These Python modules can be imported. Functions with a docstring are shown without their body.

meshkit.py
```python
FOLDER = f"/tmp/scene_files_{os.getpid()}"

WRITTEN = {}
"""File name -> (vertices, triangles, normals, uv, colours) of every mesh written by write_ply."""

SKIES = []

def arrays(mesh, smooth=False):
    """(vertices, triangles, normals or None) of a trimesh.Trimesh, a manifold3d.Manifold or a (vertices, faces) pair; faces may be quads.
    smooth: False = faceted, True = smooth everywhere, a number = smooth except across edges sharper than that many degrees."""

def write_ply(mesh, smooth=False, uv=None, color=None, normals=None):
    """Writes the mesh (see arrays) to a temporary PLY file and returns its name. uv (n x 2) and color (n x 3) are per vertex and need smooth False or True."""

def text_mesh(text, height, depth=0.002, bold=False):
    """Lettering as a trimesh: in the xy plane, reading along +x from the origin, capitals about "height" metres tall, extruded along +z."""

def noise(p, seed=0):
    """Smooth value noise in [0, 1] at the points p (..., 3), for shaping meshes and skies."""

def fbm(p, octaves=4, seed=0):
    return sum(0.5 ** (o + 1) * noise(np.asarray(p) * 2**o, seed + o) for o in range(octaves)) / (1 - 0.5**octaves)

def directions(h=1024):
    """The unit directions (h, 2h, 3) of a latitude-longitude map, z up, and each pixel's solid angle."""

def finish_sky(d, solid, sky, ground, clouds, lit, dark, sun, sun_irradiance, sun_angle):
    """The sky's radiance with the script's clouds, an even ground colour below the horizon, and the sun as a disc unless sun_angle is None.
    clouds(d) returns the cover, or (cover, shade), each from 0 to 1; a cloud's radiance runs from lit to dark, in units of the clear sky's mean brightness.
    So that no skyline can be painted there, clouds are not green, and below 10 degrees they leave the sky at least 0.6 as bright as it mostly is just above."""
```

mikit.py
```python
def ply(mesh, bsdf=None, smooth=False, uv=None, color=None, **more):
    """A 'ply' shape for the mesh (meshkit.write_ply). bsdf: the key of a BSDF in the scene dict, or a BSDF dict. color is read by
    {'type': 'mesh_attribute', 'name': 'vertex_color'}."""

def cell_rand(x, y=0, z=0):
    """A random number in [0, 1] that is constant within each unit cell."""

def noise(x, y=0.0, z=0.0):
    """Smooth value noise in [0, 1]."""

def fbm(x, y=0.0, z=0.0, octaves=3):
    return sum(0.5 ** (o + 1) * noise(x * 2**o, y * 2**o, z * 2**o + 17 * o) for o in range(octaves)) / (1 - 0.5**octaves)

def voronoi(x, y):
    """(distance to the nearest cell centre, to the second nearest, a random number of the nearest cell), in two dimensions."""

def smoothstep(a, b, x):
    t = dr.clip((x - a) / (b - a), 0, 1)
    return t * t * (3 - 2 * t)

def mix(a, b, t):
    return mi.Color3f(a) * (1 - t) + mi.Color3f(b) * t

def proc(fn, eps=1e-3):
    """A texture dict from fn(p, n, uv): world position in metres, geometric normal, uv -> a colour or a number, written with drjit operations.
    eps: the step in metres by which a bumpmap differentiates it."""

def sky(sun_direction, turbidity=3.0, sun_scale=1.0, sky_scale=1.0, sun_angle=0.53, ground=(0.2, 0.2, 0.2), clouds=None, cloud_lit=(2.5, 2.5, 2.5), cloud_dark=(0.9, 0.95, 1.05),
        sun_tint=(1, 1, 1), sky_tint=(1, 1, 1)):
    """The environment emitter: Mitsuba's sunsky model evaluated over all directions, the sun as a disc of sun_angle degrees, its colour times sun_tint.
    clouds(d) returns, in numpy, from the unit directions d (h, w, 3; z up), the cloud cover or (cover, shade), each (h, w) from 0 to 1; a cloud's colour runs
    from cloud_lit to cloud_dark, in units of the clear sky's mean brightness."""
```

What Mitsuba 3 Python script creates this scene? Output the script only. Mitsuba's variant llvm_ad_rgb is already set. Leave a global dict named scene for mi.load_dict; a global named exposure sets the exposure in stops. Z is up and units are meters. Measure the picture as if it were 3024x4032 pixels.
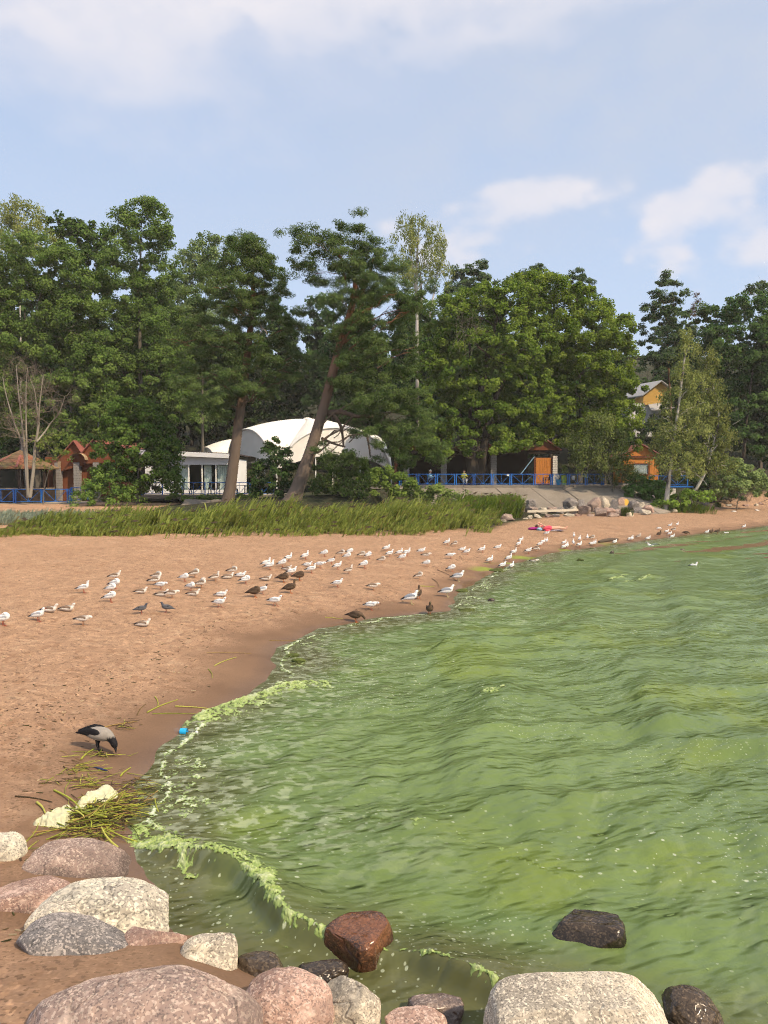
import math, random
import numpy as np
import trimesh, manifold3d
import drjit as dr
import mitsuba as mi
import mikit, meshkit
from mikit import proc, noise, fbm, voronoi, smoothstep, mix, ply

T = mi.ScalarTransform4f
# ------------------------------------------------------------------ camera, sky, exposure
F, CX, CY, H0 = 3028.0, 1512.0, 2016.0, 3.2        # focal length and centre in photograph pixels, eye height
PITCH = math.atan(128.0 / F)                       # horizon at row 1888
FW = np.array([0, math.cos(PITCH), -math.sin(PITCH)])
UP = np.array([0, math.sin(PITCH), math.cos(PITCH)])
EYE = np.array([0, 0, H0])
SUN = (0.64, -0.56, 0.80)
exposure = 2.25


def clouds(d):
    az = np.degrees(np.arctan2(d[..., 0], d[..., 1]))
    el = np.degrees(np.arcsin(np.clip(d[..., 2], -1, 1)))

    def fb(sx, sy, seed, oct=5):
        tot, a, s = 0, 0.5, 1.0
        for k in range(oct):
            q = np.stack([az * sx * s, el * sy * s, np.full_like(az, 3.1 * k)], -1)
            tot = tot + a * meshkit.noise(q, seed + k)
            a *= 0.5
            s *= 2.1
        return tot / (1 - 0.5 ** oct)

    def bump(a0, e0, sa, se, w):
        return w * np.exp(-((az - a0) / sa) ** 2 - ((el - e0) / se) ** 2)

    n1, n2, n3 = fb(0.05, 0.11, 5), fb(0.11, 0.24, 31), fb(0.3, 0.5, 77)
    ss = lambda a, b, x: np.clip((x - a) / (b - a), 0, 1) ** 2 * (3 - 2 * np.clip((x - a) / (b - a), 0, 1))
    # a high bright sheet, wavy lower rim, running through the upper part of the sky
    rim = 28.6 + 3.0 * (n3 - 0.5) + 5.0 * (n1 - 0.5) + 7.0 * (n2 - 0.5) + 2.2 * (n3 - 0.5) - 3.0 * np.exp(-((az + 18) / 17) ** 2)
    sheet = ss(-1.2, 2.4, el - rim) * np.where(az < 2, 1, 1) * (0.60 + 0.9 * (n3 - 0.42) + 0.5 * (n2 - 0.4))
    soft = ss(-6, 5, el - rim) * np.exp(-((az + 18) / 16) ** 2)
    # grey veil under it to the right
    veil = (0.55 + 0.9 * (n3 - 0.5)) * ss(-14, 16, az) * ss(12, 20, el + 8 * (n1 - 0.5)) + 0.25 * ss(0.4, 0.75, n1)
    # fair-weather heaps low on the right
    heap = bump(9.5, 19.2, 4.8, 1.9, 1) + bump(4.5, 16.6, 5, 2.4, 1) + bump(22.5, 18.3, 5.2, 1.9, 1) + bump(26, 14.8, 8, 2.6, 1) + bump(46, 14, 9, 3, 0.9) + bump(-60, 13, 10, 3, 0.8) + bump(80, 16, 9, 3, 0.9)
    heap = ss(0.38, 1.0, heap + 1.9 * (n3 - 0.5) + 0.9 * (n2 - 0.5)) * (0.7 + 0.9 * (n3 - 0.35)) * ss(0.12, 0.35, heap)
    haze = 0.52 + 0.34 * np.exp(-np.clip(el, 0, 90) / 14)
    bright = np.clip(np.maximum(np.maximum(sheet, soft * 0.85), heap * 0.85), 0, 1)
    cover = np.clip(1 - (1 - bright) * (1 - 0.75 * np.clip(veil, 0, 1)) * (1 - haze), 0, 1)
    shade = np.clip(1 - bright / np.maximum(cover, 1e-3), 0, 1)
    return cover, shade


scene = {
    "haze_air": {"type": "homogeneous", "albedo": {"type": "rgb", "value": [0.95, 0.95, 0.96]}, "sigma_t": 0.00035},
    "camera": {"type": "perspective", "fov": math.degrees(2 * math.atan(CX / F)), "fov_axis": "x", "near_clip": 0.1, "far_clip": 9000.0, "medium": {"type": "ref", "id": "haze_air"},
               "to_world": T().look_at(origin=EYE.tolist(), target=(EYE + FW).tolist(), up=[0, 0, 1])},
    "sky": mikit.sky(SUN, turbidity=3.2, ground=(0.18, 0.17, 0.12), clouds=clouds, sun_scale=0.64, sky_scale=1.5, cloud_lit=(1.36, 1.33, 1.42), cloud_dark=(0.98, 1.07, 1.26), sun_tint=(1.0, 0.97, 0.92)),
}
labels = {}


# ------------------------------------------------------------------ keys and entries
def fresh(key, pool):
    if key not in pool:
        pool.add(key)
        return key
    i = 1
    while f"{key}_{i:03d}" in pool:
        i += 1
    key = f"{key}_{i:03d}"
    pool.add(key)
    return key


USED = {"camera", "sky", "haze_air"}


def thing(name, label, cat, group=None, kind=None):
    k = fresh(name, USED)
    labels[k] = {"label": label}
    if cat:
        labels[k]["category"] = cat
    if group:
        labels[k]["group"] = group
    if kind:
        labels[k]["kind"] = kind
    return k


def put(key, shape, to_world=None):
    scene[key] = shape if to_world is None else {**shape, "to_world": to_world}
    return key


def part(parent, name, shape, label=None, kind=None, to_world=None):
    k = fresh(parent + "__" + name, USED)
    if label or kind:
        labels[k] = {a: b for a, b in (("label", label), ("kind", kind)) if b}
    return put(k, shape, to_world)


# ------------------------------------------------------------------ pixels to world
def ray(sx, sy):
    return FW + np.array([1.0, 0, 0]) * (sx - CX) / F + UP * (CY - sy) / F


def at_y(sx, sy, y):
    d = ray(sx, sy)
    return EYE + d * (y / d[1])


def at_z(sx, sy, z=0.0):
    d = ray(sx, sy)
    return EYE + d * ((z - H0) / d[2])


def ppm(y):
    return F / y


# ------------------------------------------------------------------ terrain
SHORE = np.array([(30, 1.0), (10, 2.8), (3, 3.5), (0.3, 4.25), (-1.0, 4.9), (-1.5, 5.5), (-1.85, 6.2), (-2.25, 7.0), (-2.5, 8.0), (-2.55, 8.9), (-2.35, 10.1), (-1.9, 11.2), (-1.75, 12.4),
                  (-1.95, 14.3), (-1.3, 16.3), (-0.1, 17.5), (1.6, 18.4), (2.2, 21.5), (4.2, 27.3), (7.2, 33.0), (14.7, 41.0), (26.7, 53.0), (60, 75), (180, 120), (900, 300)], float)
VEG = np.array([(-300, 40), (-60, 32), (-17, 32.6), (-8, 33.4), (0, 36), (5.8, 40.0), (9, 47), (13, 53.5), (20, 58), (28, 66), (37, 74.5), (60, 92), (200, 140), (900, 330)], float)


def interp_ramps(knots, xp, mod):
    """piecewise linear function written as a sum of ramps, for numpy and drjit alike"""
    ks, vs = knots[:, 0].tolist(), knots[:, 1].tolist()
    sl = [(vs[i + 1] - vs[i]) / (ks[i + 1] - ks[i]) for i in range(len(ks) - 1)]
    out = vs[0] + sl[0] * (xp - ks[0])
    for k in range(1, len(sl)):
        out = out + (sl[k] - sl[k - 1]) * mod.maximum(xp - ks[k], 0)
    return out


def shore_s(x, y, mod):
    """signed distance to the water line, positive on land"""
    best = None
    for (ax, ay), (bx, by) in zip(SHORE[:-1].tolist(), SHORE[1:].tolist()):
        ex, ey = bx - ax, by - ay
        L2 = ex * ex + ey * ey
        t = mod.minimum(mod.maximum(((x - ax) * ex + (y - ay) * ey) / L2, 0), 1)
        qx, qy = x - ax - t * ex, y - ay - t * ey
        dd = qx * qx + qy * qy
        best = dd if best is None else mod.minimum(best, dd)
    return mod.sqrt(best)


def shore_signed_np(x, y):
    d = shore_s(x, y, np)
    X = np.interp(y, SHORE[:, 1], SHORE[:, 0])
    return np.where(x < X, d, -d)


def shore_signed_dr(p):
    d = shore_s(p.x, p.y, dr)
    X = interp_ramps(SHORE[:, ::-1], p.y, dr)
    return dr.select(p.x < X, d, -d)


def smst(a, b, x):
    t = np.clip((x - a) / (b - a), 0, 1)
    return t * t * (3 - 2 * t)


def near_line(x):
    return np.interp(x, [-6, -1.3, 0.3, 2.5, 8], [5.6, 5.25, 4.0, 3.4, 2.6])


def nz(x, y, s, seed=0, z=0.0):
    return meshkit.noise(np.stack([x * s, y * s, np.full_like(x, z)], -1), seed)


def terrain(x, y, detail=True):
    x, y = np.asarray(x, float), np.asarray(y, float)
    s = shore_signed_np(x, y)
    sp = np.maximum(s, 0)
    z = np.where(s > 0, 0.86 * (1 - np.exp(-sp / 7.0)), np.maximum(0.13 * s, -2.5))
    zn = np.clip(0.75 * (near_line(x) - y), -0.2, 9)
    zn = np.where(zn > 0, 0.66 * (1 - np.exp(-zn / 0.66 - 0.0 * zn)), zn)
    zn = zn * smst(40, 20, np.hypot(x, y))
    z = np.where(zn > -0.19, np.maximum(z, np.where(s < 0.6, zn, z * smst(0, 1.5, s) * 0 + np.maximum(z, zn))), z)
    if detail:
        beach = smst(0.3, 2.0, s) * (0.12 + 0.88 * smst(5.5, 8.5, np.hypot(x, y)))
        z = z + beach * (0.10 * (nz(x, y, 0.35, 1) - 0.5) + 0.05 * (nz(x, y, 1.1, 2) - 0.5) + 0.035 * (nz(x, y, 3.0, 3) - 0.5))
        z = z + smst(0.9, 2.2, s) * 0.03 * np.exp(-((s - 2.6) / 1.1) ** 2)
    yr0 = np.interp(x, [-5, -1, 1, 3, 21, 25], [38, 43, 58, 64.6, 64.6, 66])
    yr1 = np.interp(x, [-5, -1, 1, 3, 21, 25], [50, 54, 64, 66.6, 66.6, 82])
    P = np.interp(x, [-14, -9, 0, 3, 20, 24, 60], [1.42, 1.9, 2.35, 2.5, 2.5, 2.3, 2.3])
    r = smst(yr0, yr1, y) * smst(0, 2, y - np.interp(x, VEG[:, 0], VEG[:, 1]))
    z = z * (1 - r) + P * r
    hill = np.clip((y - 86) * 0.30, 0, 34) * smst(10, 30, s)
    if detail:
        hill = hill * (0.9 + 0.2 * nz(x, y, 0.06, 9))
    return z + hill


def ground(sx, sy):
    d = ray(sx, sy)
    t = np.linspace(2.0, 140.0, 6000)
    p = EYE + t[:, None] * d
    below = p[:, 2] <= terrain(p[:, 0], p[:, 1], False)
    i = int(np.argmax(below)) if below.any() else len(t) - 1
    q = p[i]
    return np.array([q[0], q[1], float(terrain(q[0], q[1]))])


def polar(angles, radii):
    a, r = np.meshgrid(np.radians(angles), radii, indexing="ij")
    x, y = r * np.sin(a), r * np.cos(a)
    n, m = a.shape
    i, j = np.meshgrid(np.arange(n - 1), np.arange(m - 1), indexing="ij")
    q = np.stack([i * m + j, i * m + j + 1, (i + 1) * m + j + 1, (i + 1) * m + j], -1).reshape(-1, 4)
    f = np.vstack([q[:, [0, 2, 1]], q[:, [0, 3, 2]]])
    return x.ravel(), y.ravel(), f


def compact(v, f, *extra):
    used = np.unique(f)
    re = np.full(len(v), -1)
    re[used] = np.arange(len(used))
    return (v[used], re[f], *[e[used] for e in extra])


put(thing("haze", "thin summer haze in the air over the whole beach", "haze", kind="stuff"), {"type": "cube", "to_world": T().translate([0, 0, 23.0]).scale([2700, 2700, 30.0]), "bsdf": {"type": "null"}, "interior": {"type": "ref", "id": "haze_air"}})


# ------------------------------------------------------------------ materials
def rgb(*c):
    return {"type": "rgb", "value": list(c)}


def two(b):
    return {"type": "twosided", "bsdf": b}


def paint(name, c, rough=0.5, spec=0.4, metallic=0.0):
    scene["m_" + name] = two({"type": "principled", "base_color": rgb(*c) if isinstance(c, tuple) else c, "roughness": rough, "specular": spec, "metallic": metallic})
    USED.add("m_" + name)
    return "m_" + name


def sand_color(p, n, uv):
    s = shore_signed_dr(p)
    g = fbm(p.x * 1.3, p.y * 1.3, 0, 3)
    fine = noise(p.x * 70, p.y * 70, p.z * 70)
    mid = fbm(p.x * 9, p.y * 9, 1, 2)
    dry = mix((0.262, 0.160, 0.098), (0.322, 0.208, 0.132), g)
    dry = dry * (0.80 + 0.40 * mid) * (0.80 + 0.40 * fine)
    dry = mix(dry, mi.Color3f(0.20, 0.11, 0.06), smoothstep(0.72, 0.86, noise(p.x * 9, p.y * 9, 5)) * 0.5)
    dry = mix(dry, mi.Color3f(0.66, 0.52, 0.36), smoothstep(0.80, 0.9, noise(p.x * 6, p.y * 6, 9)) * 0.12)
    dry = dry * (1 - 0.45 * smoothstep(0.66, 0.80, noise(p.x * 42, p.y * 42, p.z * 42 + 3))) * (1 + 0.35 * smoothstep(0.70, 0.84, noise(p.x * 33 + 5, p.y * 33, p.z * 33)))
    wet = mix((0.135, 0.080, 0.048), (0.19, 0.118, 0.072), fbm(p.x * 2.2, p.y * 2.2, 7, 3)) * (0.92 + 0.16 * fine)
    w = 1 - smoothstep(0.5, 1.9, s + 1.2 * (fbm(p.x * 0.9, p.y * 0.9, 3, 3) - 0.5))
    c = mix(dry, wet, w)
    # soil and litter behind the first row of plants
    v = p.y - interp_ramps(VEG, p.x, dr)
    soil = mix((0.030, 0.024, 0.014), (0.022, 0.032, 0.012), fbm(p.x * 0.8, p.y * 0.8, 2, 3))
    k = smoothstep(0.5, 3.0, v + 1.5 * (fbm(p.x * 0.5, p.y * 0.5, 6, 2) - 0.5) - 26 * (1 - smoothstep(-16, -12.5, p.x)))
    algae = smoothstep(0.50, 0.62, fbm(p.x * 0.7, p.y * 1.4, 12, 3)) * smoothstep(-0.3, 0.1, s) * (1 - smoothstep(0.5, 1.1, s)) * smoothstep(24, 27, p.y) * (1 - smoothstep(36, 39, p.y))
    return mix(mix(c, mi.Color3f(0.17, 0.20, 0.035), algae), soil, k)


def sand_rough(p, n, uv):
    s = shore_signed_dr(p)
    w = 1 - smoothstep(0.1, 0.55, s + 0.5 * (fbm(p.x * 0.9, p.y * 0.9, 3, 2) - 0.5))
    return 0.95 - 0.72 * w


def sand_bump(p, n, uv):
    s = shore_signed_dr(p)
    k = smoothstep(0.5, 1.7, s)
    foot = dr.abs(noise(p.x * 3.4, p.y * 4.6, 4) - 0.5) + 0.6 * dr.abs(noise(p.x * 7.5, p.y * 8.5, 14) - 0.5)
    return k * (0.055 * foot + 0.018 * noise(p.x * 19, p.y * 21, 8)) + 0.0035 * noise(p.x * 55, p.y * 55, 2) * (0.15 + 0.85 * k)


scene["m_sand"] = two({"type": "bumpmap", "arbitrary": proc(sand_bump, 0.008), "bsdf": {"type": "principled", "base_color": proc(sand_color), "roughness": proc(sand_rough), "specular": 0.35}})


def water_color(p, n, uv):
    s = -shore_signed_dr(p)
    c = mix((0.195, 0.285, 0.095), (0.262, 0.365, 0.135), fbm(p.x * 0.45, p.y * 0.45, 1, 3))
    c = mix(c, mi.Color3f(0.29, 0.37, 0.045), smoothstep(0.60, 0.80, fbm(p.x * 0.8 + 9, p.y * 0.8, 3, 3)) * 0.45)
    shallow = 1 - smoothstep(0.25, 1.2, s + 1.1 * (fbm(p.x * 0.9, p.y * 0.9, 5, 2) - 0.5))
    near = 1 - smoothstep(5.2, 7.0, p.y)
    shallow = dr.maximum(shallow, 0.75 * (1 - smoothstep(0.4, 1.3, s)) * near)
    c = mix(c, mi.Color3f(0.160, 0.145, 0.065), shallow * 0.75)
    # specks and streaks of froth afloat
    patch = smoothstep(0.48, 0.66, fbm(p.x * 0.33 + 3, p.y * 0.5, 11, 3))
    d1, d2, w = voronoi(p.x * 7.5, p.y * 7.5)
    speck = (1 - smoothstep(0.5, 1.0, d1 / (0.02 + 0.16 * w * w))) * dr.select(w > 0.35, patch, 0)
    e1, e2, we = voronoi(p.x * 19 + 7, p.y * 19)
    speck = dr.maximum(speck, (1 - smoothstep(0.5, 1.0, e1 / (0.03 + 0.22 * we * we))) * dr.select(we > 0.6, smoothstep(0.5, 0.62, fbm(p.x * 0.6, p.y * 0.8, 15, 3)), 0) * 0.8)
    wob = p.x * 0.42 + p.y * 0.9
    q = p.x * 0.9 - p.y * 0.42 + 0.3 * fbm(p.x * 1.3, p.y * 1.3, 2, 2)
    streak = smoothstep(0.60, 0.78, fbm(q * 7, wob * 2.2, 21, 4)) * smoothstep(0.5, 0.68, fbm(p.x * 0.5, p.y * 0.5, 41, 3))
    band = 1 - smoothstep(0.5, 2.8, s + 1.6 * (fbm(p.x * 0.4, p.y * 0.4, 8, 2) - 0.5))
    wash = smoothstep(0.50, 0.66, fbm(p.x * 9, p.y * 11, 31, 4)) * band * smoothstep(5.5, 7.0, p.y)
    foam = dr.clip(0.9 * speck + 0.14 * streak + 0.5 * wash, 0, 1)
    return mix(c, mi.Color3f(0.60, 0.66, 0.50), foam)


def water_bump(p, n, uv):
    q = p.y * 0.92 - p.x * 0.38
    t = p.x * 0.92 + p.y * 0.38
    w = 0.7 * fbm(p.x * 0.9, p.y * 0.9, 3, 2)
    a = 0.046 * fbm(q * 4.0 + w, t * 2.2 + w, 1, 3) + 0.018 * dr.abs(noise(q * 8.5 + w, t * 4.0 - w, 4) - 0.5)
    return a + 0.010 * noise(q * 22, t * 11, 6) + 0.010 * dr.abs(noise(q * 14 + 2 * w, t * 6.5, 16) - 0.5)


scene["m_water"] = two({"type": "bumpmap", "arbitrary": proc(water_bump, 0.006), "bsdf": {"type": "roughplastic", "distribution": "ggx", "alpha": 0.05, "int_ior": 1.34, "nonlinear": True, "diffuse_reflectance": proc(water_color)}})
scene["m_froth"] = two({"type": "bumpmap", "arbitrary": proc(lambda p, n, uv: 0.012 * noise(p.x * 52, p.y * 52, p.z * 52) + 0.006 * noise(p.x * 110, p.y * 110, p.z * 90), 0.003), "bsdf": {"type": "principled", "base_color": {"type": "mesh_attribute", "name": "vertex_color"}, "roughness": 0.35, "specular": 0.4}})
scene["m_leaf"] = {"type": "principledthin", "base_color": {"type": "mesh_attribute", "name": "vertex_color"}, "roughness": 0.36, "diff_trans": 0.8, "eta": 1.45}
scene["m_vertex"] = two({"type": "principled", "base_color": {"type": "mesh_attribute", "name": "vertex_color"}, "roughness": 0.75, "specular": 0.25})


def bark_bump(p, n, uv):
    return 0.05 * dr.abs(fbm(p.x * 7, p.y * 7, p.z * 2.2, 3) - 0.5)


scene["m_bark"] = two({"type": "bumpmap", "arbitrary": proc(bark_bump, 0.01), "bsdf": {"type": "principled", "base_color": {"type": "mesh_attribute", "name": "vertex_color"}, "roughness": 0.9, "specular": 0.15}})
GRAN = [((0.39, 0.26, 0.205), (0.27, 0.175, 0.14), (0.08, 0.065, 0.06), (0.50, 0.38, 0.31)),   # 0 pink
        ((0.245, 0.185, 0.155), (0.18, 0.135, 0.115), (0.08, 0.065, 0.06), (0.40, 0.33, 0.28)),    # 1 brown
        ((0.44, 0.39, 0.30), (0.30, 0.265, 0.21), (0.07, 0.065, 0.06), (0.60, 0.54, 0.43)),        # 2 cream
        ((0.21, 0.19, 0.175), (0.135, 0.125, 0.12), (0.05, 0.05, 0.05), (0.36, 0.32, 0.29)),       # 3 grey
        ((0.15, 0.063, 0.032), (0.075, 0.04, 0.027), (0.035, 0.022, 0.018), (0.20, 0.09, 0.045)),  # 4 red-brown, wet
        ((0.06, 0.045, 0.032), (0.04, 0.03, 0.022), (0.02, 0.016, 0.014), (0.12, 0.09, 0.06)),     # 5 dark, wet
        ((0.46, 0.43, 0.34), (0.33, 0.30, 0.245), (0.055, 0.052, 0.05), (0.62, 0.57, 0.45)),
        ((0.30, 0.215, 0.175), (0.225, 0.165, 0.14), (0.09, 0.075, 0.068), (0.44, 0.35, 0.285))]        # 7 purple brown        # 6 coarse black and white


def grain(x, y, z):
    a = noise(x, y, z)
    b = noise(0.71 * x + 0.52 * y - 0.47 * z + 7, -0.59 * x + 0.80 * y - 0.10 * z, 0.38 * x + 0.29 * y + 0.88 * z)
    return 0.5 + (a + b - 1) * 0.72


def granite_color(p, n, uv):
    k = uv.x
    sc = uv.y * 1.9
    pal = [mi.Color3f(0), mi.Color3f(0), mi.Color3f(0), mi.Color3f(0)]
    for i, row in enumerate(GRAN):
        on = (k > i - 0.5) & (k < i + 0.5)
        for j in range(4):
            pal[j] = dr.select(on, mi.Color3f(row[j]), pal[j])
    wx, wy, wz = p.x * sc, p.y * sc, p.z * sc
    c = mix(pal[0], pal[1], smoothstep(0.35, 0.65, fbm(p.x * 5, p.y * 5, p.z * 5, 3)))
    c = mix(c, pal[3], smoothstep(0.56, 0.68, grain(wx * 48, wy * 48, wz * 48)) * 0.8)
    c = mix(c, pal[2], smoothstep(0.60, 0.70, grain(wx * 70 + 9, wy * 70, wz * 70)) * 0.55)
    lich = smoothstep(0.66, 0.80, fbm(p.x * 11, p.y * 11, p.z * 11 + 40, 3)) * 0.5
    c = mix(c, pal[1] * 0.6, smoothstep(0.52, 0.72, fbm(p.x * 3.1 + 5, p.y * 3.1, p.z * 5.1, 4)) * 0.55)
    c = mix(c, pal[3] * 1.15, lich)
    crack = dr.abs(fbm(p.x * 2.1 + 3, p.y * 2.1, p.z * 2.1, 4) - 0.47)
    c = c * (1 - 0.38 * (1 - smoothstep(0.001, 0.007, crack)))
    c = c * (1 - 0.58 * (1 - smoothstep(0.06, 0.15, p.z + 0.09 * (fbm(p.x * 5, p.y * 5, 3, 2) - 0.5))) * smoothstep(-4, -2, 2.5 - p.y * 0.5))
    return c * (0.78 + 0.44 * grain(wx * 26, wy * 26, wz * 26 + 5)) * 1.2


def granite_bump(p, n, uv):
    crack = dr.abs(fbm(p.x * 2.1 + 3, p.y * 2.1, p.z * 2.1, 4) - 0.47)
    return 0.006 * smoothstep(0.0, 0.012, crack) + 0.014 * fbm(p.x * 26, p.y * 26, p.z * 26, 3) + 0.02 * fbm(p.x * 7, p.y * 7, p.z * 7, 2)


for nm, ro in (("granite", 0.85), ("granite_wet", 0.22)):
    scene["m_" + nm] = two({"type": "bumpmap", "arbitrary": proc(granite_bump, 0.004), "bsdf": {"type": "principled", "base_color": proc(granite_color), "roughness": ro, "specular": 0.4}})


def concrete_color(p, n, uv):
    c = mix((0.19, 0.165, 0.138), (0.28, 0.25, 0.21), fbm(p.x * 0.9, p.y * 0.9, p.z * 0.9, 3))
    c = c * (0.86 + 0.28 * noise(p.x * 13, p.y * 13, p.z * 13))
    return mix(c, mi.Color3f(0.16, 0.14, 0.12), smoothstep(0.60, 0.75, fbm(p.x * 2.0, p.y * 0.7, p.z * 0.7 + 8, 3)) * 0.5)


paint("concrete", proc(concrete_color), 0.92, 0.2)


def orange_color(p, n, uv):
    c = mix((0.50, 0.175, 0.028), (0.60, 0.24, 0.045), fbm(p.x * 3, p.y * 3, p.z * 0.6, 3))
    return c * (0.85 + 0.3 * noise(p.x * 22, 3.0, p.z * 1.5))


def redroof_color(p, n, uv):
    c = mix((0.27, 0.085, 0.07), (0.36, 0.15, 0.125), fbm(p.x * 1.1, p.y * 1.1, p.z, 3))
    return mix(c, mi.Color3f(0.10, 0.08, 0.05), smoothstep(0.60, 0.75, fbm(p.x * 0.9, p.y * 0.9, 4, 3)) * uv.x)


def membrane_color(p, n, uv):
    return mix((0.74, 0.72, 0.67), (0.82, 0.81, 0.77), fbm(p.x * 0.7, p.y * 0.7, p.z * 0.7, 3))


def blue_color(p, n, uv):
    c = mix((0.012, 0.115, 0.44), (0.018, 0.17, 0.56), fbm(p.x * 2, p.y * 2, p.z * 2, 2))
    return mix(c, mi.Color3f(0.14, 0.06, 0.03), smoothstep(0.76, 0.84, fbm(p.x * 7, p.y * 7, p.z * 7, 3)) * 0.8)


def shingle_color(p, n, uv):
    c = mix((0.13, 0.09, 0.055), (0.22, 0.135, 0.08), noise(p.x * 3, p.y * 3, p.z * 9))
    c = mix(c, mi.Color3f(0.33, 0.10, 0.06), smoothstep(0.5, 0.7, fbm(p.x * 1.0, p.y, p.z, 3)) * 0.6)
    return mix(c, mi.Color3f(0.14, 0.15, 0.05), smoothstep(0.55, 0.7, fbm(p.x * 1.6 + 7, p.y, p.z, 3)) * 0.6)


paint("orange", proc(orange_color), 0.6)
paint("red_roof", proc(redroof_color), 0.5)
paint("membrane", proc(membrane_color), 0.55)
paint("blue", proc(blue_color), 0.4, 0.5)
paint("shingle", proc(shingle_color), 0.9, 0.2)
paint("brown_wall", (0.17, 0.055, 0.022), 0.75)
paint("dark_wood", (0.035, 0.024, 0.018), 0.85)
paint("pale_wood", (0.34, 0.26, 0.16), 0.8)
paint("grey_brick", (0.27, 0.26, 0.25), 0.9)
paint("white_brick", (0.62, 0.60, 0.55), 0.85)
paint("mortar", (0.17, 0.16, 0.15), 0.95)
paint("white_wall", (0.72, 0.74, 0.76), 0.7)
paint("white_frame", (0.78, 0.78, 0.76), 0.45)
paint("dark_trim", (0.05, 0.035, 0.035), 0.7)
paint("curtain", (0.55, 0.68, 0.66), 0.9)
paint("interior", (0.10, 0.13, 0.13), 0.9)
paint("black_plastic", (0.012, 0.012, 0.013), 0.4)
paint("white_plastic", (0.75, 0.75, 0.74), 0.4)
paint("cyan_plastic", (0.02, 0.30, 0.52), 0.4)
paint("lime_plastic", (0.40, 0.55, 0.05), 0.5)
paint("yellow_wall", (0.58, 0.36, 0.09), 0.7)
paint("grey_roof", (0.42, 0.42, 0.42), 0.6)
paint("grey_metal", (0.35, 0.38, 0.40), 0.4, 0.5, 0.6)
paint("skin", (0.62, 0.36, 0.25), 0.55)
paint("hair", (0.09, 0.045, 0.025), 0.6)
paint("pink_cloth", (0.75, 0.08, 0.13), 0.7)
paint("magenta_vinyl", (0.36, 0.015, 0.19), 0.3)
paint("navy_cloth", (0.02, 0.035, 0.10), 0.8)
paint("white_cloth", (0.78, 0.78, 0.76), 0.8)
paint("lightblue_cloth", (0.25, 0.45, 0.60), 0.8)
paint("lime_cloth", (0.42, 0.47, 0.07), 0.8)
paint("drift", (0.55, 0.50, 0.40), 0.85)
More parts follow.
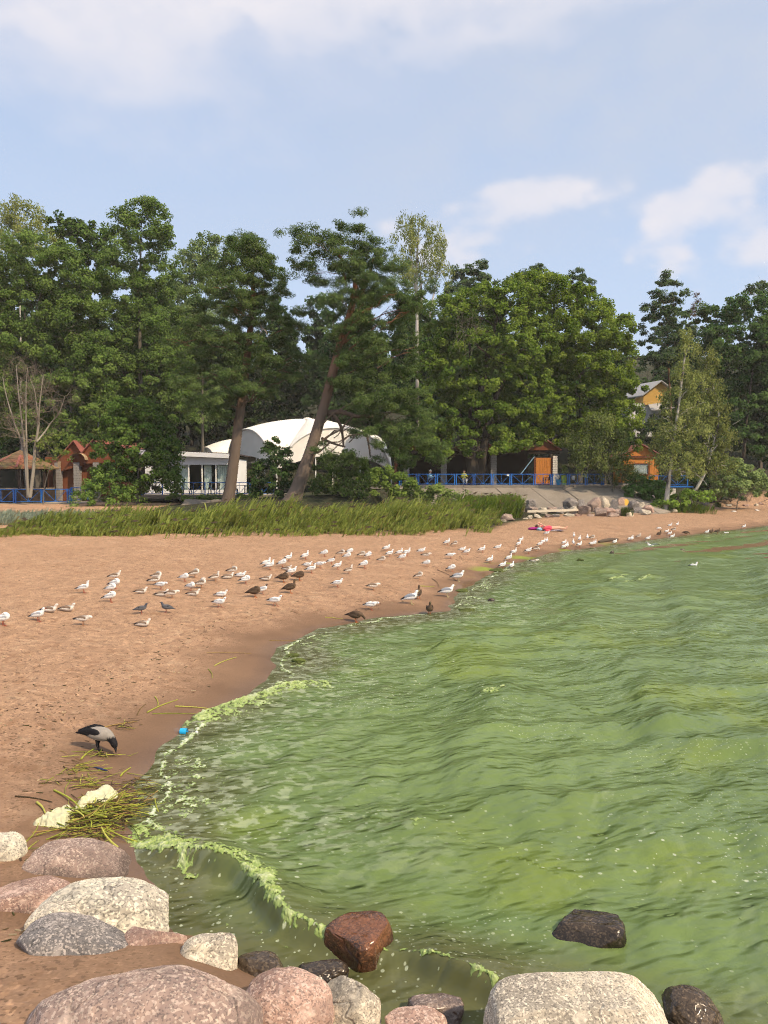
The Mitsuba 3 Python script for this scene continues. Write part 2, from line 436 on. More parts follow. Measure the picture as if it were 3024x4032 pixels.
paint("log", (0.10, 0.075, 0.055), 0.9)
paint("bottle_label", (0.02, 0.42, 0.80), 0.35)
scene["m_glass"] = {"type": "thindielectric", "int_ior": 1.6}
scene["m_plastic_film"] = {"type": "thindielectric", "int_ior": 1.45}
for k in list(scene):
    USED.add(k)


# ------------------------------------------------------------------ mesh helpers: every mesh is a pair (vertices, triangles)
def join(*ms):
    vs, fs, n = [], [], 0
    for v, f in ms:
        vs.append(np.asarray(v, float))
        fs.append(np.asarray(f, int) + n)
        n += len(v)
    return np.vstack(vs), np.vstack(fs)


BOXV = np.array([[x, y, z] for x in (-.5, .5) for y in (-.5, .5) for z in (-.5, .5)])
BOXF = np.array([[0, 1, 3], [0, 3, 2], [4, 6, 7], [4, 7, 5], [0, 4, 5], [0, 5, 1], [2, 3, 7], [2, 7, 6], [0, 2, 6], [0, 6, 4], [1, 5, 7], [1, 7, 3]])


def box(c, size, rz=0.0, rot=None):
    v = BOXV * np.asarray(size, float)
    if rz:
        cs, sn = math.cos(rz), math.sin(rz)
        v = v @ np.array([[cs, sn, 0], [-sn, cs, 0], [0, 0, 1]])
    if rot is not None:
        v = v @ np.asarray(rot).T
    return v + np.asarray(c, float), BOXF


def beam(a, b, w, h=None):
    a, b = np.asarray(a, float), np.asarray(b, float)
    d = b - a
    L = np.linalg.norm(d)
    d = d / L
    s = np.cross(d, [0, 0, 1.0] if abs(d[2]) < 0.95 else [0, 1.0, 0])
    s /= np.linalg.norm(s)
    u = np.cross(s, d)
    return box((a + b) / 2, (L, w, h or w), rot=np.stack([d, s, u], 1))


def tube(pts, rad, sides=8, caps=True):
    p = np.asarray(pts, float)
    r = np.broadcast_to(rad, (len(p),)).astype(float)
    t = np.gradient(p, axis=0)
    t /= np.linalg.norm(t, axis=1, keepdims=True) + 1e-12
    ref = np.array([0.0, 1.0, 0.13]) if abs(t[:, 2]).mean() > 0.6 else np.array([0.02, 0.05, 1.0])
    a = np.cross(t, ref)
    a /= np.linalg.norm(a, axis=1, keepdims=True) + 1e-12
    b = np.cross(t, a)
    ang = np.arange(sides) * 2 * np.pi / sides
    v = p[:, None] + r[:, None, None] * (np.cos(ang)[None, :, None] * a[:, None] + np.sin(ang)[None, :, None] * b[:, None])
    n = len(p)
    i, j = np.meshgrid(np.arange(n - 1), np.arange(sides), indexing="ij")
    q = np.stack([i * sides + j, i * sides + (j + 1) % sides, (i + 1) * sides + (j + 1) % sides, (i + 1) * sides + j], -1).reshape(-1, 4)
    f = np.vstack([q[:, [0, 1, 2]], q[:, [0, 2, 3]]])
    v = v.reshape(-1, 3)
    if caps:
        k = len(v)
        v = np.vstack([v, p[:1], p[-1:]])
        jj = np.arange(sides)
        f = np.vstack([f, np.stack([np.full(sides, k), (jj + 1) % sides, jj], 1), np.stack([np.full(sides, k + 1), (n - 1) * sides + jj, (n - 1) * sides + (jj + 1) % sides], 1)])
    return v, f


def loft(path, sides=12):
    """path rows: x, z, half width, half height; a closed skin around a spine in the xz plane"""
    P = np.asarray(path, float)
    c = np.stack([P[:, 0], np.zeros(len(P)), P[:, 1]], 1)
    t = np.gradient(c, axis=0)
    t /= np.linalg.norm(t, axis=1, keepdims=True)
    up = np.stack([-t[:, 2], 0 * t[:, 0], t[:, 0]], 1)
    ang = np.arange(sides) * 2 * np.pi / sides
    v = c[:, None] + P[:, 2, None, None] * np.cos(ang)[None, :, None] * np.array([0, 1.0, 0]) + P[:, 3, None, None] * np.sin(ang)[None, :, None] * up[:, None]
    n = len(P)
    i, j = np.meshgrid(np.arange(n - 1), np.arange(sides), indexing="ij")
    q = np.stack([i * sides + j, (i + 1) * sides + j, (i + 1) * sides + (j + 1) % sides, i * sides + (j + 1) % sides], -1).reshape(-1, 4)
    f = np.vstack([q[:, [0, 1, 2]], q[:, [0, 2, 3]]])
    v = np.vstack([v.reshape(-1, 3), c[:1], c[-1:]])
    k, jj = n * sides, np.arange(sides)
    f = np.vstack([f, np.stack([np.full(sides, k), jj, (jj + 1) % sides], 1), np.stack([np.full(sides, k + 1), (n - 1) * sides + (jj + 1) % sides, (n - 1) * sides + jj], 1)])
    return v, f


def smooth_path(pts, n):
    p = np.asarray(pts, float)
    u = np.linspace(0, 1, len(p))
    from scipy.interpolate import PchipInterpolator
    return PchipInterpolator(u, p)(np.linspace(0, 1, n))


def quad(a, b, c, d):
    return np.array([a, b, c, d], float), np.array([[0, 1, 2], [0, 2, 3]])


def slab(poly, thick, direction=(0, 0, -1)):
    """a flat polygon (convex, 3-D points) given thickness along a direction"""
    p = np.asarray(poly, float)
    n = len(p)
    v = np.vstack([p, p + np.asarray(direction, float) * thick])
    f = [[0, i, i + 1] for i in range(1, n - 1)] + [[n, n + i + 1, n + i] for i in range(1, n - 1)]
    for i in range(n):
        j = (i + 1) % n
        f += [[i, n + i, n + j], [i, n + j, j]]
    return v, np.array(f)


ICO = {k: (lambda m: (np.array(m.vertices), np.array(m.faces)))(trimesh.creation.icosphere(k)) for k in (2, 3, 4, 5)}


def boulder(seed, r, sub=4, p=2.7, cuts=5, rough=0.07, cutlo=0.62):
    rng = np.random.default_rng(seed)
    v, f = ICO[sub]
    u = v / ((np.abs(v) ** p).sum(1, keepdims=True) ** (1 / p))
    q = trimesh.transformations.random_rotation_matrix(rng.random(3))[:3, :3]
    u = u if p > 2.9 else u * 0.999
    for _ in range(cuts):
        nrm = rng.normal(size=3)
        nrm[2] *= 0.8
        nrm /= np.linalg.norm(nrm)
        d = rng.uniform(cutlo, 0.95)
        over = np.maximum(u @ nrm - d, 0)
        u = u - over[:, None] * nrm * 0.92
    o = rng.uniform(0, 50, 3)
    nn = lambda s: meshkit.noise(v * s + o, seed % 97)[:, None] - 0.5
    u = u * (1 + 2.2 * rough * nn(1.4) + rough * nn(3.0) + 0.45 * rough * nn(7) + 0.2 * rough * nn(16))
    u = (u - (u.max(0) + u.min(0)) / 2) / ((u.max(0) - u.min(0)) / 2)
    return u * np.asarray(r, float), f


def uvc(mesh, a, b):
    return np.tile([[float(a), float(b)]], (len(mesh[0]), 1))


def move(m, t=(0, 0, 0), rz=0.0, s=1.0):
    v = np.asarray(m[0], float) * s
    if rz:
        cs, sn = math.cos(rz), math.sin(rz)
        v = v @ np.array([[cs, sn, 0], [-sn, cs, 0], [0, 0, 1]])
    return v + np.asarray(t, float), m[1]


def xf(t, rz=0.0, s=1.0):
    return T().translate([float(a) for a in t]).rotate([0, 0, 1], math.degrees(rz)).scale(float(s))


def vcol(mesh, c):
    return np.tile([list(map(float, c))], (len(mesh[0]), 1))


# ------------------------------------------------------------------ ground and water
ANG = np.unique(np.concatenate([np.linspace(-180, -60, 25), np.linspace(-60, -32, 40), np.linspace(-32, 32, 400), np.linspace(32, 60, 40), np.linspace(60, 180, 25)]))
RAD = np.concatenate([[0.05, 0.8, 1.5, 2.0], np.geomspace(2.3, 50, 330), np.geomspace(50.8, 160, 70), np.geomspace(175, 2500, 14)])
gx, gy, gf = polar(ANG, RAD)
gv = np.stack([gx, gy, terrain(gx, gy)], 1)
put(thing("ground", "pinkish brown sand beach sloping into green water, dark soil under the trees behind", "sand", kind="structure"), ply((gv, gf), "m_sand", smooth=True))

CREST = np.array([at_z(*q, 0.06)[:2] for q in [(520, 3310), (640, 3355), (790, 3385), (930, 3425), (1010, 3490), (1060, 3570), (1130, 3640), (1260, 3690), (1420, 3740), (1620, 3775), (1760, 3835), (1950, 3920), (2150, 3975), (2600, 4060)]])
CREST2 = np.array([at_z(*q, 0.05)[:2] for q in [(790, 2815), (900, 2775), (1030, 2730), (1130, 2700), (1215, 2690)]])
CREST3 = [np.array([at_z(*q, 0.06)[:2] for q in c]) for c in ([(1930, 2735), (2010, 2722), (2120, 2728), (2200, 2745)], [(2270, 2345), (2380, 2322), (2520, 2285), (2560, 2270)], [(2405, 2290), (2460, 2272), (2520, 2268)], [(2650, 2128), (2700, 2122)], [(2770, 2120), (2850, 2108), (2960, 2100)], [(1640, 3240), (1760, 3265), (1900, 3300), (1990, 3340)], [(2050, 3130), (2200, 3110)], [(1760, 2530), (1830, 2510)])]


def poly_dist(x, y, P):
    """distance, signed side (positive to the left of travel) and position along a polyline"""
    best, side, along = np.full(x.shape, 1e9), np.zeros(x.shape), np.zeros(x.shape)
    L = 0.0
    for a, b in zip(P[:-1], P[1:]):
        e = b - a
        ln = np.hypot(*e)
        t = np.clip(((x - a[0]) * e[0] + (y - a[1]) * e[1]) / ln ** 2, 0, 1)
        dx, dy = x - a[0] - t * e[0], y - a[1] - t * e[1]
        d = np.hypot(dx, dy)
        on = d < best
        best = np.where(on, d, best)
        side = np.where(on, np.sign(e[0] * dy - e[1] * dx), side)
        along = np.where(on, L + t * ln, along)
        L += ln
    return best, side, along, L


def wave_dirs():
    rng = np.random.default_rng(4)
    out = []
    for lam, amp, n in ((1.5, 0.0105, 5), (0.95, 0.0075, 6), (0.6, 0.0046, 7), (0.36, 0.0026, 8), (0.22, 0.0014, 8)):
        for _ in range(n):
            th = math.radians(118 + rng.normal() * 30)
            out.append((math.cos(th), math.sin(th), 2 * math.pi / (lam * rng.uniform(0.8, 1.25)), amp, rng.uniform(0, 6.28)))
    return out


WAVES = wave_dirs()


def water_z(x, y):
    s = -shore_signed_np(x, y)
    off = np.maximum(s, 0)
    att = smst(-0.1, 2.2, s)
    wob = 0.9 * (nz(x, y, 0.2, 61) - 0.5) + 0.3 * (nz(x, y, 0.7, 62) - 0.5)
    ph = (s + wob) * 2 * np.pi / 2.7
    env = 0.45 + 0.9 * nz(x, y, 0.3, 63)
    z = 0.115 * env * smst(0.6, 3.5, s) * ((0.5 + 0.5 * np.sin(ph + 0.35 * np.sin(ph))) ** 1.6 - 0.35)
    r = np.hypot(x, y)
    for cx, cy, k, a, p0 in WAVES:
        fade = smst(2.0, 6.5, (2 * np.pi / k) / (0.006 * r))   # waves shorter than the mesh can carry are left to the bump
        z = z + fade * a * (0.15 + 0.85 * att) * np.sin(k * (cx * x + cy * y) + p0 + 1.5 * nz(x, y, 0.8, 70))
    d, sd, al, L = poly_dist(x, y, CREST)
    h = 0.125 * smst(0.0, 0.5, al) * smst(L, L - 1.2, al) * (0.6 + 0.9 * nz(x, y, 2.2, 80))
    z = z + h * np.where(sd > 0, np.exp(-(d / 0.34) ** 2), np.exp(-(d / 0.07) ** 2))
    d, sd, al, L = poly_dist(x, y, CREST2)
    z = z + 0.06 * (0.6 + 0.8 * nz(x, y, 2.5, 81)) * np.where(sd < 0, np.exp(-(d / 0.4) ** 2), np.exp(-(d / 0.12) ** 2))
    for P in CREST3:
        d, sd, al, L = poly_dist(x, y, P)
        z = z + 0.09 * np.where(sd < 0, np.exp(-(d / 0.55) ** 2), np.exp(-(d / 0.2) ** 2)) * np.minimum(1, (np.hypot(*P[0])) / 15)
    return z + 0.012 - 0.06 * smst(0.15, 0.6, -s)


wx, wy, wf = polar(np.concatenate([np.linspace(-26, 33, 560), np.linspace(33.5, 90, 60)]), np.concatenate([np.geomspace(2.4, 62, 540), np.geomspace(63, 900, 60)]))
ws = shore_signed_np(wx, wy)
wv = np.stack([wx, wy, water_z(wx, wy)], 1)
keep = (ws[wf] < 0.55).any(1)
wv, wf = compact(wv, wf[keep])
put(thing("water", "green algae-laden sea water with small waves and floating froth", "water", kind="structure"), ply((wv, wf), "m_water", smooth=True))


# froth: lumpy sheets of foam on the breaking crests and along the water line
def froth():
    parts, cols = [], []
    for a0, a1, na, r0, r1, nr in ((-22, 32, 1300, 3.9, 7.8, 560), (-20, 9, 900, 7.8, 24, 900), (0, 31, 700, 24, 62, 420)):
        x, y, f = polar(np.linspace(a0, a1, na), np.geomspace(r0, r1, nr))
        s = -shore_signed_np(x, y)
        fine = nz(x, y, 24, 90) * 0.42 + nz(x, y, 58, 91) * 0.40 + nz(x, y, 9, 92) * 0.38
        m = np.full(x.shape, -1.0)
        d, sd, al, L = poly_dist(x, y, CREST)
        patch = 0.35 + 1.2 * nz(x, y, 1.4, 95)
        w = np.where(sd > 0, 0.06 + 0.50 * smst(2.2, 0.5, al), 0.055) * patch
        m = np.maximum(m, (1.15 - d / np.maximum(w, 0.01)) * np.where(al < 2.4, 1, 0.75))
        yel = np.where(d < 0.4, 1.0, 0.0)
        d, sd, al, L = poly_dist(x, y, CREST2)
        w = np.where(sd < 0, 0.62, 0.08) * (0.5 + 0.9 * nz(x, y, 1.7, 96))
        m = np.maximum(m, 1.15 - d / np.maximum(w, 0.01))
        yel = np.maximum(yel, smst(0.5, 0.2, d))
        for P in CREST3:
            d, sd, al, L = poly_dist(x, y, P)
            m = np.maximum(m, (0.95 if np.hypot(*P[0]) > 11 else 0.45) - d / (0.30 * (0.3 + 1.0 * nz(x, y, 1.9, 97))))
            yel = np.maximum(yel, smst(0.7, 0.3, d))
        # rim of the wash on the sand
        rim = s - 0.10 - 0.30 * (nz(x, y, 1.3, 98) - 0.5) - 0.10 * (nz(x, y, 5, 99) - 0.5)
        wr = 0.012 + 0.07 * smst(0.40, 0.75, nz(x, y, 0.55, 100)) + 0.0008 * np.hypot(x, y)
        edge = 1.0 - np.abs(rim) / np.maximum(wr, 0.012)
        edge = np.where((y > 6.0), edge, -1)
        m = np.maximum(m, edge)
        wash = np.where((y > 6.6), 0.60 * smst(1.6, 0.2, s + 0.8 * (nz(x, y, 0.7, 101) - 0.5)) * smst(0.04, 0.25, s) * smst(0.42, 0.62, nz(x, y, 0.5, 102)), 0)
        m = np.maximum(m, wash)
        m = m - 1.7 * (fine - 0.46)
        z = water_z(x, y) + 0.003 + 0.026 * smst(0.40, 1.3, m) * (0.05 + 0.8 * nz(x, y, 16, 103) + 0.5 * nz(x, y, 38, 104))
        k = (m[f] > 0.42).all(1)
        v, f, mm, yy = compact(np.stack([x, y, z], 1), f[k], m, yel)
        white, green = np.array([0.56, 0.61, 0.47]), np.array([0.30, 0.39, 0.07])
        yy = yy * (0.65 + 0.7 * meshkit.noise(v * 9, 4))
        c = white + (green - white) * np.clip(yy[:, None] * (1.1 - 0.45 * mm[:, None]), 0, 1)
        wat = np.array([0.24, 0.34, 0.10])
        c = wat + (c - wat) * smst(0.42, 1.1, mm)[:, None]
        parts.append((v, f))
        cols.append(c * (0.85 + 0.3 * meshkit.noise(v * 30)[:, None]))
    return join(*parts), np.vstack(cols)


fm, fc = froth()
put(thing("sea_foam", "yellow green froth on the small breakers and white foam along the water line", "foam", kind="stuff"), ply(fm, "m_froth", smooth=True, color=fc))


# ------------------------------------------------------------------ foreground boulders and stones in the water
def rock(name, label, cx, cy, rx, ry, y, pal, seed, depth=0.8, rot=0.0, p=2.7, cuts=5, wet=False, sub=4, group=None, gs=1.0, rough=0.07, cutlo=0.62, zshift=0.0, tilt=0.0, cat="boulder"):
    c = at_y(cx, cy, y)
    m = ppm(y)
    a, b = rx / m, ry / m
    v, f = boulder(seed, (a, a * depth, b), sub, p, cuts, rough, cutlo)
    if tilt:
        ct, st = math.cos(tilt), math.sin(tilt)
        v = v @ np.array([[ct, 0, -st], [0, 1, 0], [st, 0, ct]])
    v, f = move((v, f), (c[0], c[1], c[2] + zshift), rot)
    k = thing(name, label, cat, group)
    put(k, ply((v, f), "m_granite_wet" if wet else "m_granite", smooth=True, uv=uvc((v, f), pal, gs)))
    return k


rock("boulder", "pale speckled boulder at the left edge of the frame beside the wet sand", 8, 3385, 90, 100, 6.2, 6, 11, gs=0.8)
rock("boulder", "small dark brown wet stone behind the pale boulder at the left edge", 70, 3345, 42, 55, 6.6, 5, 12, wet=True, sub=4)
rock("boulder", "purple brown boulder with pale lichen spots, below the heap of reed stems", 303, 3450, 212, 118, 6.1, 7, 13, depth=0.7, cuts=6, tilt=0.10)
rock("boulder", "low pinkish boulder behind the big speckled granite one", 105, 3560, 190, 85, 5.55, 0, 14, depth=0.7)
rock("boulder", "big rounded black and white speckled granite boulder at the water", 400, 3660, 285, 180, 5.2, 6, 15, sub=5, depth=0.75, gs=0.62, tilt=0.04, p=2.3, cuts=3, cutlo=0.8)
rock("boulder", "small sandy beige boulder in front of the big speckled granite boulder", 240, 3640, 135, 70, 4.95, 2, 16, depth=0.8, sub=4)
rock("boulder", "grey brown dented boulder half buried in the sand", 285, 3755, 225, 125, 4.55, 3, 47, depth=0.7, cuts=4, cutlo=0.75, tilt=0.10)
rock("boulder", "pink boulder with dark grey patches between the grey and the cream boulders", 600, 3755, 135, 105, 4.7, 0, 18, depth=0.8, cuts=7)
rock("boulder", "cream boulder with a flat top at the edge of the water", 820, 3810, 122, 120, 4.55, 2, 19, depth=0.85, p=3.2)
rock("boulder", "dark wet boulder with pale streaks behind the round pink boulder", 1015, 3835, 105, 75, 4.6, 5, 20, wet=True, depth=0.8)
rock("boulder", "largest reddish boulder across the bottom left of the frame", 500, 4200, 570, 345, 3.55, 7, 21, sub=5, depth=0.55, cuts=3, cutlo=0.85, gs=0.9, tilt=-0.22, p=2.35)
rock("boulder", "round pink boulder at the bottom between the reddish and cream ones", 1130, 4030, 190, 196, 4.0, 0, 22, sub=5, depth=0.85, p=2.3, cuts=3, cutlo=0.8)
rock("boulder", "cream boulder just right of the round pink one", 1370, 4020, 135, 155, 4.15, 2, 23, depth=0.9, cuts=4)
rock("boulder", "flat dark brown wet stone behind the round pink boulder", 1265, 3850, 112, 55, 4.75, 5, 24, wet=True, depth=0.7, sub=4)
rock("boulder", "shiny wet red brown boulder standing in the breaking water", 1412, 3752, 142, 124, 5.05, 4, 125, wet=True, depth=0.9, p=2.2, cuts=7, cutlo=0.50, rough=0.05)
rock("boulder", "small knobbly brown stone awash right of the cream boulders", 1710, 3985, 120, 60, 4.45, 1, 26, wet=True, depth=0.7, rough=0.16, sub=4)
rock("boulder", "flat pinkish stone cut by the bottom edge below the knobbly stone", 1640, 4070, 130, 75, 4.1, 0, 27, sub=4)
rock("boulder", "big pale flat-topped granite boulder at the bottom right", 2275, 4060, 372, 160, 3.95, 2, 128, sub=5, depth=0.6, p=4.0, cuts=4, cutlo=0.86, rough=0.045, gs=1.1)
rock("boulder", "smooth dark brown boulder at the bottom right corner", 2730, 4015, 130, 110, 4.25, 5, 29, depth=0.9, p=2.2, cuts=2, wet=True, tilt=0.55)
rock("boulder", "dark angular rock alone in the green water", 2305, 3705, 150, 105, 5.3, 5, 132, depth=0.8, cuts=9, cutlo=0.35, wet=True, rough=0.10)

# stones under the terrace bank
FAR = [(110, 370, 60, 52, 3), (20, 410, 38, 42, 7), (140, 440, 62, 36, 1), (240, 448, 52, 36, 2), (330, 440, 60, 36, 7), (180, 502, 48, 22, 2), (95, 515, 32, 20, 2), (430, 440, 52, 38, 3), (540, 358, 82, 52, 3), (610, 372, 38, 42, 5),
       (560, 438, 58, 42, 2), (500, 402, 42, 32, 3), (520, 495, 62, 17, 2), (620, 490, 48, 17, 0), (690, 440, 72, 48, 1), (660, 372, 52, 47, 3), (790, 350, 84, 50, 7), (800, 412, 72, 52, 1), (905, 345, 72, 50, 2), (880, 392, 66, 42, 7),
       (1010, 370, 48, 48, 3), (870, 462, 74, 42, 1), (960, 452, 82, 38, 0), (985, 425, 52, 28, 1), (1065, 460, 48, 33, 7), (1000, 487, 72, 24, 7), (1130, 472, 42, 22, 3), (1190, 482, 42, 22, 2), (1235, 388, 62, 54, 3), (1310, 398, 42, 47, 2),
       (1390, 432, 62, 47, 0), (1362, 462, 62, 32, 2), (50, 530, 30, 12, 2), (380, 500, 45, 16, 3), (760, 492, 40, 14, 7), (720, 405, 40, 40, 3), (1280, 440, 50, 36, 3), (310, 500, 50, 18, 7)]
WORDS = ["pink", "brown", "cream", "grey", "red brown", "dark brown", "speckled", "purplish"]
ORD = ["first", "second", "third", "fourth", "fifth", "sixth", "seventh", "eighth", "ninth", "tenth", "eleventh", "twelfth", "thirteenth", "fourteenth", "fifteenth", "sixteenth", "seventeenth", "eighteenth", "nineteenth", "twentieth"]


def bankrock(sx, sy, rx, ry, pal, seed, label, y=None, p=2.6, rough=0.1):
    """a stone whose foot stands where the photograph shows it"""
    g = ground(sx, sy + ry * 0.95)
    yy = min(g[1] + rx / ppm(g[1]) * 0.5, 58.0 + (sx - 1640) * 0.001) if y is None else y
    c = at_y(sx, sy, yy)
    gz = float(terrain(c[0], c[1]))
    m = ppm(yy)
    a, b = rx / m, ry / m
    top = c[2] + b
    b2 = min(max(b, (top - (gz - 0.15)) / 2), 1.5 * b)          # carried down to the ground or the stones below
    v, f = boulder(seed, (a * .95, a * 0.8, b2), 3, 2.3, 12, rough * 1.2, 0.42)
    v, f = move((v, f), (c[0], c[1], top - b2), 0)
    k = thing("stone", label, "stone", "stones heaped at the foot of the terrace bank")
    put(k, ply((v, f), "m_granite", smooth=28, ) if False else ply((v, f), "m_granite", smooth=True, uv=uvc((v, f), pal, 0.35)))
    return k


tally = {}
for i, (zx, zy, rx, ry, pal) in sorted(enumerate(FAR), key=lambda q: q[1][0]):
    w = WORDS[pal]
    tally.setdefault(w, []).append(i)
n_of = {}
for i, (zx, zy, rx, ry, pal) in sorted(enumerate(FAR), key=lambda q: q[1][0]):
    w = WORDS[pal]
    j = tally[w].index(i)
    size = "big" if rx > 65 else "small" if rx < 46 else "medium"
    lab = f"{size} {w} stone, {ORD[j]} {w} from left in the heap under the bank"
    bankrock(2050 + zx * .3617, 1850 + zy * .3617, rx * .3617 * 1.06, ry * .3617 * 1.08, pal, 300 + i, lab)
# the tall stone with the yellow face
g = ground(2050 + 1110 * .3617, 1850 + 455 * .3617)
k = thing("stone", "tall reddish stone splashed with yellow paint at the right end of the heap", "stone", "stones heaped at the foot of the terrace bank")
m = ppm(g[1])
v, f = boulder(377, (24 / m, 20 / m, 36 / m), 4, 3.2, 5, 0.07, 0.7)
m2 = move((v, f), (g[0], g[1], g[2] + 22 / m))
part(k, "stone_body", ply(m2, "m_granite", smooth=True, uv=uvc(m2, 0, 0.35)))
vv, ff = m2
sel = ((vv[ff].mean(1)[:, 0] - g[0]) * m > 3) & (vv[ff].mean(1)[:, 1] < g[1] + 0.15) & (vv[ff].mean(1)[:, 2] < g[2] + 50 / m)
pv, pf = compact(vv, ff[sel])
pv = pv + (pv - np.array([g[0], g[1], g[2] + 22 / m])) * 0.012
scene["m_yellow_paint"] = two({"type": "principled", "base_color": rgb(0.62, 0.36, 0.04), "roughness": 0.6})
part(k, "paint_patch", ply((pv, pf), "m_yellow_paint", smooth=True), label="yellow paint patch on the tall stone")
for i, (sx, sy, rx, ry, pal, lab) in enumerate([
        (1654, 2056, 20, 18, 3, "grey stone half hidden in the grass, leftmost on the beach edge"), (1743, 2044, 14, 18, 3, "narrow grey stone in the grass edge, second from the left"),
        (1803, 2036, 22, 16, 3, "dark grey stone in the grass edge right of the narrow one"), (1828, 2062, 22, 10, 2, "low cream stone on open sand below the tall grass"),
        (1905, 2053, 27, 9, 0, "long low pink stone on sand right of the low cream stone"), (1950, 2046, 13, 9, 0, "small pink stone at the right end of the tall grass"),
        (1995, 2037, 32, 15, 1, "flat brown stone at the left end of the stone heap"), (1981, 2050, 13, 6, 2, "small white stone in front of the flat brown stone"),
        (2017, 2013, 30, 20, 0, "pinkish stone on top of the left end of the heap"), (1975, 2012, 16, 12, 3, "grey stone above the flat brown stone among leaves"),
        (2662, 2000, 9, 9, 3, "grey stone at the foot of the leaning birch"), (2776, 1975, 16, 16, 3, "grey boulder right of the leaning birch on the far beach"),
        (2870, 1990, 14, 5, 2, "flat pale stone on the far beach under the dark bush"), (2940, 1990, 14, 5, 0, "flat pinkish stone on the far beach"),
        (2978, 1988, 9, 6, 2, "pale stone on the far beach near the right edge"), (2995, 1982, 12, 6, 0, "pink stone on the far beach at the right edge"),
        (2655, 2010, 22, 8, 2, "pale stone on sand just left of the leaning birch"), (2800, 1990, 16, 5, 0, "low pink stone on the far beach near the grey boulder")]):
    k = bankrock(sx, sy, rx, ry, pal, 420 + i, lab, y=ground(sx, sy + ry)[1] + 0.1)
    labels[k].pop("group")

# ------------------------------------------------------------------ terrace bank, paving, railings
ZT = 2.72
bank = thing("terrace_bank", "sloping grey concrete slab bank below the blue railing", "embankment")
xs = [1.2, 4.0, 6.6, 9.4, 12.4, 15.0, 17.2, 19.6]
b0, b1 = np.array([57.9, 0.62]), np.array([65.25, 2.52])
cols = []
for i, (xa, xb) in enumerate(zip(xs[:-1], xs[1:])):
    o = 0.02 * (i % 2)
    shift = 1.15
    part(bank, "slab", ply(slab([(xa + 0.04 + shift, b0[0], b0[1] + o), (xb - 0.04 + shift, b0[0], b0[1] + o), (xb - 0.04, b1[0], b1[1] + o), (xa + 0.04, b1[0], b1[1] + o)], 0.18), "m_concrete"))
part(bank, "end_slab", ply(slab([(19.63, b1[0], b1[1]), (20.78, b0[0], b0[1]), (23.4, 61.5, 0.8), (22.9, 67.5, 2.3)], 0.18), "m_concrete"))
part(bank, "joint_bed", ply(slab([(xs[0] + 1.15, b0[0], b0[1] - 0.07), (xs[-1] + 1.15, b0[0], b0[1] - 0.07), (xs[-1], b1[0], b1[1] - 0.07), (xs[0], b1[0], b1[1] - 0.07)], 0.08), "m_mortar"))
rng = np.random.default_rng(8)
lip = thing("terrace_paving", "concrete terrace floor with a broken edge above the bank", "paving", kind="structure")
lx = 1.0
lipm = []
while lx < 19.5:
    w = rng.uniform(0.7, 1.7)
    lipm.append(box((lx + w / 2, 65.36 + rng.uniform(-0.06, 0.05), ZT - 0.13 + rng.uniform(-0.015, 0.01)), (w - 0.03, 0.5, 0.26)))
    lx += w
part(lip, "edge", ply(join(*lipm), "m_concrete"), kind="stuff")
part(lip, "floor", ply(box((9.5, 69.0, ZT - 0.16), (22, 6.8, 0.30)), "m_concrete"))


def railing(label, posts, h, double=True, group="blue metal railings", lean=0.0):
    """posts: foot points. Double posts, top and bottom rail, middle upright and two braces to each bay"""
    k = thing("railing", label, "railing", group)
    z = np.array([0, 0, 1.0])
    P = [np.asarray(q, float) for q in posts]
    for i, q in enumerate(P):
        d = (P[min(i + 1, len(P) - 1)] - P[max(i - 1, 0)])
        d = d / np.linalg.norm(d)
        for o in ((-0.075, 0.075) if double else (0,)):
            part(k, "post", ply(beam(q + d * o - z * 0.05, q + d * o + z * (h + 0.04), 0.085), "m_blue"))
    for a, b in zip(P[:-1], P[1:]):
        d = (b - a) / np.linalg.norm(b - a)
        a2, b2 = a + d * 0.12, b - d * 0.12
        part(k, "top_rail", ply(beam(a2 + z * h, b2 + z * h, 0.055), "m_blue"))
        part(k, "bottom_rail", ply(beam(a2 + z * 0.1, b2 + z * 0.1, 0.05), "m_blue"))
        c = (a2 + b2) / 2
        part(k, "upright", ply(beam(c + z * 0.13, c + z * (h - 0.03), 0.03), "m_blue"))
        part(k, "brace", ply(beam(a2 + z * (h - 0.04), c + z * 0.13 + d * -0.03, 0.028), "m_blue"))
        part(k, "brace", ply(beam(b2 + z * (h - 0.04), c + z * 0.13 + d * 0.03, 0.028), "m_blue"))
    return k


def xat(sx, y):
    return (sx - CX) / F * y * (1.0 / (FW[1] + 0))


railing("long blue metal railing along the edge of the concrete terrace", [(xat(s, 65.5), 65.5, ZT) for s in (1576, 1645, 1719, 1793, 1866, 1937, 2010, 2103, 2171, 2238, 2307, 2372)], 0.93)
railing("bright blue metal railing at the left edge before the gazebo", [(xat(s, 56.0), 56.0 - (s - 60) * 0.0005, 1.50) for s in (-160, -50, 59, 169, 273)], 0.99)
railing("short blue railing running back from the left railing's end", [(xat(279, 56.2), 56.4, 1.56), (xat(322, 58.0), 59.4, 1.66)], 1.02)
railing("dark blue railing in front of the white café building", [(xat(s, 58.0), 58.0, 2.05) for s in (560, 640, 718, 808, 900, 985, 1080)], 0.92, double=False)
railing("blue railing and deck edge beside the orange hut", [(xat(s, 68), 68.0, 2.62) for s in (2555, 2625, 2705)], 0.9, double=False)
kerb = thing("left_terrace_paving", "pale concrete terrace floor and kerb under the left railing", "paving", kind="structure")
part(kerb, "kerb", ply(box((-27.6, 55.85, 1.36), (10.6, 0.4, 0.26)), "m_concrete"))
part(kerb, "floor", ply(box((-27.6, 61.1, 1.33), (10.6, 10.1, 0.28)), "m_concrete"))
cafe_floor = thing("cafe_paving", "concrete terrace floor under the café tables", "paving", kind="structure")
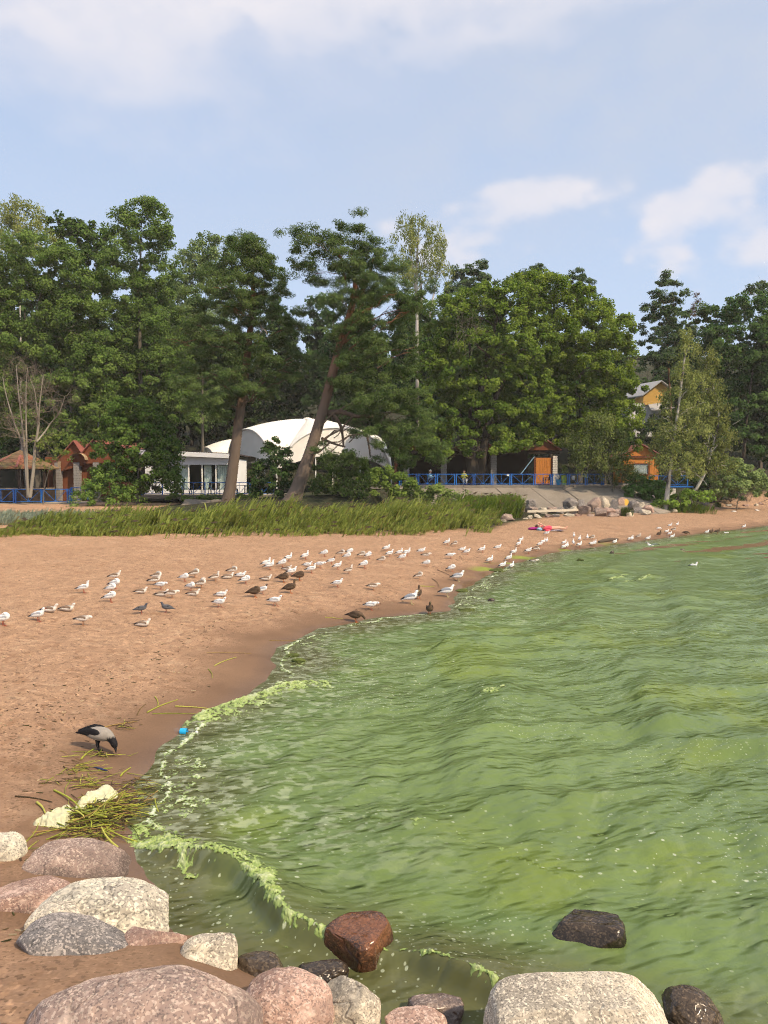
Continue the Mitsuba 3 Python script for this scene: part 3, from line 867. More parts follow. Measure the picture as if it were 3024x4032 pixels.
put(cafe_floor, ply(box((-13.2, 61.0, 1.90), (12.5, 6.6, 0.26)), "m_concrete"))
blk = thing("concrete_block", "grey concrete block at the foot of the straight pine", "block")
c = at_y(800, 1975, 52.5)
put(blk, ply(join(slab([(c[0] - 1.6, 52.2, 1.2), (c[0] + 0.5, 52.0, 1.2), (c[0] + 0.6, 53.4, 1.75), (c[0] - 1.5, 53.6, 1.85)], 0.8), box((c[0] + 0.95, 52.8, 1.35), (0.8, 1.2, 0.9))), "m_concrete"))


# ------------------------------------------------------------------ buildings
def brick_pillar(parent, x, y, z0, z1, w, mat, course=0.2, name="pillar"):
    k = part(parent, name, ply(box((x, y, (z0 + z1) / 2), (w - 0.03, w - 0.03, z1 - z0)), "m_mortar"))
    n = int((z1 - z0) / course)
    for i in range(n):
        zc = z0 + (i + 0.5) * course
        if i % 2:
            part(k, "brick", ply(box((x, y, zc), (w, w, course - 0.025)), mat))
        else:
            for sgn in (-1, 1):
                part(k, "brick", ply(box((x + sgn * w / 4, y, zc), (w / 2 - 0.015, w, course - 0.025)), mat))
    return k


# café
cf = thing("cafe_building", "white flat-roofed café with large windows left of the tent", "building")
cy, cz = 62.5, 2.03
cx0, cx1 = xat(575, cy), xat(912, cy)
wins = [xat(s, cy) for s in (693, 745, 798, 852, 905)]
part(cf, "side_wall", ply(box((cx0 + 0.1, cy + 3.5, cz + 1.45), (0.2, 7, 2.9)), "m_white_wall"))
part(cf, "side_wall", ply(box((cx1 - 0.1, cy + 3.5, cz + 1.45), (0.2, 7, 2.9)), "m_white_wall"))
part(cf, "back_wall", ply(box(((cx0 + cx1) / 2, cy + 7, cz + 1.45), (cx1 - cx0, 0.2, 2.9)), "m_interior"))
part(cf, "front_wall", ply(join(box(((cx0 + wins[0]) / 2, cy, cz + 1.2), (wins[0] - cx0, 0.2, 2.4)), box(((wins[0] + cx1) / 2, cy, cz + 0.16), (cx1 - wins[0], 0.2, 0.32))), "m_white_wall"))
part(cf, "lintel", ply(box(((cx0 + cx1) / 2, cy - 0.02, cz + 2.72), (cx1 - cx0, 0.24, 0.72)), "m_white_wall"))
for i in range(5):
    part(cf, "mullion", ply(box((wins[i], cy - 0.03, cz + 1.34), (0.075, 0.16, 2.06)), "m_white_frame"))
for i in range(4):
    a, b = wins[i] + 0.04, wins[i + 1] - 0.04
    part(cf, "window_pane", ply(quad((a, cy, cz + 0.34), (b, cy, cz + 0.34), (b, cy, cz + 2.34), (a, cy, cz + 2.34)), "m_glass"))
    if i != 1:
        n = 26
        xx = np.linspace(a, b if i in (0, 3) else a + 0.6 * (b - a), n)
        yy = cy + 0.45 + 0.05 * np.sin(xx * 38)
        v = np.vstack([np.stack([xx, yy, np.full(n, cz + 0.3)], 1), np.stack([xx, yy, np.full(n, cz + 2.36)], 1)])
        q = np.array([[j, j + 1, n + j + 1, n + j] for j in range(n - 1)])
        part(cf, "curtain", ply((v, q), "m_curtain", smooth=True))
rt = [(cx0 - 0.4, cy - 0.7, cz + 3.62), (cx1 + 0.3, cy - 0.7, cz + 3.28), (cx1 + 0.3, cy + 7.3, cz + 3.28), (cx0 - 0.4, cy + 7.3, cz + 3.62)]
rf = part(cf, "roof", ply(slab(rt, 0.10), "m_dark_trim"))
part(rf, "fascia", ply(slab([(rt[0][0], cy - 0.715, rt[0][2] - 0.06), (rt[1][0], cy - 0.715, rt[1][2] - 0.06), (rt[1][0], cy - 0.715, rt[1][2] - 0.42), (rt[0][0], cy - 0.715, rt[0][2] - 0.42)], 0.06, (0, 1, 0)), "m_white_wall"))
part(cf, "floor", ply(box(((cx0 + cx1) / 2, cy + 3.5, cz + 0.02), (cx1 - cx0 - 0.4, 6.6, 0.05)), "m_pale_wood"))

# wooden house with gables at the left
lh = thing("wooden_house", "brown wooden house with two red gables and grey brick pillars behind the dead tree", "house")
hy, hz = 61.0, 1.50
X = lambda s: xat(s, hy)
Z = lambda r, y=hy: H0 + (1888 - r) / F * y
part(lh, "wall", ply(box(((X(170) + X(520)) / 2, hy + 0.6, hz + 1.75), (X(520) - X(170), 0.2, 3.5)), "m_brown_wall"))
for ax, ar, lx_, rx_, low in ((300, 1736, 225, 332, 1786), (378, 1729, 332, 432, 1780), (470, 1733, 432, 510, 1780)):
    A, Lp, Rp = np.array([X(ax), hy, Z(ar)]), np.array([X(lx_), hy, Z(low + (30 if lx_ == 225 else 0))]), np.array([X(rx_), hy, Z(low)])
    part(lh, "gable", ply(slab([Lp - [0, 0, 0.9], Rp - [0, 0, 0.9], Rp, A - [0, 0, 0.05], Lp], 0.15, (0, 1, 0)), "m_brown_wall"))
    B = np.array([0, 5.0, 0.0])
    fr = np.array([0, -0.35, 0.03])
    for q, s in ((Lp, -1), (Rp, 1)):
        poly = [A + fr, q + fr, q + B, A + B]
        m_ = slab(poly if s < 0 else poly[::-1], 0.07)
        part(lh, "roof", ply(m_, "m_red_roof", uv=uvc(m_, 0.15, 0)))
for s in (231, 306, 382):
    brick_pillar(lh, X(s), hy + 0.1, hz, Z(1820), 0.47, "m_grey_brick")
arch = []
for i in range(11):
    t = math.pi * i / 10
    arch.append((X(320) + 0.62 * math.cos(t), Z(1812) + 0.55 * math.sin(t)))
aw = np.array([[x, hy - 0.7, z] for x, z in arch] + [[x, hy + 0.4, z] for x, z in arch])
part(lh, "awning", ply((aw, np.array([[i, i + 1, 12 + i, 11 + i] for i in range(10)])), "m_pale_wood", smooth=True))
part(lh, "sign_board", ply(box((X(239), hy - 0.12, Z(1829)), (0.22, 0.05, 0.5)), "m_pale_wood"))


# gazebos at the far left
def gazebo(label, cx, cy, z0, r, eave, apex, n=8):
    k = thing("gazebo", label, "gazebo", "low shingled gazebos behind the left railing")
    ang = [2 * math.pi * (i + 0.5) / n for i in range(n)]
    for i in range(n):
        a, b = ang[i], ang[(i + 1) % n]
        e = lambda t, rr, z: np.array([cx + rr * math.sin(t), cy + rr * math.cos(t), z])
        m_ = slab([np.array([cx, cy, apex]), e(b, r, eave), e(a, r, eave)], 0.10)
        rp = part(k, "roof_panel", ply(m_, "m_shingle"))
        if math.cos((a + b) / 2) < -0.3:
            for q in (0.25, 0.5, 0.75, 1.0):       # courses of shingles
                rr, zz = r * q, apex + (eave - apex) * q
                part(rp, "shingle_course", ply(slab([e(a, rr, zz + 0.015), e(b, rr, zz + 0.015), e(b, rr - 0.35 * r / 2.6, zz + 0.10 * 1.4 * (apex - eave)), e(a, rr - 0.35 * r / 2.6, zz + 0.10 * 1.4 * (apex - eave))], 0.03), "m_shingle"))
            mid = (a + b) / 2
        w0, w1 = r * 0.86, r * 0.86
        pa, pb = e(a, w0, z0), e(b, w0, z0)
        d = (pb - pa)
        L = np.linalg.norm(d)
        rot = np.stack([d / L, np.cross([0, 0, 1.0], d / L), [0, 0, 1.0]], 1)
        part(k, "post", ply(box(pa + [0, 0, (eave - z0) / 2], (0.16, 0.16, eave - z0)), "m_dark_wood"))
        part(k, "wall_panel", ply(box((pa + pb) / 2 + [0, 0, 0.5], (L - 0.16, 0.07, 1.0), rot=rot), "m_dark_wood"))
        part(k, "sill", ply(box((pa + pb) / 2 + [0, 0, 1.03], (L - 0.1, 0.12, 0.06), rot=rot), "m_pale_wood"))
    part(k, "floor", ply(box((cx, cy, z0 - 0.02), (r * 1.5, r * 1.5, 0.06)), "m_dark_wood"))
    for sx, dy in ((-0.34, 0), (0.30, 0.1)):       # red crests on the hips
        part(k, "ridge_cap", ply(beam((cx + sx * r * 0.4, cy - 0.5 * r * 0.5, apex - (apex - eave) * 0.30), (cx + sx * r * 1.12, cy - 0.96 * r, eave + 0.06), 0.16, 0.05), "m_red_roof", uv=np.zeros((8, 2))))
    part(k, "notice", ply(box((cx - 0.28 * r, cy - 0.85 * r - 0.02, z0 + 1.35), (0.38, 0.03, 0.55)), "m_pale_wood"))
    return k


g1 = gazebo("low brown shingled gazebo behind the dead tree and the left railing", xat(85, 59), 59.0, 1.5, 2.75, H0 + (1888 - 1842) / F * 58, H0 + (1888 - 1772) / F * 59)
gazebo("gazebo roof mostly cut off by the left edge of the frame", xat(-190, 60), 60.0, 1.5, 2.9, H0 + (1888 - 1842) / F * 58, H0 + (1888 - 1775) / F * 59)


# tent
def tent(label, C, half, n1, z0, harch, hpeak, hcorner, name="event_tent"):
    k = thing(name, label, "tent")
    n1 = np.array(n1) / np.hypot(*n1)
    n2 = np.array([-n1[1], n1[0]])
    N, R = 128, 26
    V = []

    def rim(u):
        """u in 0..4 runs round the square; returns plan position and height of the rim"""
        side = int(u) % 4
        t = (u - int(u)) * 2 - 1
        dirs = [(n1, n2), (n2, -n1), (-n1, -n2), (-n2, n1)][side]
        h = max(1 - abs(t) ** 2.3, 0) ** 0.62
        out = 1 + 0.10 * h
        pos = C + half * (dirs[0] * out + dirs[1] * t)
        return pos, hcorner + (harch - hcorner) * h, t
    for i in range(N):
        pos, h, t = rim(4 * i / N)
        for j in range(R + 1):
            q = j / R
            pl = C + (pos - C) * q
            zc = hpeak - (hpeak - h) * (q ** (1.9 if h > hcorner + 0.6 * (harch - hcorner) else 2.0)) - 0.22 * math.sin(math.pi * q) * abs(t) ** 3 * (hpeak - hcorner)
            V.append((pl[0], pl[1], z0 + zc))
    V = np.array(V)
    V[:, 2] += 0.05 * (meshkit.noise(V * 0.9, 3) - 0.5)
    i, j = np.meshgrid(np.arange(N), np.arange(R), indexing="ij")
    q = np.stack([i * (R + 1) + j, ((i + 1) % N) * (R + 1) + j, ((i + 1) % N) * (R + 1) + j + 1, i * (R + 1) + j + 1], -1).reshape(-1, 4)
    can = part(k, "canopy", ply((V, np.vstack([q[:, [0, 1, 2]], q[:, [0, 2, 3]]])), "m_membrane", smooth=40))
    for s in range(4):
        us = np.linspace(s + 0.012, s + 0.988, 33)
        P = np.array([[*rim(u)[0], z0 + rim(u)[1]] for u in us])
        part(k, "arch_pole", ply(tube(P - [0, 0, 0.05], 0.06, 6), "m_white_frame", smooth=True))
        inn = P.copy()
        inn[:, :2] = C + (P[:, :2] - C) * 0.985
        lowz = z0 + hcorner + (harch - hcorner) * 0.10 + 0.30 * (harch - hcorner) * (1 - np.linspace(-1, 1, 33) ** 2)
        bot = inn.copy()
        bot[:, 2] = np.minimum(inn[:, 2] - 0.02, lowz)
        inn[:, 2] -= 0.10
        v = np.vstack([inn, bot])
        qq = np.array([[a, a + 1, 34 + a, 33 + a] for a in range(32)])
        part(k, "end_wall", ply((v, np.vstack([qq[:, [0, 1, 2]], qq[:, [0, 2, 3]]])), "m_membrane", smooth=True))
    for s in range(4):
        pos = rim(s + 1e-4)[0]
        part(k, "corner_post", ply(beam((pos[0], pos[1], z0 - 0.2), (pos[0], pos[1], z0 + hcorner), 0.12), "m_white_frame"))
    part(k, "peak_cap", ply(tube([(C[0], C[1], z0 + hpeak - 0.1), (C[0], C[1], z0 + hpeak + 0.1), (C[0], C[1], z0 + hpeak + 0.17)], [0.5, 0.4, 0.1], 14), "m_membrane", smooth=True))
    for u in (0.3, 0.7, 1.3, 1.7):
        pos = C + (rim(u)[0] - C) * 0.97
        part(k, "pole", ply(beam((pos[0], pos[1], z0 - 0.2), (pos[0], pos[1], z0 + rim(u)[1] - 0.15), 0.09), "m_white_frame"))
    return k


tent("large white arched membrane tent behind the two pines", np.array([xat(1212, 77.5), 77.5]), 6.1, (-0.85, -0.53), 2.55, 5.5, 6.7, 1.2)
tent("smaller white arched tent behind the left end of the large tent", np.array([xat(945, 86.5), 86.5]), 3.6, (-0.85, -0.53), 2.55, 4.2, 5.2, 1.2)

# pavilion behind the terrace
pv_ = thing("terrace_pavilion", "dark open pavilion with red roof and brick pillars behind the terrace railing", "building")
py = 69.6
PX = lambda s: xat(s, py)
part(pv_, "back_wall", ply(box(((PX(1560) + PX(2110)) / 2, py + 4.2, ZT + 1.6), (PX(2110) - PX(1560), 0.2, 3.2)), "m_dark_wood"))
part(pv_, "side_wall", ply(box((PX(1560), py + 2.1, ZT + 1.6), (0.2, 4.2, 3.2)), "m_brown_wall"))
part(pv_, "beam", ply(box(((PX(1560) + PX(2200)) / 2, py + 0.05, ZT + 2.98), (PX(2200) - PX(1560), 0.22, 0.35)), "m_dark_wood"))
for s in (1600, 1747, 1852, 1942):
    brick_pillar(pv_, PX(s), py, ZT, ZT + 2.8, 0.52, "m_grey_brick")
brick_pillar(pv_, PX(2180), py - 0.25, ZT, ZT + 2.62, 0.42, "m_white_brick")
dr_ = part(pv_, "door", ply(box(((PX(2103) + PX(2170)) / 2, py - 0.2, ZT + 1.22), (PX(2170) - PX(2103), 0.08, 2.44)), "m_brown_wall"), label="tall orange plank door")
bw = (PX(2166) - PX(2106)) / 9
for i in range(9):
    part(dr_, "plank", ply(box((PX(2106) + bw * (i + 0.5), py - 0.26, ZT + 1.24), (bw - 0.012, 0.05, 2.36)), "m_orange"))
for s in (2101, 2170.5):
    part(dr_, "jamb", ply(box((PX(s), py - 0.26, ZT + 1.25), (0.09, 0.14, 2.5)), "m_brown_wall"))
for a, b in ((1560, 1665), (1665, 1770), (1770, 1870), (1870, 1966), (1966, 2075), (2075, 2205)):
    A = np.array([PX((a + b) / 2), py - 0.5, Z(1727 if a > 1900 else 1745, py)])
    Lp, Rp = np.array([PX(a), py - 0.5, ZT + 3.15]), np.array([PX(b), py - 0.5, ZT + 3.15])
    B = np.array([0, 5.2, 0])
    for poly in ([A, Lp, Lp + B, A + B], [Rp, A, A + B, Rp + B]):
        m_ = slab(poly, 0.07)
        part(pv_, "roof", ply(m_, "m_red_roof", uv=uvc(m_, 0.5, 0)))
    part(pv_, "gable", ply(slab([Lp + [0, 0.3, -0.03], Rp + [0, 0.3, -0.03], A + [0, 0.3, -0.08]], 0.08, (0, 1, 0)), "m_brown_wall"))
tarp = part(pv_, "guy_pole", ply(beam((PX(2040), py - 1.2, ZT + 0.95), (PX(2098), py - 0.6, ZT + 2.55), 0.05), "m_lightblue_cloth"), label="pale blue slanting pole")

# orange hut
oh = thing("orange_hut", "small bright orange wooden hut with barred window behind the right bushes", "hut")
oy = 72.0
OX = lambda s: xat(s, oy)
oz = Z(1900, oy)
part(oh, "wall", ply(box(((OX(2450) + OX(2590)) / 2, oy + 1.5, (oz + Z(1797, oy)) / 2), (OX(2590) - OX(2450), 3.0, Z(1797, oy) - oz)), "m_orange"))
nb = 16
for i in range(nb):
    bx = OX(2450) + (OX(2590) - OX(2450)) * (i + 0.5) / nb
    if not 2485 < 2450 + 140 * (i + 0.5) / nb < 2555:
        part(oh, "board", ply(box((bx, oy - 0.02, (oz + Z(1798, oy)) / 2), ((OX(2590) - OX(2450)) / nb - 0.015, 0.05, Z(1798, oy) - oz)), "m_orange"))
part(oh, "plinth", ply(box(((OX(2450) + OX(2590)) / 2, oy + 1.5, oz - 1.0), (OX(2590) - OX(2450) - 0.1, 2.9, 2.0)), "m_grey_brick"))
part(oh, "cornice", ply(box(((OX(2445) + OX(2595)) / 2, oy - 0.05, Z(1800, oy)), (OX(2595) - OX(2445), 0.2, 0.14)), "m_brown_wall"))
wn = part(oh, "window", ply(box(((OX(2490) + OX(2549)) / 2, oy - 0.02, (Z(1827, oy) + Z(1868, oy)) / 2), (OX(2549) - OX(2490), 0.06, Z(1827, oy) - Z(1868, oy))), "m_curtain"))
part(wn, "frame", ply(join(*[beam((OX(a), oy - 0.09, Z(b, oy)), (OX(c_), oy - 0.09, Z(d, oy)), 0.09) for a, b, c_, d in ((2488, 1826, 2551, 1826), (2486, 1869, 2553, 1869), (2489, 1826, 2489, 1869), (2550, 1826, 2550, 1869))]), "m_brown_wall"))
for i in range(8):
    s = 2494 + i * 7.3
    part(wn, "bar", ply(beam((OX(s + 1.5), oy - 0.12, Z(1829, oy)), (OX(s - 1.5), oy - 0.12, Z(1867, oy)), 0.025), "m_dark_trim"))
A, Lp, Rp = np.array([OX(2520), oy - 0.4, Z(1748, oy)]), np.array([OX(2436), oy - 0.4, Z(1795, oy)]), np.array([OX(2604), oy - 0.4, Z(1795, oy)])
for poly in ([A, Lp, Lp + [0, 4, 0], A + [0, 4, 0]], [Rp, A, A + [0, 4, 0], Rp + [0, 4, 0]]):
    m_ = slab(poly, 0.09)
    part(oh, "roof", ply(m_, "m_red_roof", uv=uvc(m_, 0.8, 0)))
part(oh, "gable", ply(slab([Lp + [0, 0.45, 0], Rp + [0, 0.45, 0], A + [0, 0.45, -0.1]], 0.1, (0, 1, 0)), "m_orange"))
pier = thing("brick_pier", "small white brick pier under the blue deck beside the birch", "pier")
brick_pillar(pier, xat(2645, 68.2), 68.2, 1.6, 2.52, 0.5, "m_white_brick", name="pier_core")
put(thing("blue_deck", "blue wooden deck edge on the brick pier", "deck"), ply(box((xat(2640, 68.4), 68.8, 2.56), (3.6, 1.8, 0.1)), "m_blue"))

# yellow house on the hill
yh = thing("yellow_house", "yellow wooden house with grey roof high among the trees on the right", "house")
yy = 104.0
YX = lambda s: xat(s, yy)
YZ = lambda r: Z(r, yy)
part(yh, "wall", ply(box((YX(2555), yy + 3, (YZ(1590) + YZ(1720)) / 2), (YX(2640) - YX(2470), 6, YZ(1590) - YZ(1720))), "m_white_wall"))
A, Lp, Rp = np.array([YX(2592), yy - 0.6, YZ(1502)]), np.array([YX(2518), yy - 0.6, YZ(1560)]), np.array([YX(2660), yy - 0.6, YZ(1552)])
part(yh, "gable", ply(slab([Lp + [0.3, 0.6, -1.2], Rp + [-0.3, 0.6, -1.2], Rp + [-0.3, 0.6, -0.1], A + [0, 0.6, -0.1], Lp + [0.3, 0.6, -0.1]], 4, (0, 1, 0)), "m_yellow_wall"))
for poly in ([A, Lp, Lp + [-1.2, 6, 0.2], A + [-1.2, 6, 0.2]], [Rp, A, A + [-1.2, 6, 0.2], Rp + [-1.2, 6, 0.2]]):
    part(yh, "roof", ply(slab(poly, 0.12), "m_grey_roof"))
part(yh, "eave_board", ply(beam((YX(2530), yy - 0.2, YZ(1592)), (YX(2640), yy - 0.2, YZ(1575)), 0.12, 0.35), "m_yellow_wall"))
part(yh, "porch_roof", ply(slab([(YX(2540), yy - 1.8, YZ(1620)), (YX(2630), yy - 1.8, YZ(1612)), (YX(2640), yy + 0.2, YZ(1574)), (YX(2545), yy + 0.2, YZ(1588))], 0.12), "m_grey_roof"))
for s in (2562, 2600):
    w_ = part(yh, "window", ply(box((YX(s), yy - 0.05, YZ(1652)), (0.85, 0.12, 1.3)), "m_interior"))
    part(w_, "frame", ply(join(*[box((YX(s) + dx, yy - 0.13, YZ(1652) + dz), sz) for dx, dz, sz in ((-0.45, 0, (0.1, 0.1, 1.4)), (0.45, 0, (0.1, 0.1, 1.4)), (0, 0.68, (1.0, 0.1, 0.1)), (0, -0.68, (1.0, 0.1, 0.1)), (0, 0, (0.06, 0.08, 1.3)))]), "m_white_frame"))


# ------------------------------------------------------------------ trees
def leaf_quads(P, A, B):
    n = len(P)
    v = np.stack([P - A, P + B, P + A, P - B], 1).reshape(-1, 3)
    k = np.arange(n)[:, None] * 4
    f = np.vstack([k + [0, 1, 2], k + [0, 2, 3]])
    return v, f


def crown(lobes, per, leaf, aspect, rng, c0, c1, clump=0.55, shell=0.5, flat=0.75, droop=0.0, updir=0.5):
    """lobes: rows of centre (3) and radii (3). Leaves in clumps spread through the lobes' volumes"""
    lobes = np.asarray(lobes, float)
    area = np.pi * lobes[:, 3] * lobes[:, 5]
    Ps, Ns, Ts = [], [], []
    for (x, y, z, a, b, c), ar in zip(lobes, area):
        n = int(per * ar)
        nc = max(5, int(ar * 1.5 / clump ** 2 * 0.55))
        d = rng.normal(size=(nc, 3))
        d /= np.linalg.norm(d, axis=1, keepdims=True)
        d[:, 2] = np.where(d[:, 2] < -0.55, -d[:, 2], d[:, 2])
        rad = shell + (1.03 - shell) * rng.random(nc) ** 0.6
        cc = np.array([x, y, z]) + d * rad[:, None] * [a, b, c]
        cr = clump * rng.uniform(0.55, 1.35, nc)
        ci = rng.integers(0, nc, n)
        e = rng.normal(size=(n, 3))
        e /= np.linalg.norm(e, axis=1, keepdims=True)
        e *= (rng.random(n) ** 0.45)[:, None]
        p = cc[ci] + e * cr[ci][:, None] * [1, 1, flat]
        p[:, 2] -= droop * rng.random(n) ** 2
        Ps.append(p)
        Ns.append(0.55 * e + 0.45 * d[ci] + [0, 0, updir])
        Ts.append(rng.random(nc)[ci] * 0.6 + 0.4 * rng.random(n))
    P, N, t = np.vstack(Ps), np.vstack(Ns), np.concatenate(Ts)
    N = N / np.linalg.norm(N, axis=1, keepdims=True) + rng.normal(size=P.shape) * 0.55
    N /= np.linalg.norm(N, axis=1, keepdims=True)
    A = np.cross(N, rng.normal(size=P.shape))
    A[:, 2] -= droop * 2
    A /= np.linalg.norm(A, axis=1, keepdims=True)
    B = np.cross(N, A)
    B /= np.linalg.norm(B, axis=1, keepdims=True) + 1e-9
    L = leaf * rng.uniform(0.6, 1.3, len(P))
    v, f = leaf_quads(P, A * L[:, None] * 0.5, B * L[:, None] * 0.5 * aspect)
    col = np.asarray(c0) + (np.asarray(c1) - np.asarray(c0)) * t[:, None]
    col = col * rng.uniform(0.8, 1.2, (len(P), 1)) * 1.85
    return (v, f), np.repeat(np.clip(col, 0.004, 0.9), 4, 0)


DEC0, DEC1 = (0.040, 0.078, 0.018), (0.130, 0.190, 0.048)
MAP0, MAP1 = (0.040, 0.084, 0.012), (0.145, 0.198, 0.034)
BIR0, BIR1 = (0.075, 0.105, 0.028), (0.215, 0.235, 0.080)
PIN0, PIN1 = (0.034, 0.066, 0.020), (0.100, 0.140, 0.045)
BARK = {"grey": ((0.13, 0.12, 0.10), (0.16, 0.145, 0.12)), "pine": ((0.155, 0.12, 0.095), (0.27, 0.125, 0.065)), "birch": ((0.46, 0.44, 0.40), (0.52, 0.50, 0.46)), "dark": ((0.06, 0.05, 0.04), (0.09, 0.075, 0.06))}


def bark_cols(v, kind, z0, z1, rng):
    a, b = (np.array(q) for q in BARK[kind])
    t = np.clip((v[:, 2] - z0) / max(z1 - z0, 0.1), 0, 1)[:, None]
    t = np.clip((t - 0.35) * 2.2, 0, 1) if kind == "pine" else t
    c = a + (b - a) * t
    c = c * (0.75 + 0.5 * meshkit.noise(v * [3.0, 3.0, 1.2], 5)[:, None])
    if kind == "birch":
        band = (meshkit.noise(v * [2.0, 2.0, 3.2], 15) > 0.66)[:, None]
        c = np.where(band, [0.05, 0.045, 0.04], c)
        c = np.where(v[:, 2:] < z0 + 1.0, c * (0.35 + 0.5 * meshkit.noise(v * 5)[:, None]), c)
    return c


def branch(a, b, r0, r1, rng, sag=0.12, n=8):
    a, b = np.asarray(a, float), np.asarray(b, float)
    L = np.linalg.norm(b - a)
    t = np.linspace(0, 1, n)[:, None]
    w = rng.normal(size=(n, 3)) * L * 0.025
    w[0] = w[-1] = 0
    bow = np.sin(np.pi * t) * np.array([0, 0, 1.0]) * L * sag
    return tube(a + (b - a) * t + w + bow, r0 + (r1 - r0) * t[:, 0], 5)


def tree(name, label, cat, y, base_px, lobes_px, bark="grey", trunk=None, r0=0.22, per=95, leaf=0.2, aspect=0.62, col=(DEC0, DEC1), seed=0, clump=0.6, droop=0.0, group=None, limbs=9, depth=1.0, flat=0.75, shell=0.5, base_z=None, topfrac=0.8, updir=0.5, yspread=0.35, mat="m_leaf", extra_trunks=(), pads=False):
    rng = np.random.default_rng(seed)
    m = ppm(y)
    k = thing(name, label, cat, group)
    L = []
    for q in lobes_px:
        sx, sy, rx, ry = q[:4]
        dy = (q[4] if len(q) > 4 else rng.uniform(-1, 1) * yspread * rx / m)
        c = at_y(sx, sy, y + dy)
        a = rx / m
        L.append((*c, a, a * depth, ry / m))
    L = np.array(L)
    if pads:                       # needle pads: each with smaller ones about it, so that the layers run together
        ex = []
        for q in L:
            for _ in range(3):
                e = rng.normal(size=3) * q[3:6] * [0.75, 0.75, 0.9]
                ex.append((*(q[:3] + e), q[3] * rng.uniform(0.4, 0.7), q[4] * rng.uniform(0.4, 0.7), q[5] * rng.uniform(0.7, 1.1)))
        L = np.vstack([L * [1, 1, 1, 0.85, 0.85, 1], ex])
    bx = xat(base_px[0], y)
    bz = float(terrain(bx, y)) if base_z is None else base_z
    if trunk is None:
        top = L[np.argmax(L[:, 2])]
        zt = bz + (top[2] - bz) * topfrac
        mid = (L[:, :3] * (L[:, 3] * L[:, 5])[:, None]).sum(0) / (L[:, 3] * L[:, 5]).sum()
        pts = [(bx, y, bz - 0.2), (bx + 0.15 * (mid[0] - bx), y, bz + 0.3 * (zt - bz)), (bx + 0.6 * (mid[0] - bx), y, bz + 0.62 * (zt - bz)), ((top[0] + mid[0]) / 2, top[1], zt)]
        tp = smooth_path(pts, 16)
        rr = r0 * np.array([1.35] + [1.0 - 0.85 * i / 15 for i in range(1, 16)])
    else:
        pts = [at_y(sx, sy, y) for sx, sy, *_ in trunk]
        pts[0] = np.array([pts[0][0], y, bz - 0.25])
        tp = smooth_path(pts, 26)
        rr = np.interp(np.linspace(0, 1, 26), np.linspace(0, 1, len(trunk)), [q[2] / m for q in trunk])
    tm = [tube(tp, rr, 12)]
    for et in extra_trunks:
        ep = smooth_path([at_y(sx, sy, y + 0.4) for sx, sy, *_ in et], 14)
        tm.append(tube(ep, np.linspace(et[0][2] / m, et[-1][2] / m, 14), 8))
    tips = L[rng.permutation(len(L))[:limbs]]
    lm = []
    for t in tips:
        zz = t[2] - rng.uniform(0.1, 0.5) * np.hypot(t[0] - bx, t[5]) - 0.3
        i = int(np.argmin(np.abs(tp[:, 2] - min(zz, tp[-1, 2]))))
        i = max(i, 4)
        br = max(min(rr[i] * (0.22 if bark == "pine" else 0.5), 0.07 if bark == "pine" else 0.11), 0.02)
        lm.append(branch(tp[i], t[:3] + rng.normal(size=3) * t[3:6] * 0.25, br, br * 0.3, rng))
        for _ in range(2):
            q = t[:3] + rng.normal(size=3) * t[3:6] * 0.6
            lm.append(branch(tp[i] + (t[:3] - tp[i]) * rng.uniform(0.4, 0.75), q, br * 0.5, br * 0.15, rng))
    tmesh = join(*tm)
    part(k, "trunk", ply(tmesh, "m_bark", smooth=True, color=bark_cols(tmesh[0], bark, bz, tp[-1, 2], rng)))
    if lm:
        lmesh = join(*lm)
        part(k, "limbs", ply(lmesh, "m_bark", smooth=True, color=bark_cols(lmesh[0], bark, bz, tp[-1, 2], rng)))
    cm, cc = crown(L, per, leaf, aspect, rng, *col, clump=clump, droop=droop, flat=flat, shell=shell, updir=updir)
    part(k, "crown", ply(cm, mat, color=cc))
    return k


# left broadleaves
tree("broadleaf_tree", "big bushy green broadleaf tree at the left edge behind the bare dead tree", "tree", 64, (150, 1900),
     [(150, 1010, 150, 90), (60, 1120, 140, 110), (250, 1090, 120, 110), (130, 1220, 190, 120), (290, 1290, 130, 130), (70, 1370, 160, 120), (220, 1430, 180, 120), (360, 1470, 130, 120), (80, 1540, 150, 120), (250, 1590, 180, 120), (390, 1640, 110, 110), (110, 1680, 150, 90), (280, 1710, 120, 70), (-60, 1300, 120, 300), (-60, 1600, 120, 160)], seed=1, r0=0.33, per=370, leaf=0.195, aspect=0.75, clump=0.6)
tree("birch_tree", "feathery birch top sticking up at the top left corner of the wood", "tree", 74, (90, 1900), [(70, 830, 50, 60), (110, 850, 70, 55), (60, 930, 90, 70), (140, 960, 90, 80), (20, 900, 40, 100), (60, 1050, 120, 90)], seed=2, bark="birch", col=(BIR0, BIR1), per=150, leaf=0.24, aspect=0.45, droop=0.5, clump=0.5)
tree("broadleaf_tree", "dark rounded tree top between the birch top and the tall leafy tree", "tree", 76, (270, 1900), [(250, 900, 70, 45), (320, 920, 60, 50), (290, 980, 120, 80), (380, 960, 50, 80), (350, 1100, 100, 120), (280, 1250, 120, 150)], seed=3, per=170, leaf=0.29, aspect=0.75, col=((0.026, 0.055, 0.014), (0.090, 0.140, 0.036)))
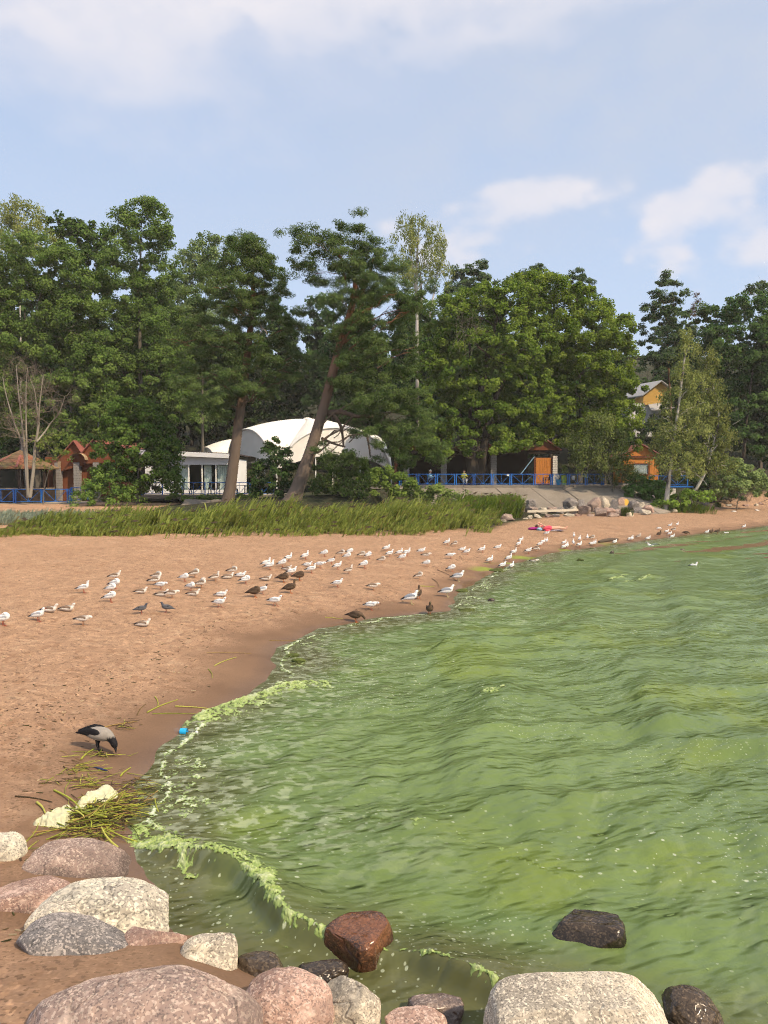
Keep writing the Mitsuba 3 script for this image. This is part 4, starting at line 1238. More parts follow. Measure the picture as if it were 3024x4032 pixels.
tree("broadleaf_tree", "tallest leafy tree left of the pines with an open rounded top", "tree", 67, (560, 1900),
     [(560, 830, 70, 40), (620, 850, 60, 50), (500, 880, 60, 50), (590, 920, 90, 60), (470, 950, 60, 60), (640, 960, 50, 60), (540, 1010, 120, 70), (450, 1080, 100, 80), (620, 1090, 90, 80), (500, 1180, 150, 90), (640, 1220, 90, 90), (430, 1290, 120, 100), (560, 1330, 150, 100), (670, 1390, 90, 100), (470, 1440, 140, 100), (600, 1490, 140, 110), (520, 1600, 150, 90), (680, 1590, 90, 120)], seed=4, r0=0.36, per=360, leaf=0.19, aspect=0.75, clump=0.6, topfrac=0.93)
tree("birch_tree", "pale green birch tops behind and left of the straight pine", "tree", 84, (800, 1900), [(820, 950, 45, 45), (870, 990, 50, 60), (770, 1020, 60, 70), (840, 1060, 90, 80), (730, 1060, 40, 70), (760, 1170, 100, 110), (880, 1180, 90, 120), (740, 1320, 100, 140), (850, 1350, 100, 140), (780, 1500, 110, 90), (790, 1620, 100, 80), (700, 1560, 80, 100)], seed=5, bark="grey", col=((0.055, 0.095, 0.034), (0.160, 0.210, 0.075)), per=150, leaf=0.27, aspect=0.55, droop=0.3)
# dark bush in front of the house
tree("bush", "large dark green bush between the gabled house and the white café", "bush", 53, (540, 1950),
     [(520, 1640, 110, 80), (600, 1690, 90, 90), (450, 1700, 80, 80), (540, 1760, 150, 90), (640, 1790, 70, 90), (440, 1820, 100, 80), (560, 1860, 140, 80), (640, 1900, 70, 70), (470, 1910, 120, 60), (655, 1830, 60, 80), (670, 1905, 40, 60), (630, 1730, 60, 70), (655, 1770, 50, 60)], seed=6, r0=0.10, per=420, leaf=0.18, aspect=0.75, clump=0.4, col=((0.032, 0.070, 0.016), (0.105, 0.165, 0.036)))
tree("bush", "low leafy bush at the end of the left railing", "bush", 51, (370, 1980), [(350, 1940, 60, 45), (410, 1915, 55, 50), (440, 1960, 70, 40), (330, 1975, 50, 28), (500, 1960, 60, 40)], seed=7, r0=0.06, per=420, leaf=0.16, aspect=0.75, clump=0.35, col=((0.045, 0.10, 0.02), (0.15, 0.22, 0.05)), limbs=3)
tree("sapling", "light green maple sapling sprouting beside the dead tree", "tree", 54.5, (170, 1900), [(190, 1770, 50, 35), (230, 1740, 50, 35), (150, 1740, 40, 25), (250, 1800, 45, 25), (180, 1830, 30, 30)], seed=8, r0=0.05, per=150, leaf=0.16, clump=0.35, col=((0.06, 0.10, 0.02), (0.16, 0.20, 0.05)), limbs=5)

# the two pines
PADS1 = [(960, 950, 70, 26), (1010, 965, 60, 24), (935, 985, 60, 24), (1020, 1005, 70, 26), (900, 1030, 80, 26), (985, 1045, 90, 28), (1060, 1060, 60, 28), (860, 1085, 80, 26), (950, 1100, 100, 30), (1070, 1110, 70, 28), (1100, 1140, 45, 24), (840, 1150, 90, 28), (930, 1165, 90, 28), (1040, 1170, 90, 28), (820, 1215, 80, 26), (900, 1230, 90, 28), (1090, 1230, 80, 26),
         (810, 1270, 90, 26), (880, 1300, 90, 28), (1150, 1300, 50, 24), (1020, 1290, 60, 24), (780, 1330, 80, 26), (860, 1360, 100, 28), (960, 1350, 60, 24), (1090, 1360, 80, 26), (1170, 1390, 60, 30), (1210, 1420, 40, 26), (800, 1400, 100, 28), (900, 1420, 80, 26), (1060, 1430, 80, 30), (1110, 1480, 60, 30), (780, 1450, 80, 24), (850, 1500, 90, 28), (1020, 1520, 60, 28), (1060, 1550, 50, 24), (760, 1530, 70, 24), (830, 1570, 80, 26), (780, 1610, 70, 24), (900, 1580, 40, 20), (860, 1640, 50, 20)] + [(x, y, 70, 26, -1.6) for x, y in ((985, 985), (1000, 1060), (975, 1130), (1010, 1190), (960, 1215), (1000, 1270), (950, 1330), (1000, 1380), (950, 1420), (990, 1460), (930, 1500), (960, 1545), (985, 1530))]
tree("pine_tree", "straight pine with a scaly trunk left of the tent", "tree", 50, (893, 1985), PADS1, bark="pine", trunk=[(893, 1990, 29), (905, 1930, 23), (935, 1700, 19), (962, 1500, 16), (985, 1300, 12), (996, 1150, 8), (990, 1000, 4)], per=560, leaf=0.23, aspect=0.20, pads=True, col=(PIN0, PIN1), seed=9, clump=0.42, flat=0.55, shell=0.1, limbs=30, updir=0.35, yspread=1.1, base_z=float(terrain(xat(893, 50), 50)))
PADS2 = [(1195, 930, 50, 20), (1260, 935, 60, 22), (1330, 950, 70, 26), (1410, 915, 60, 26), (1450, 945, 60, 26), (1190, 980, 50, 22), (1250, 1000, 60, 20), (1350, 1000, 90, 28), (1470, 1000, 80, 34), (1180, 1050, 45, 26), (1240, 1070, 50, 20), (1310, 1050, 60, 22), (1420, 1060, 90, 34), (1530, 1060, 70, 40), (1500, 1120, 90, 40), (1220, 1100, 40, 20), (1350, 1110, 60, 24), (1430, 1150, 60, 30), (1560, 1150, 60, 50), (1480, 1200, 90, 40), (1580, 1230, 50, 50), (1440, 1250, 70, 34), (1530, 1280, 90, 44),
         (1330, 1250, 50, 22), (1400, 1300, 60, 28), (1480, 1340, 90, 36), (1570, 1340, 50, 50), (1350, 1390, 60, 26), (1420, 1400, 90, 30), (1500, 1420, 80, 34), (1390, 1450, 60, 24), (1460, 1480, 90, 30), (1540, 1490, 70, 36), (1330, 1440, 40, 20), (1420, 1530, 80, 28), (1520, 1550, 90, 34), (1600, 1570, 50, 30), (1470, 1600, 60, 24), (1560, 1620, 70, 30), (1640, 1620, 50, 28), (1490, 1660, 70, 24), (1580, 1680, 90, 30), (1660, 1690, 50, 28), (1530, 1720, 70, 26), (1620, 1740, 90, 30), (1700, 1760, 50, 26), (1560, 1780, 70, 24), (1640, 1800, 80, 26), (1720, 1800, 30, 20), (1300, 1790, 50, 20), (1370, 1800, 50, 18)] + [(x, y, 62, 26, -1.6) for x, y in ((1330, 985), (1390, 1050), (1420, 1110), (1370, 1160), (1450, 1190), (1420, 1260), (1350, 1300), (1440, 1340), (1400, 1440), (1360, 1500), (1440, 1590), (1500, 1700))]
tree("pine_tree", "leaning pine with a thick red brown trunk crossing the tent", "tree", 47.5, (1150, 1990), PADS2, bark="pine", trunk=[(1148, 1995, 44), (1165, 1940, 29), (1215, 1800, 23), (1270, 1620, 19), (1310, 1470, 18), (1345, 1340, 15), (1385, 1210, 13), (1400, 1120, 10), (1370, 1060, 7), (1330, 1000, 4)], per=560, leaf=0.22, aspect=0.20, pads=True, col=(PIN0, PIN1), seed=10, clump=0.42, flat=0.55, shell=0.1, limbs=26, updir=0.35, yspread=1.1,
     extra_trunks=([(1395, 1190, 12), (1440, 1120, 8), (1470, 1020, 4)], [(1285, 1630, 12), (1340, 1622, 11), (1410, 1640, 9), (1470, 1640, 5)], [(1310, 1630, 7), (1345, 1690, 6), (1352, 1760, 4)], [(1265, 1725, 6), (1310, 1745, 5), (1360, 1760, 3)], [(1435, 1680, 5), (1450, 1740, 4), (1458, 1800, 3)]))
# dead grey twigs on the pines
db = thing("dead_branch", "bleached bare broken branch hanging in the straight pine", "branch")
rng = np.random.default_rng(77)
dm = [tube(smooth_path([at_y(a, b, 48.7) for a, b in q], 10), np.linspace(0.045, 0.015, 10), 5) for q in ([(985, 1245), (960, 1240), (945, 1265)], [(985, 1245), (1010, 1260), (1030, 1290), (1020, 1320)], [(1030, 1290), (1050, 1310), (1052, 1325)])]
dmj = join(*dm)
put(db, ply(dmj, "m_bark", smooth=True, color=vcol(dmj, (0.42, 0.34, 0.27))))

# birch and trees behind the middle
tree("birch_tree", "tall white-stemmed birch rising right of the leaning pine", "tree", 82, (1640, 1900), [(1610, 870, 40, 30), (1650, 880, 40, 35), (1700, 920, 45, 40), (1590, 930, 50, 45), (1650, 950, 60, 45), (1735, 970, 35, 40), (1600, 1010, 60, 50), (1700, 1020, 60, 50), (1640, 1090, 80, 50), (1730, 1080, 50, 60), (1580, 1090, 50, 60)], seed=12, bark="birch", trunk=[(1645, 1800, 7), (1642, 1300, 6), (1640, 1100, 5), (1645, 950, 3), (1650, 880, 1)], col=(BIR0, BIR1), per=130, leaf=0.26, aspect=0.42, droop=0.7, clump=0.45, flat=1.2, updir=0.1,
     extra_trunks=([(1660, 1200, 4), (1655, 1080, 3), (1640, 1000, 1.5)], [(1640, 1200, 4), (1625, 1060, 3), (1610, 960, 1.5)], [(1690, 1250, 4), (1715, 1120, 3), (1730, 1030, 1.5)]))
for i, (px, lob, lab) in enumerate([
        ((1870, 1300), [(1880, 1050, 45, 24), (1860, 1085, 70, 26), (1900, 1110, 60, 26), (1840, 1130, 80, 28), (1890, 1160, 80, 30), (1790, 1080, 50, 24), (1800, 1150, 60, 40)], "rounded dark pine top right of the tall birch"),
        ((2110, 1300), [(2110, 1065, 45, 20), (2080, 1090, 60, 22), (2140, 1100, 70, 24), (2050, 1110, 60, 24), (2110, 1130, 90, 30), (2150, 1160, 90, 30)], "broad dark pine top above the big maple"),
        ((2280, 1300), [(2275, 1075, 30, 16), (2260, 1100, 50, 18), (2300, 1115, 45, 20), (2270, 1140, 60, 24), (2310, 1165, 50, 26), (2250, 1180, 60, 30)], "dark pine top right of the broad one above the maple"),
        ((2640, 1500), [(2625, 1085, 32, 14), (2610, 1115, 45, 18), (2650, 1130, 40, 18), (2600, 1165, 50, 20), (2670, 1170, 50, 20), (2630, 1200, 60, 24), (2570, 1220, 60, 26), (2660, 1240, 80, 30), (2590, 1270, 80, 30), (2680, 1300, 90, 40), (2600, 1340, 90, 50), (2680, 1390, 90, 60), (2610, 1440, 90, 60)], "tall dark pine with open top above the yellow house"),
        ((2990, 1500), [(2990, 1125, 40, 16), (2965, 1150, 50, 18), (3010, 1160, 60, 20), (3030, 1190, 60, 24)], "pine top at the right edge of the frame above the dark wood")]):
    tree("pine_tree", lab, "tree", 100 if i < 3 else 92, px, lob, bark="pine", col=((0.028, 0.056, 0.022), (0.085, 0.125, 0.050)), per=190, leaf=0.46, aspect=0.3, seed=20 + i, clump=0.5, flat=0.6, shell=0.3, r0=0.25, yspread=0.8, group="dark pines on the hill")
tree("conifer_tree", "small reddish brown dying spruce top poking above the dark wood", "tree", 96, (2745, 1500), [(2745, 1165, 10, 22), (2745, 1190, 20, 14), (2745, 1212, 30, 14), (2745, 1235, 36, 14), (2720, 1240, 40, 20)], seed=26, bark="dark", col=((0.06, 0.04, 0.02), (0.12, 0.075, 0.035)), per=160, leaf=0.3, aspect=0.25, clump=0.3, shell=0.3)
# maples behind the terrace
tree("maple_tree", "big sunlit maple with several stems behind the terrace railing", "tree", 67.5, (1880, 1880),
     [(1900, 1190, 130, 60), (2010, 1170, 110, 60), (1790, 1240, 110, 70), (1960, 1260, 150, 80), (2080, 1250, 100, 80), (1740, 1340, 100, 80), (1850, 1370, 130, 80), (2000, 1380, 150, 90), (2110, 1370, 90, 90), (1700, 1450, 90, 80), (1800, 1490, 130, 90), (1950, 1510, 150, 90), (2080, 1510, 110, 90), (1730, 1580, 110, 80), (1860, 1620, 140, 80), (2010, 1640, 140, 80), (2120, 1620, 90, 80), (1800, 1700, 110, 50), (1940, 1720, 110, 45), (2060, 1730, 90, 40), (1690, 1720, 80, 60), (1740, 1775, 80, 34, -2.5), (1640, 1760, 60, 40, -2.0), (1910, 1770, 110, 30, -2.5), (2030, 1765, 60, 24, -2.5)], seed=30, r0=0.3, per=350, leaf=0.21, aspect=0.85, clump=0.55, col=(MAP0, MAP1), limbs=14, base_z=ZT - 0.1, bark="dark",
     trunk=[(1868, 1880, 26), (1862, 1800, 20), (1880, 1640, 16), (1920, 1400, 11), (1960, 1250, 5)], extra_trunks=([(1886, 1908, 22), (1905, 1760, 17), (1940, 1600, 12), (2020, 1420, 6)], [(1860, 1890, 16), (1830, 1730, 13), (1790, 1560, 9), (1760, 1420, 5)], [(1870, 1850, 10), (1850, 1560, 7), (1850, 1320, 3)]))
tree("maple_tree", "bright green maple right of the big one, reaching down over the orange door", "tree", 70.5, (2280, 1890),
     [(2070, 1120, 90, 45), (2160, 1140, 100, 55), (2250, 1180, 100, 60), (2340, 1240, 100, 60), (2180, 1250, 120, 80), (2420, 1300, 80, 70), (2300, 1320, 130, 90), (2190, 1380, 120, 90), (2430, 1410, 90, 90), (2310, 1450, 140, 90), (2200, 1510, 120, 90), (2440, 1530, 100, 90), (2320, 1580, 140, 90), (2200, 1640, 120, 80), (2450, 1650, 90, 80), (2340, 1700, 120, 70), (2170, 1730, 80, 50), (2440, 1740, 80, 60)], seed=31, r0=0.32, per=350, leaf=0.21, aspect=0.85, clump=0.55, col=((0.044, 0.088, 0.011), (0.160, 0.208, 0.034)), limbs=14, base_z=2.4)
tree("willow_tree", "olive green willow standing at the right end of the terrace railing", "tree", 64.0, (2420, 1905),
     [(2350, 1690, 80, 60), (2300, 1750, 80, 60), (2410, 1760, 70, 70), (2350, 1820, 90, 50), (2280, 1830, 60, 50), (2430, 1850, 60, 60), (2470, 1890, 60, 40)], seed=32, bark="grey", r0=0.1, per=260, leaf=0.22, aspect=0.5, clump=0.5, col=(BIR0, (0.12, 0.145, 0.045)), droop=0.3, flat=1.1)
# twin birches on the right
tree("birch_tree", "white-trunked birch standing upright near the orange hut", "tree", 60.5, (2620, 1965),
     [(2700, 1320, 22, 30), (2705, 1370, 35, 40), (2700, 1430, 45, 40), (2680, 1500, 50, 50), (2730, 1520, 50, 50), (2660, 1580, 60, 60), (2730, 1600, 60, 60), (2640, 1660, 70, 60), (2720, 1690, 70, 60), (2620, 1740, 60, 60), (2690, 1770, 80, 60), (2640, 1830, 80, 50), (2720, 1850, 60, 50)], seed=33, bark="birch", trunk=[(2620, 1968, 12), (2632, 1900, 8), (2655, 1720, 6), (2672, 1600, 5), (2690, 1450, 4), (2700, 1340, 1.5)], per=260, leaf=0.20, aspect=0.5, clump=0.42, col=(BIR0, BIR1), droop=0.3, flat=1.1)
tree("birch_tree", "slanting white-trunked birch right of the upright one", "tree", 62.5, (2716, 1992),
     [(2765, 1390, 35, 40), (2790, 1440, 40, 50), (2760, 1500, 50, 50), (2810, 1540, 45, 50), (2770, 1600, 60, 60), (2830, 1640, 50, 60), (2790, 1690, 70, 60), (2850, 1720, 50, 60), (2800, 1780, 80, 60), (2760, 1850, 70, 50), (2840, 1830, 60, 50)], seed=34, bark="birch", trunk=[(2706, 1995, 8), (2730, 1950, 6.5), (2780, 1850, 5.5), (2800, 1780, 5), (2830, 1650, 3), (2800, 1500, 1.5)], per=260, leaf=0.20, aspect=0.5, clump=0.42, col=((0.055, 0.078, 0.02), (0.16, 0.175, 0.055)), droop=0.3, flat=1.1, extra_trunks=([(2772, 1850, 5), (2790, 1760, 4), (2795, 1600, 2)],))
tree("broadleaf_tree", "broad dark tree mass filling the right edge of the wood", "tree", 80, (2920, 1900),
     [(2900, 1215, 110, 35), (2990, 1200, 80, 35), (2810, 1250, 90, 45), (2930, 1290, 140, 60), (2840, 1350, 120, 60), (2990, 1390, 110, 80), (2880, 1440, 120, 80), (2960, 1530, 120, 80), (2880, 1600, 100, 90), (2990, 1650, 100, 100), (2920, 1740, 110, 80), (3060, 1400, 90, 200), (3060, 1700, 80, 200)], seed=35, bark="dark", per=200, leaf=0.32, aspect=0.6, clump=0.65, col=((0.020, 0.050, 0.015), (0.080, 0.130, 0.038)))
tree("broadleaf_tree", "dark leafy tree beside the yellow house behind the slanting birch", "tree", 95, (2740, 1900), [(2660, 1380, 70, 60), (2720, 1480, 80, 90), (2700, 1600, 90, 90), (2790, 1420, 80, 90), (2780, 1700, 100, 100), (2850, 1620, 80, 90), (2690, 1780, 60, 90), (2600, 1690, 70, 45), (2655, 1600, 36, 60), (2560, 1720, 60, 60)], seed=36, bark="dark", per=150, leaf=0.34, aspect=0.7, col=((0.020, 0.050, 0.015), (0.080, 0.125, 0.038)))
for i, (y, base, lob, lab, cl) in enumerate([
        (66, (2900, 1960), [(2880, 1850, 60, 45), (2930, 1880, 60, 50), (2860, 1900, 60, 40), (2980, 1900, 50, 50), (2900, 1930, 90, 40), (3010, 1930, 50, 45)], "pale green bush at the far beach near the right edge", ((0.05, 0.08, 0.025), (0.16, 0.20, 0.08))),
        (63, (2540, 1960), [(2520, 1910, 60, 40), (2570, 1930, 60, 40), (2500, 1945, 50, 30), (2600, 1960, 50, 30), (2550, 1965, 60, 28)], "dark green bush at the right end of the concrete bank", ((0.02, 0.05, 0.012), (0.06, 0.11, 0.025))),
        (61, (2650, 2000), [(2620, 1985, 50, 18), (2670, 1970, 50, 20), (2580, 2000, 40, 14), (2700, 1955, 40, 24), (2760, 1960, 50, 24)], "low bright weeds at the feet of the two birches", ((0.05, 0.09, 0.015), (0.13, 0.19, 0.035))),
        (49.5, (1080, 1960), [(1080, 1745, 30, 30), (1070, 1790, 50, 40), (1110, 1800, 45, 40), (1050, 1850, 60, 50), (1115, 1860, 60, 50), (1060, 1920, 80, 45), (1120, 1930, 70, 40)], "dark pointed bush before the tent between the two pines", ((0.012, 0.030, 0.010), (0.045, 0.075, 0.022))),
        (51, (1330, 1960), [(1290, 1830, 60, 35), (1350, 1810, 60, 35), (1400, 1840, 50, 40), (1300, 1890, 90, 45), (1390, 1900, 80, 45), (1340, 1945, 110, 30), (1250, 1930, 40, 30)], "rounded olive green bush right of the leaning pine's foot", ((0.03, 0.058, 0.014), (0.10, 0.135, 0.035))),
        (53, (1560, 1950), [(1470, 1890, 60, 40), (1520, 1870, 60, 35), (1570, 1900, 60, 35), (1500, 1930, 80, 35), (1600, 1930, 60, 30), (1610, 1890, 30, 25)], "light green bush left of the terrace railing's end", ((0.04, 0.075, 0.015), (0.13, 0.175, 0.04))),
        (54, (1690, 1960), [(1640, 1945, 60, 28), (1710, 1935, 55, 25), (1790, 1955, 60, 26), (1850, 1985, 50, 26), (1600, 1960, 50, 28), (1650, 1970, 50, 30), (1720, 1960, 60, 28), (1790, 1990, 60, 28), (1740, 1930, 40, 22), (1850, 2010, 50, 26), (1690, 2000, 60, 26)], "mixed weeds covering the left part of the concrete bank", ((0.04, 0.07, 0.02), (0.12, 0.155, 0.045))),
        (57, (800, 1965), [(700, 1962, 60, 16), (760, 1968, 60, 13), (830, 1966, 60, 14), (960, 1960, 50, 16), (1010, 1955, 40, 18)], "low weeds along the paving before the café railing", ((0.03, 0.06, 0.014), (0.10, 0.14, 0.035))),
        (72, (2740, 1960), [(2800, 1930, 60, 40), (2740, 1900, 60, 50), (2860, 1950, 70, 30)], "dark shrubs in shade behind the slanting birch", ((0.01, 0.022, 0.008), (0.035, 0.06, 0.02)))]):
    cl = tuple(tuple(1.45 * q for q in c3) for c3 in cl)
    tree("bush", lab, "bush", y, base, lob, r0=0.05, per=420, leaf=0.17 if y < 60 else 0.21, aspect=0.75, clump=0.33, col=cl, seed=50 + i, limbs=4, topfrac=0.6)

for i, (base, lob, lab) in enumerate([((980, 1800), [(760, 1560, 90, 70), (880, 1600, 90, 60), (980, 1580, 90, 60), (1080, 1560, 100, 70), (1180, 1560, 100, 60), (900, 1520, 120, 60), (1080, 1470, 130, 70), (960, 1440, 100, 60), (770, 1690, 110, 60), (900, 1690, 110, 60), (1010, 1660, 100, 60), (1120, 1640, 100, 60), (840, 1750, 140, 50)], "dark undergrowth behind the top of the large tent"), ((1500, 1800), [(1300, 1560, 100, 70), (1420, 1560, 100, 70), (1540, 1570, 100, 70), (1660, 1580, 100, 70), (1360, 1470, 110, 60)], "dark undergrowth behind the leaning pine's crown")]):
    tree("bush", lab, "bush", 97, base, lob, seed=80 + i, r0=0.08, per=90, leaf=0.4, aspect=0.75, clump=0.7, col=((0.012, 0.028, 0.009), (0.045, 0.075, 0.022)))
# the dark wood behind: rows of trees seen only in the gaps
rng = np.random.default_rng(99)
protos = []
for j in range(3):
    L = []
    for q in range(11):
        h = rng.uniform(0.14, 0.95)
        w = 3.1 * (1 - abs(h - 0.42)) ** 0.8
        L.append((rng.uniform(-1, 1) * w * 0.6, rng.uniform(-1, 1) * w * 0.6, h * 20, w * 0.75, w * 0.75, 2.4))
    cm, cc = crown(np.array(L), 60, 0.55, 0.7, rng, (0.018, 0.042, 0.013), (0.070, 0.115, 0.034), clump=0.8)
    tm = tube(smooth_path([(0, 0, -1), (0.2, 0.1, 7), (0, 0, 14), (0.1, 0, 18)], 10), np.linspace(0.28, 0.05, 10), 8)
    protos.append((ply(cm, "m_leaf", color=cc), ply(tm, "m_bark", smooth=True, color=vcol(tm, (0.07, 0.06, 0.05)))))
spots = []
for y, x0, x1, st in ((84, -46, 44, 5.4), (94, -54, 54, 5.2), (106, -62, 66, 6.0)):
    x = x0
    while x < x1:
        spots.append((x + rng.uniform(-1.5, 1.5), y + rng.uniform(-3, 3)))
        x += st
spots += [((q - CX) / F * 122, 122 + 3 * math.sin(q)) for q in (2470, 2525, 2570, 2615, 2660, 2710)]
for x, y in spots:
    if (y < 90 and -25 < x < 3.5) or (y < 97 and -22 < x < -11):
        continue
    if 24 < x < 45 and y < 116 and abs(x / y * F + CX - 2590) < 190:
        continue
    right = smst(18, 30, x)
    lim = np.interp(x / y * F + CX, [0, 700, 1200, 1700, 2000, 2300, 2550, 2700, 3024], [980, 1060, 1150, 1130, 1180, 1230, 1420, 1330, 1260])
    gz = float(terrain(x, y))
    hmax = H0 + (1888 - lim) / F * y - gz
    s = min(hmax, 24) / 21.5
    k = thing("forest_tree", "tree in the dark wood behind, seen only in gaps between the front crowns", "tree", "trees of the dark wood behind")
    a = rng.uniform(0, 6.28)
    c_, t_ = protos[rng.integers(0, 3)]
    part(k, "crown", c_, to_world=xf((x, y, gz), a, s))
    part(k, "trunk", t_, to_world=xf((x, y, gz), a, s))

# bare dead tree at the left
rng = np.random.default_rng(15)
dt = thing("dead_tree", "bare pale grey dead tree with many thin stems at the left edge", "tree")


def twig(a, d, L, r, depth, out):
    n = 6
    pts = [np.asarray(a, float)]
    d = np.asarray(d, float)
    for i in range(n):
        d = d + rng.normal(size=3) * 0.13 + [0, 0, 0.05]
        d /= np.linalg.norm(d)
        pts.append(pts[-1] + d * L / n)
    out.append(tube(pts, np.linspace(r, r * 0.35, n + 1), 3, caps=False))
    if depth:
        for _ in range(5 if depth > 1 else 4):
            i = rng.integers(2, n + 1)
            e = d + rng.normal(size=3) * 0.75
            twig(pts[i], e / np.linalg.norm(e), L * rng.uniform(0.35, 0.6), r * 0.5, depth - 1, out)


for q in ([(112, 1960, 10), (100, 1800, 8), (85, 1650, 6), (70, 1520, 3), (65, 1440, 1.5)], [(118, 1960, 12), (135, 1800, 10), (150, 1690, 8), (155, 1600, 5), (170, 1480, 2)], [(108, 1960, 9), (95, 1780, 7), (55, 1660, 5), (25, 1560, 3), (10, 1480, 1.5)], [(110, 1950, 8), (105, 1760, 6), (102, 1600, 4), (108, 1450, 1.5)], [(145, 1740, 6), (190, 1680, 5), (230, 1630, 3), (255, 1560, 1.5)], [(150, 1640, 5), (140, 1560, 3), (118, 1490, 1.5)]):
    pts = smooth_path([at_y(a, b, 54.2 + rng.uniform(-0.6, 0.6)) for a, b, _ in q], 14)
    rr = np.interp(np.linspace(0, 1, 14), np.linspace(0, 1, len(q)), [c * 0.6 / ppm(54) for _, _, c in q])
    out = []
    for i in range(5, 14):
        for _ in range(2):
            d = np.array([rng.normal(), rng.normal() * 0.7, rng.uniform(-0.1, 0.9)])
            twig(pts[i], d / np.linalg.norm(d), rng.uniform(0.7, 1.7), max(rr[i] * 0.4, 0.012), 2, out)
    m_ = tube(pts, rr, 8)
    part(dt, "stem", ply(m_, "m_bark", smooth=True, color=bark_cols(m_[0], "grey", 1, 12, rng) * 1.9))
    m_ = join(*out)
    part(dt, "twigs", ply(m_, "m_vertex", smooth=True, color=vcol(m_, (0.22, 0.185, 0.145))), kind="stuff")
# bare twigs inside the maple
bt = thing("dead_branch", "bare grey twigs in the upper middle of the big maple", "branch")
out = []
for _ in range(9):
    a = at_y(1830 + rng.normal() * 25, 1390 + rng.normal() * 15, 64.5 + rng.normal() * 0.5)
    d = np.array([rng.normal() * 0.5, -0.2, 1.0])
    twig(a, d / np.linalg.norm(d), 2.8, 0.02, 2, out)
m_ = join(*out)
put(bt, ply(m_, "m_vertex", smooth=True, color=vcol(m_, (0.17, 0.15, 0.12))))
bt = thing("dead_branch", "tangle of bare brown branches under the pale bush on the far beach", "branch")
out = []
for _ in range(16):
    g = ground(2790 + rng.uniform(0, 200), 1985)
    d = np.array([rng.normal() * 0.8, -0.3, 0.9])
    twig(g + [0, 0.5, 0], d / np.linalg.norm(d), 1.9, 0.035, 1, out)
m_ = join(*out)
put(bt, ply(m_, "m_vertex", smooth=True, color=vcol(m_, (0.16, 0.12, 0.09))))


# ------------------------------------------------------------------ reeds and grasses
def blades(X, Y, Hh, lean, rng, c0, c1, width=0.035, leaves=4, plume=0.0):
    """tall grass stems with drooping leaves, bent by a wind from the left"""
    n = len(X)
    Zg = terrain(X, Y)
    vs, fs, cs, off = [], [], [], 0
    for li in range(leaves):
        t0 = rng.uniform(0.05, 0.75, n) if li else np.zeros(n)
        h = Hh * (rng.uniform(0.4, 0.75, n) if li else rng.uniform(0.85, 1.1, n))
        h = np.minimum(h, Hh * 1.05 - t0 * Hh * 0.55)
        a = rng.normal(0.15, 0.9, n)
        out = (rng.uniform(0.25, 0.8, n) if li else rng.uniform(0.02, 0.2, n)) * h
        dx = np.cos(a) * out + lean * h * rng.uniform(0.5, 1.4, n)
        dy = np.sin(a) * out * 0.8
        b0 = np.stack([X + t0 * Hh * lean * 0.5, Y, Zg + t0 * Hh * 0.8], 1)
        mid = b0 + np.stack([dx * 0.4, dy * 0.4, h * (0.62 if li else 0.6)], 1)
        tip = b0 + np.stack([dx * 1.1, dy * 1.1, h * (0.80 if li else 1.0) - (0.15 if li else 0.0) * h], 1)
        ang = rng.uniform(0, np.pi, n)
        w = np.stack([np.cos(ang), np.sin(ang), 0 * ang], 1) * (width * rng.uniform(0.5, 1.2, n) * (1.0 if li else 0.6))[:, None]
        v = np.stack([b0 - w * 0.5, b0 + w * 0.5, mid + w * 0.5, mid - w * 0.5, tip], 1).reshape(-1, 3)
        k = np.arange(n)[:, None] * 5
        fs.append(np.vstack([k + [0, 1, 2], k + [0, 2, 3], k + [3, 2, 4]]) + off)
        off += len(v)
        vs.append(v)
        t = rng.random(n)[:, None]
        c = np.asarray(c0) + (np.asarray(c1) - np.asarray(c0)) * t
        c = np.where(rng.random((n, 1)) < 0.07, [0.26, 0.20, 0.08], c)
        cs.append(np.repeat(c, 5, 0))
    m = int(n * plume)
    if m:
        i = rng.permutation(n)[:m]
        b = np.stack([X[i] + lean * Hh[i], Y[i], Zg[i] + Hh[i] * 0.98], 1)
        tip = b + np.stack([rng.uniform(0.15, 0.4, m), rng.normal(0, 0.05, m), rng.uniform(-0.02, 0.14, m)], 1)
        up = np.array([0, 0, 0.05])
        v = np.stack([b, (b + tip) / 2 + up, tip, (b + tip) / 2 - up], 1).reshape(-1, 3)
        k = np.arange(m)[:, None] * 4
        fs.append(np.vstack([k + [0, 1, 2], k + [0, 2, 3]]) + off)
        vs.append(v)
        cs.append(np.repeat(np.array([[0.13, 0.10, 0.07]]) * rng.uniform(0.7, 1.4, (m, 1)), 4, 0))
    return (np.vstack(vs), np.vstack(fs)), np.vstack(cs)


rng = np.random.default_rng(21)
n = 12500
X = rng.uniform(-24, 6.6, n)
Y = np.interp(X, VEG[:, 0], VEG[:, 1]) + 0.1 + rng.beta(1.0, 1.4, n) * np.interp(X, [-24, -16, -13, -10, 0, 6.6], [5.0, 5.0, 6.5, 8.5, 9, 10])
front = Y - np.interp(X, VEG[:, 0], VEG[:, 1])
gap = nz(X, Y, 0.45, 41)
thin = np.interp(X, [-24, -16, -13, 6], [0.34, 0.36, 0.38, 0.36])
ok = (gap > thin * smst(0, 1, 1.0)) & ~((front < 1.5 * nz(X, Y, 0.7, 42) - 0.2))
X, Y, front = X[ok], Y[ok], front[ok]
hh = (0.38 + 0.58 * smst(0.0, 3.6, front)) * (1 - 0.45 * np.exp(-((X + 10.3) / 1.5) ** 2) * smst(3, 6, front)) * rng.uniform(0.75, 1.25, len(X)) * np.interp(X, [-24, -16, -13, -9, 6], [0.55, 0.6, 0.8, 1.0, 0.95]) * (0.35 + 1.3 * nz(X, Y, 0.75, 43))
n = 1500
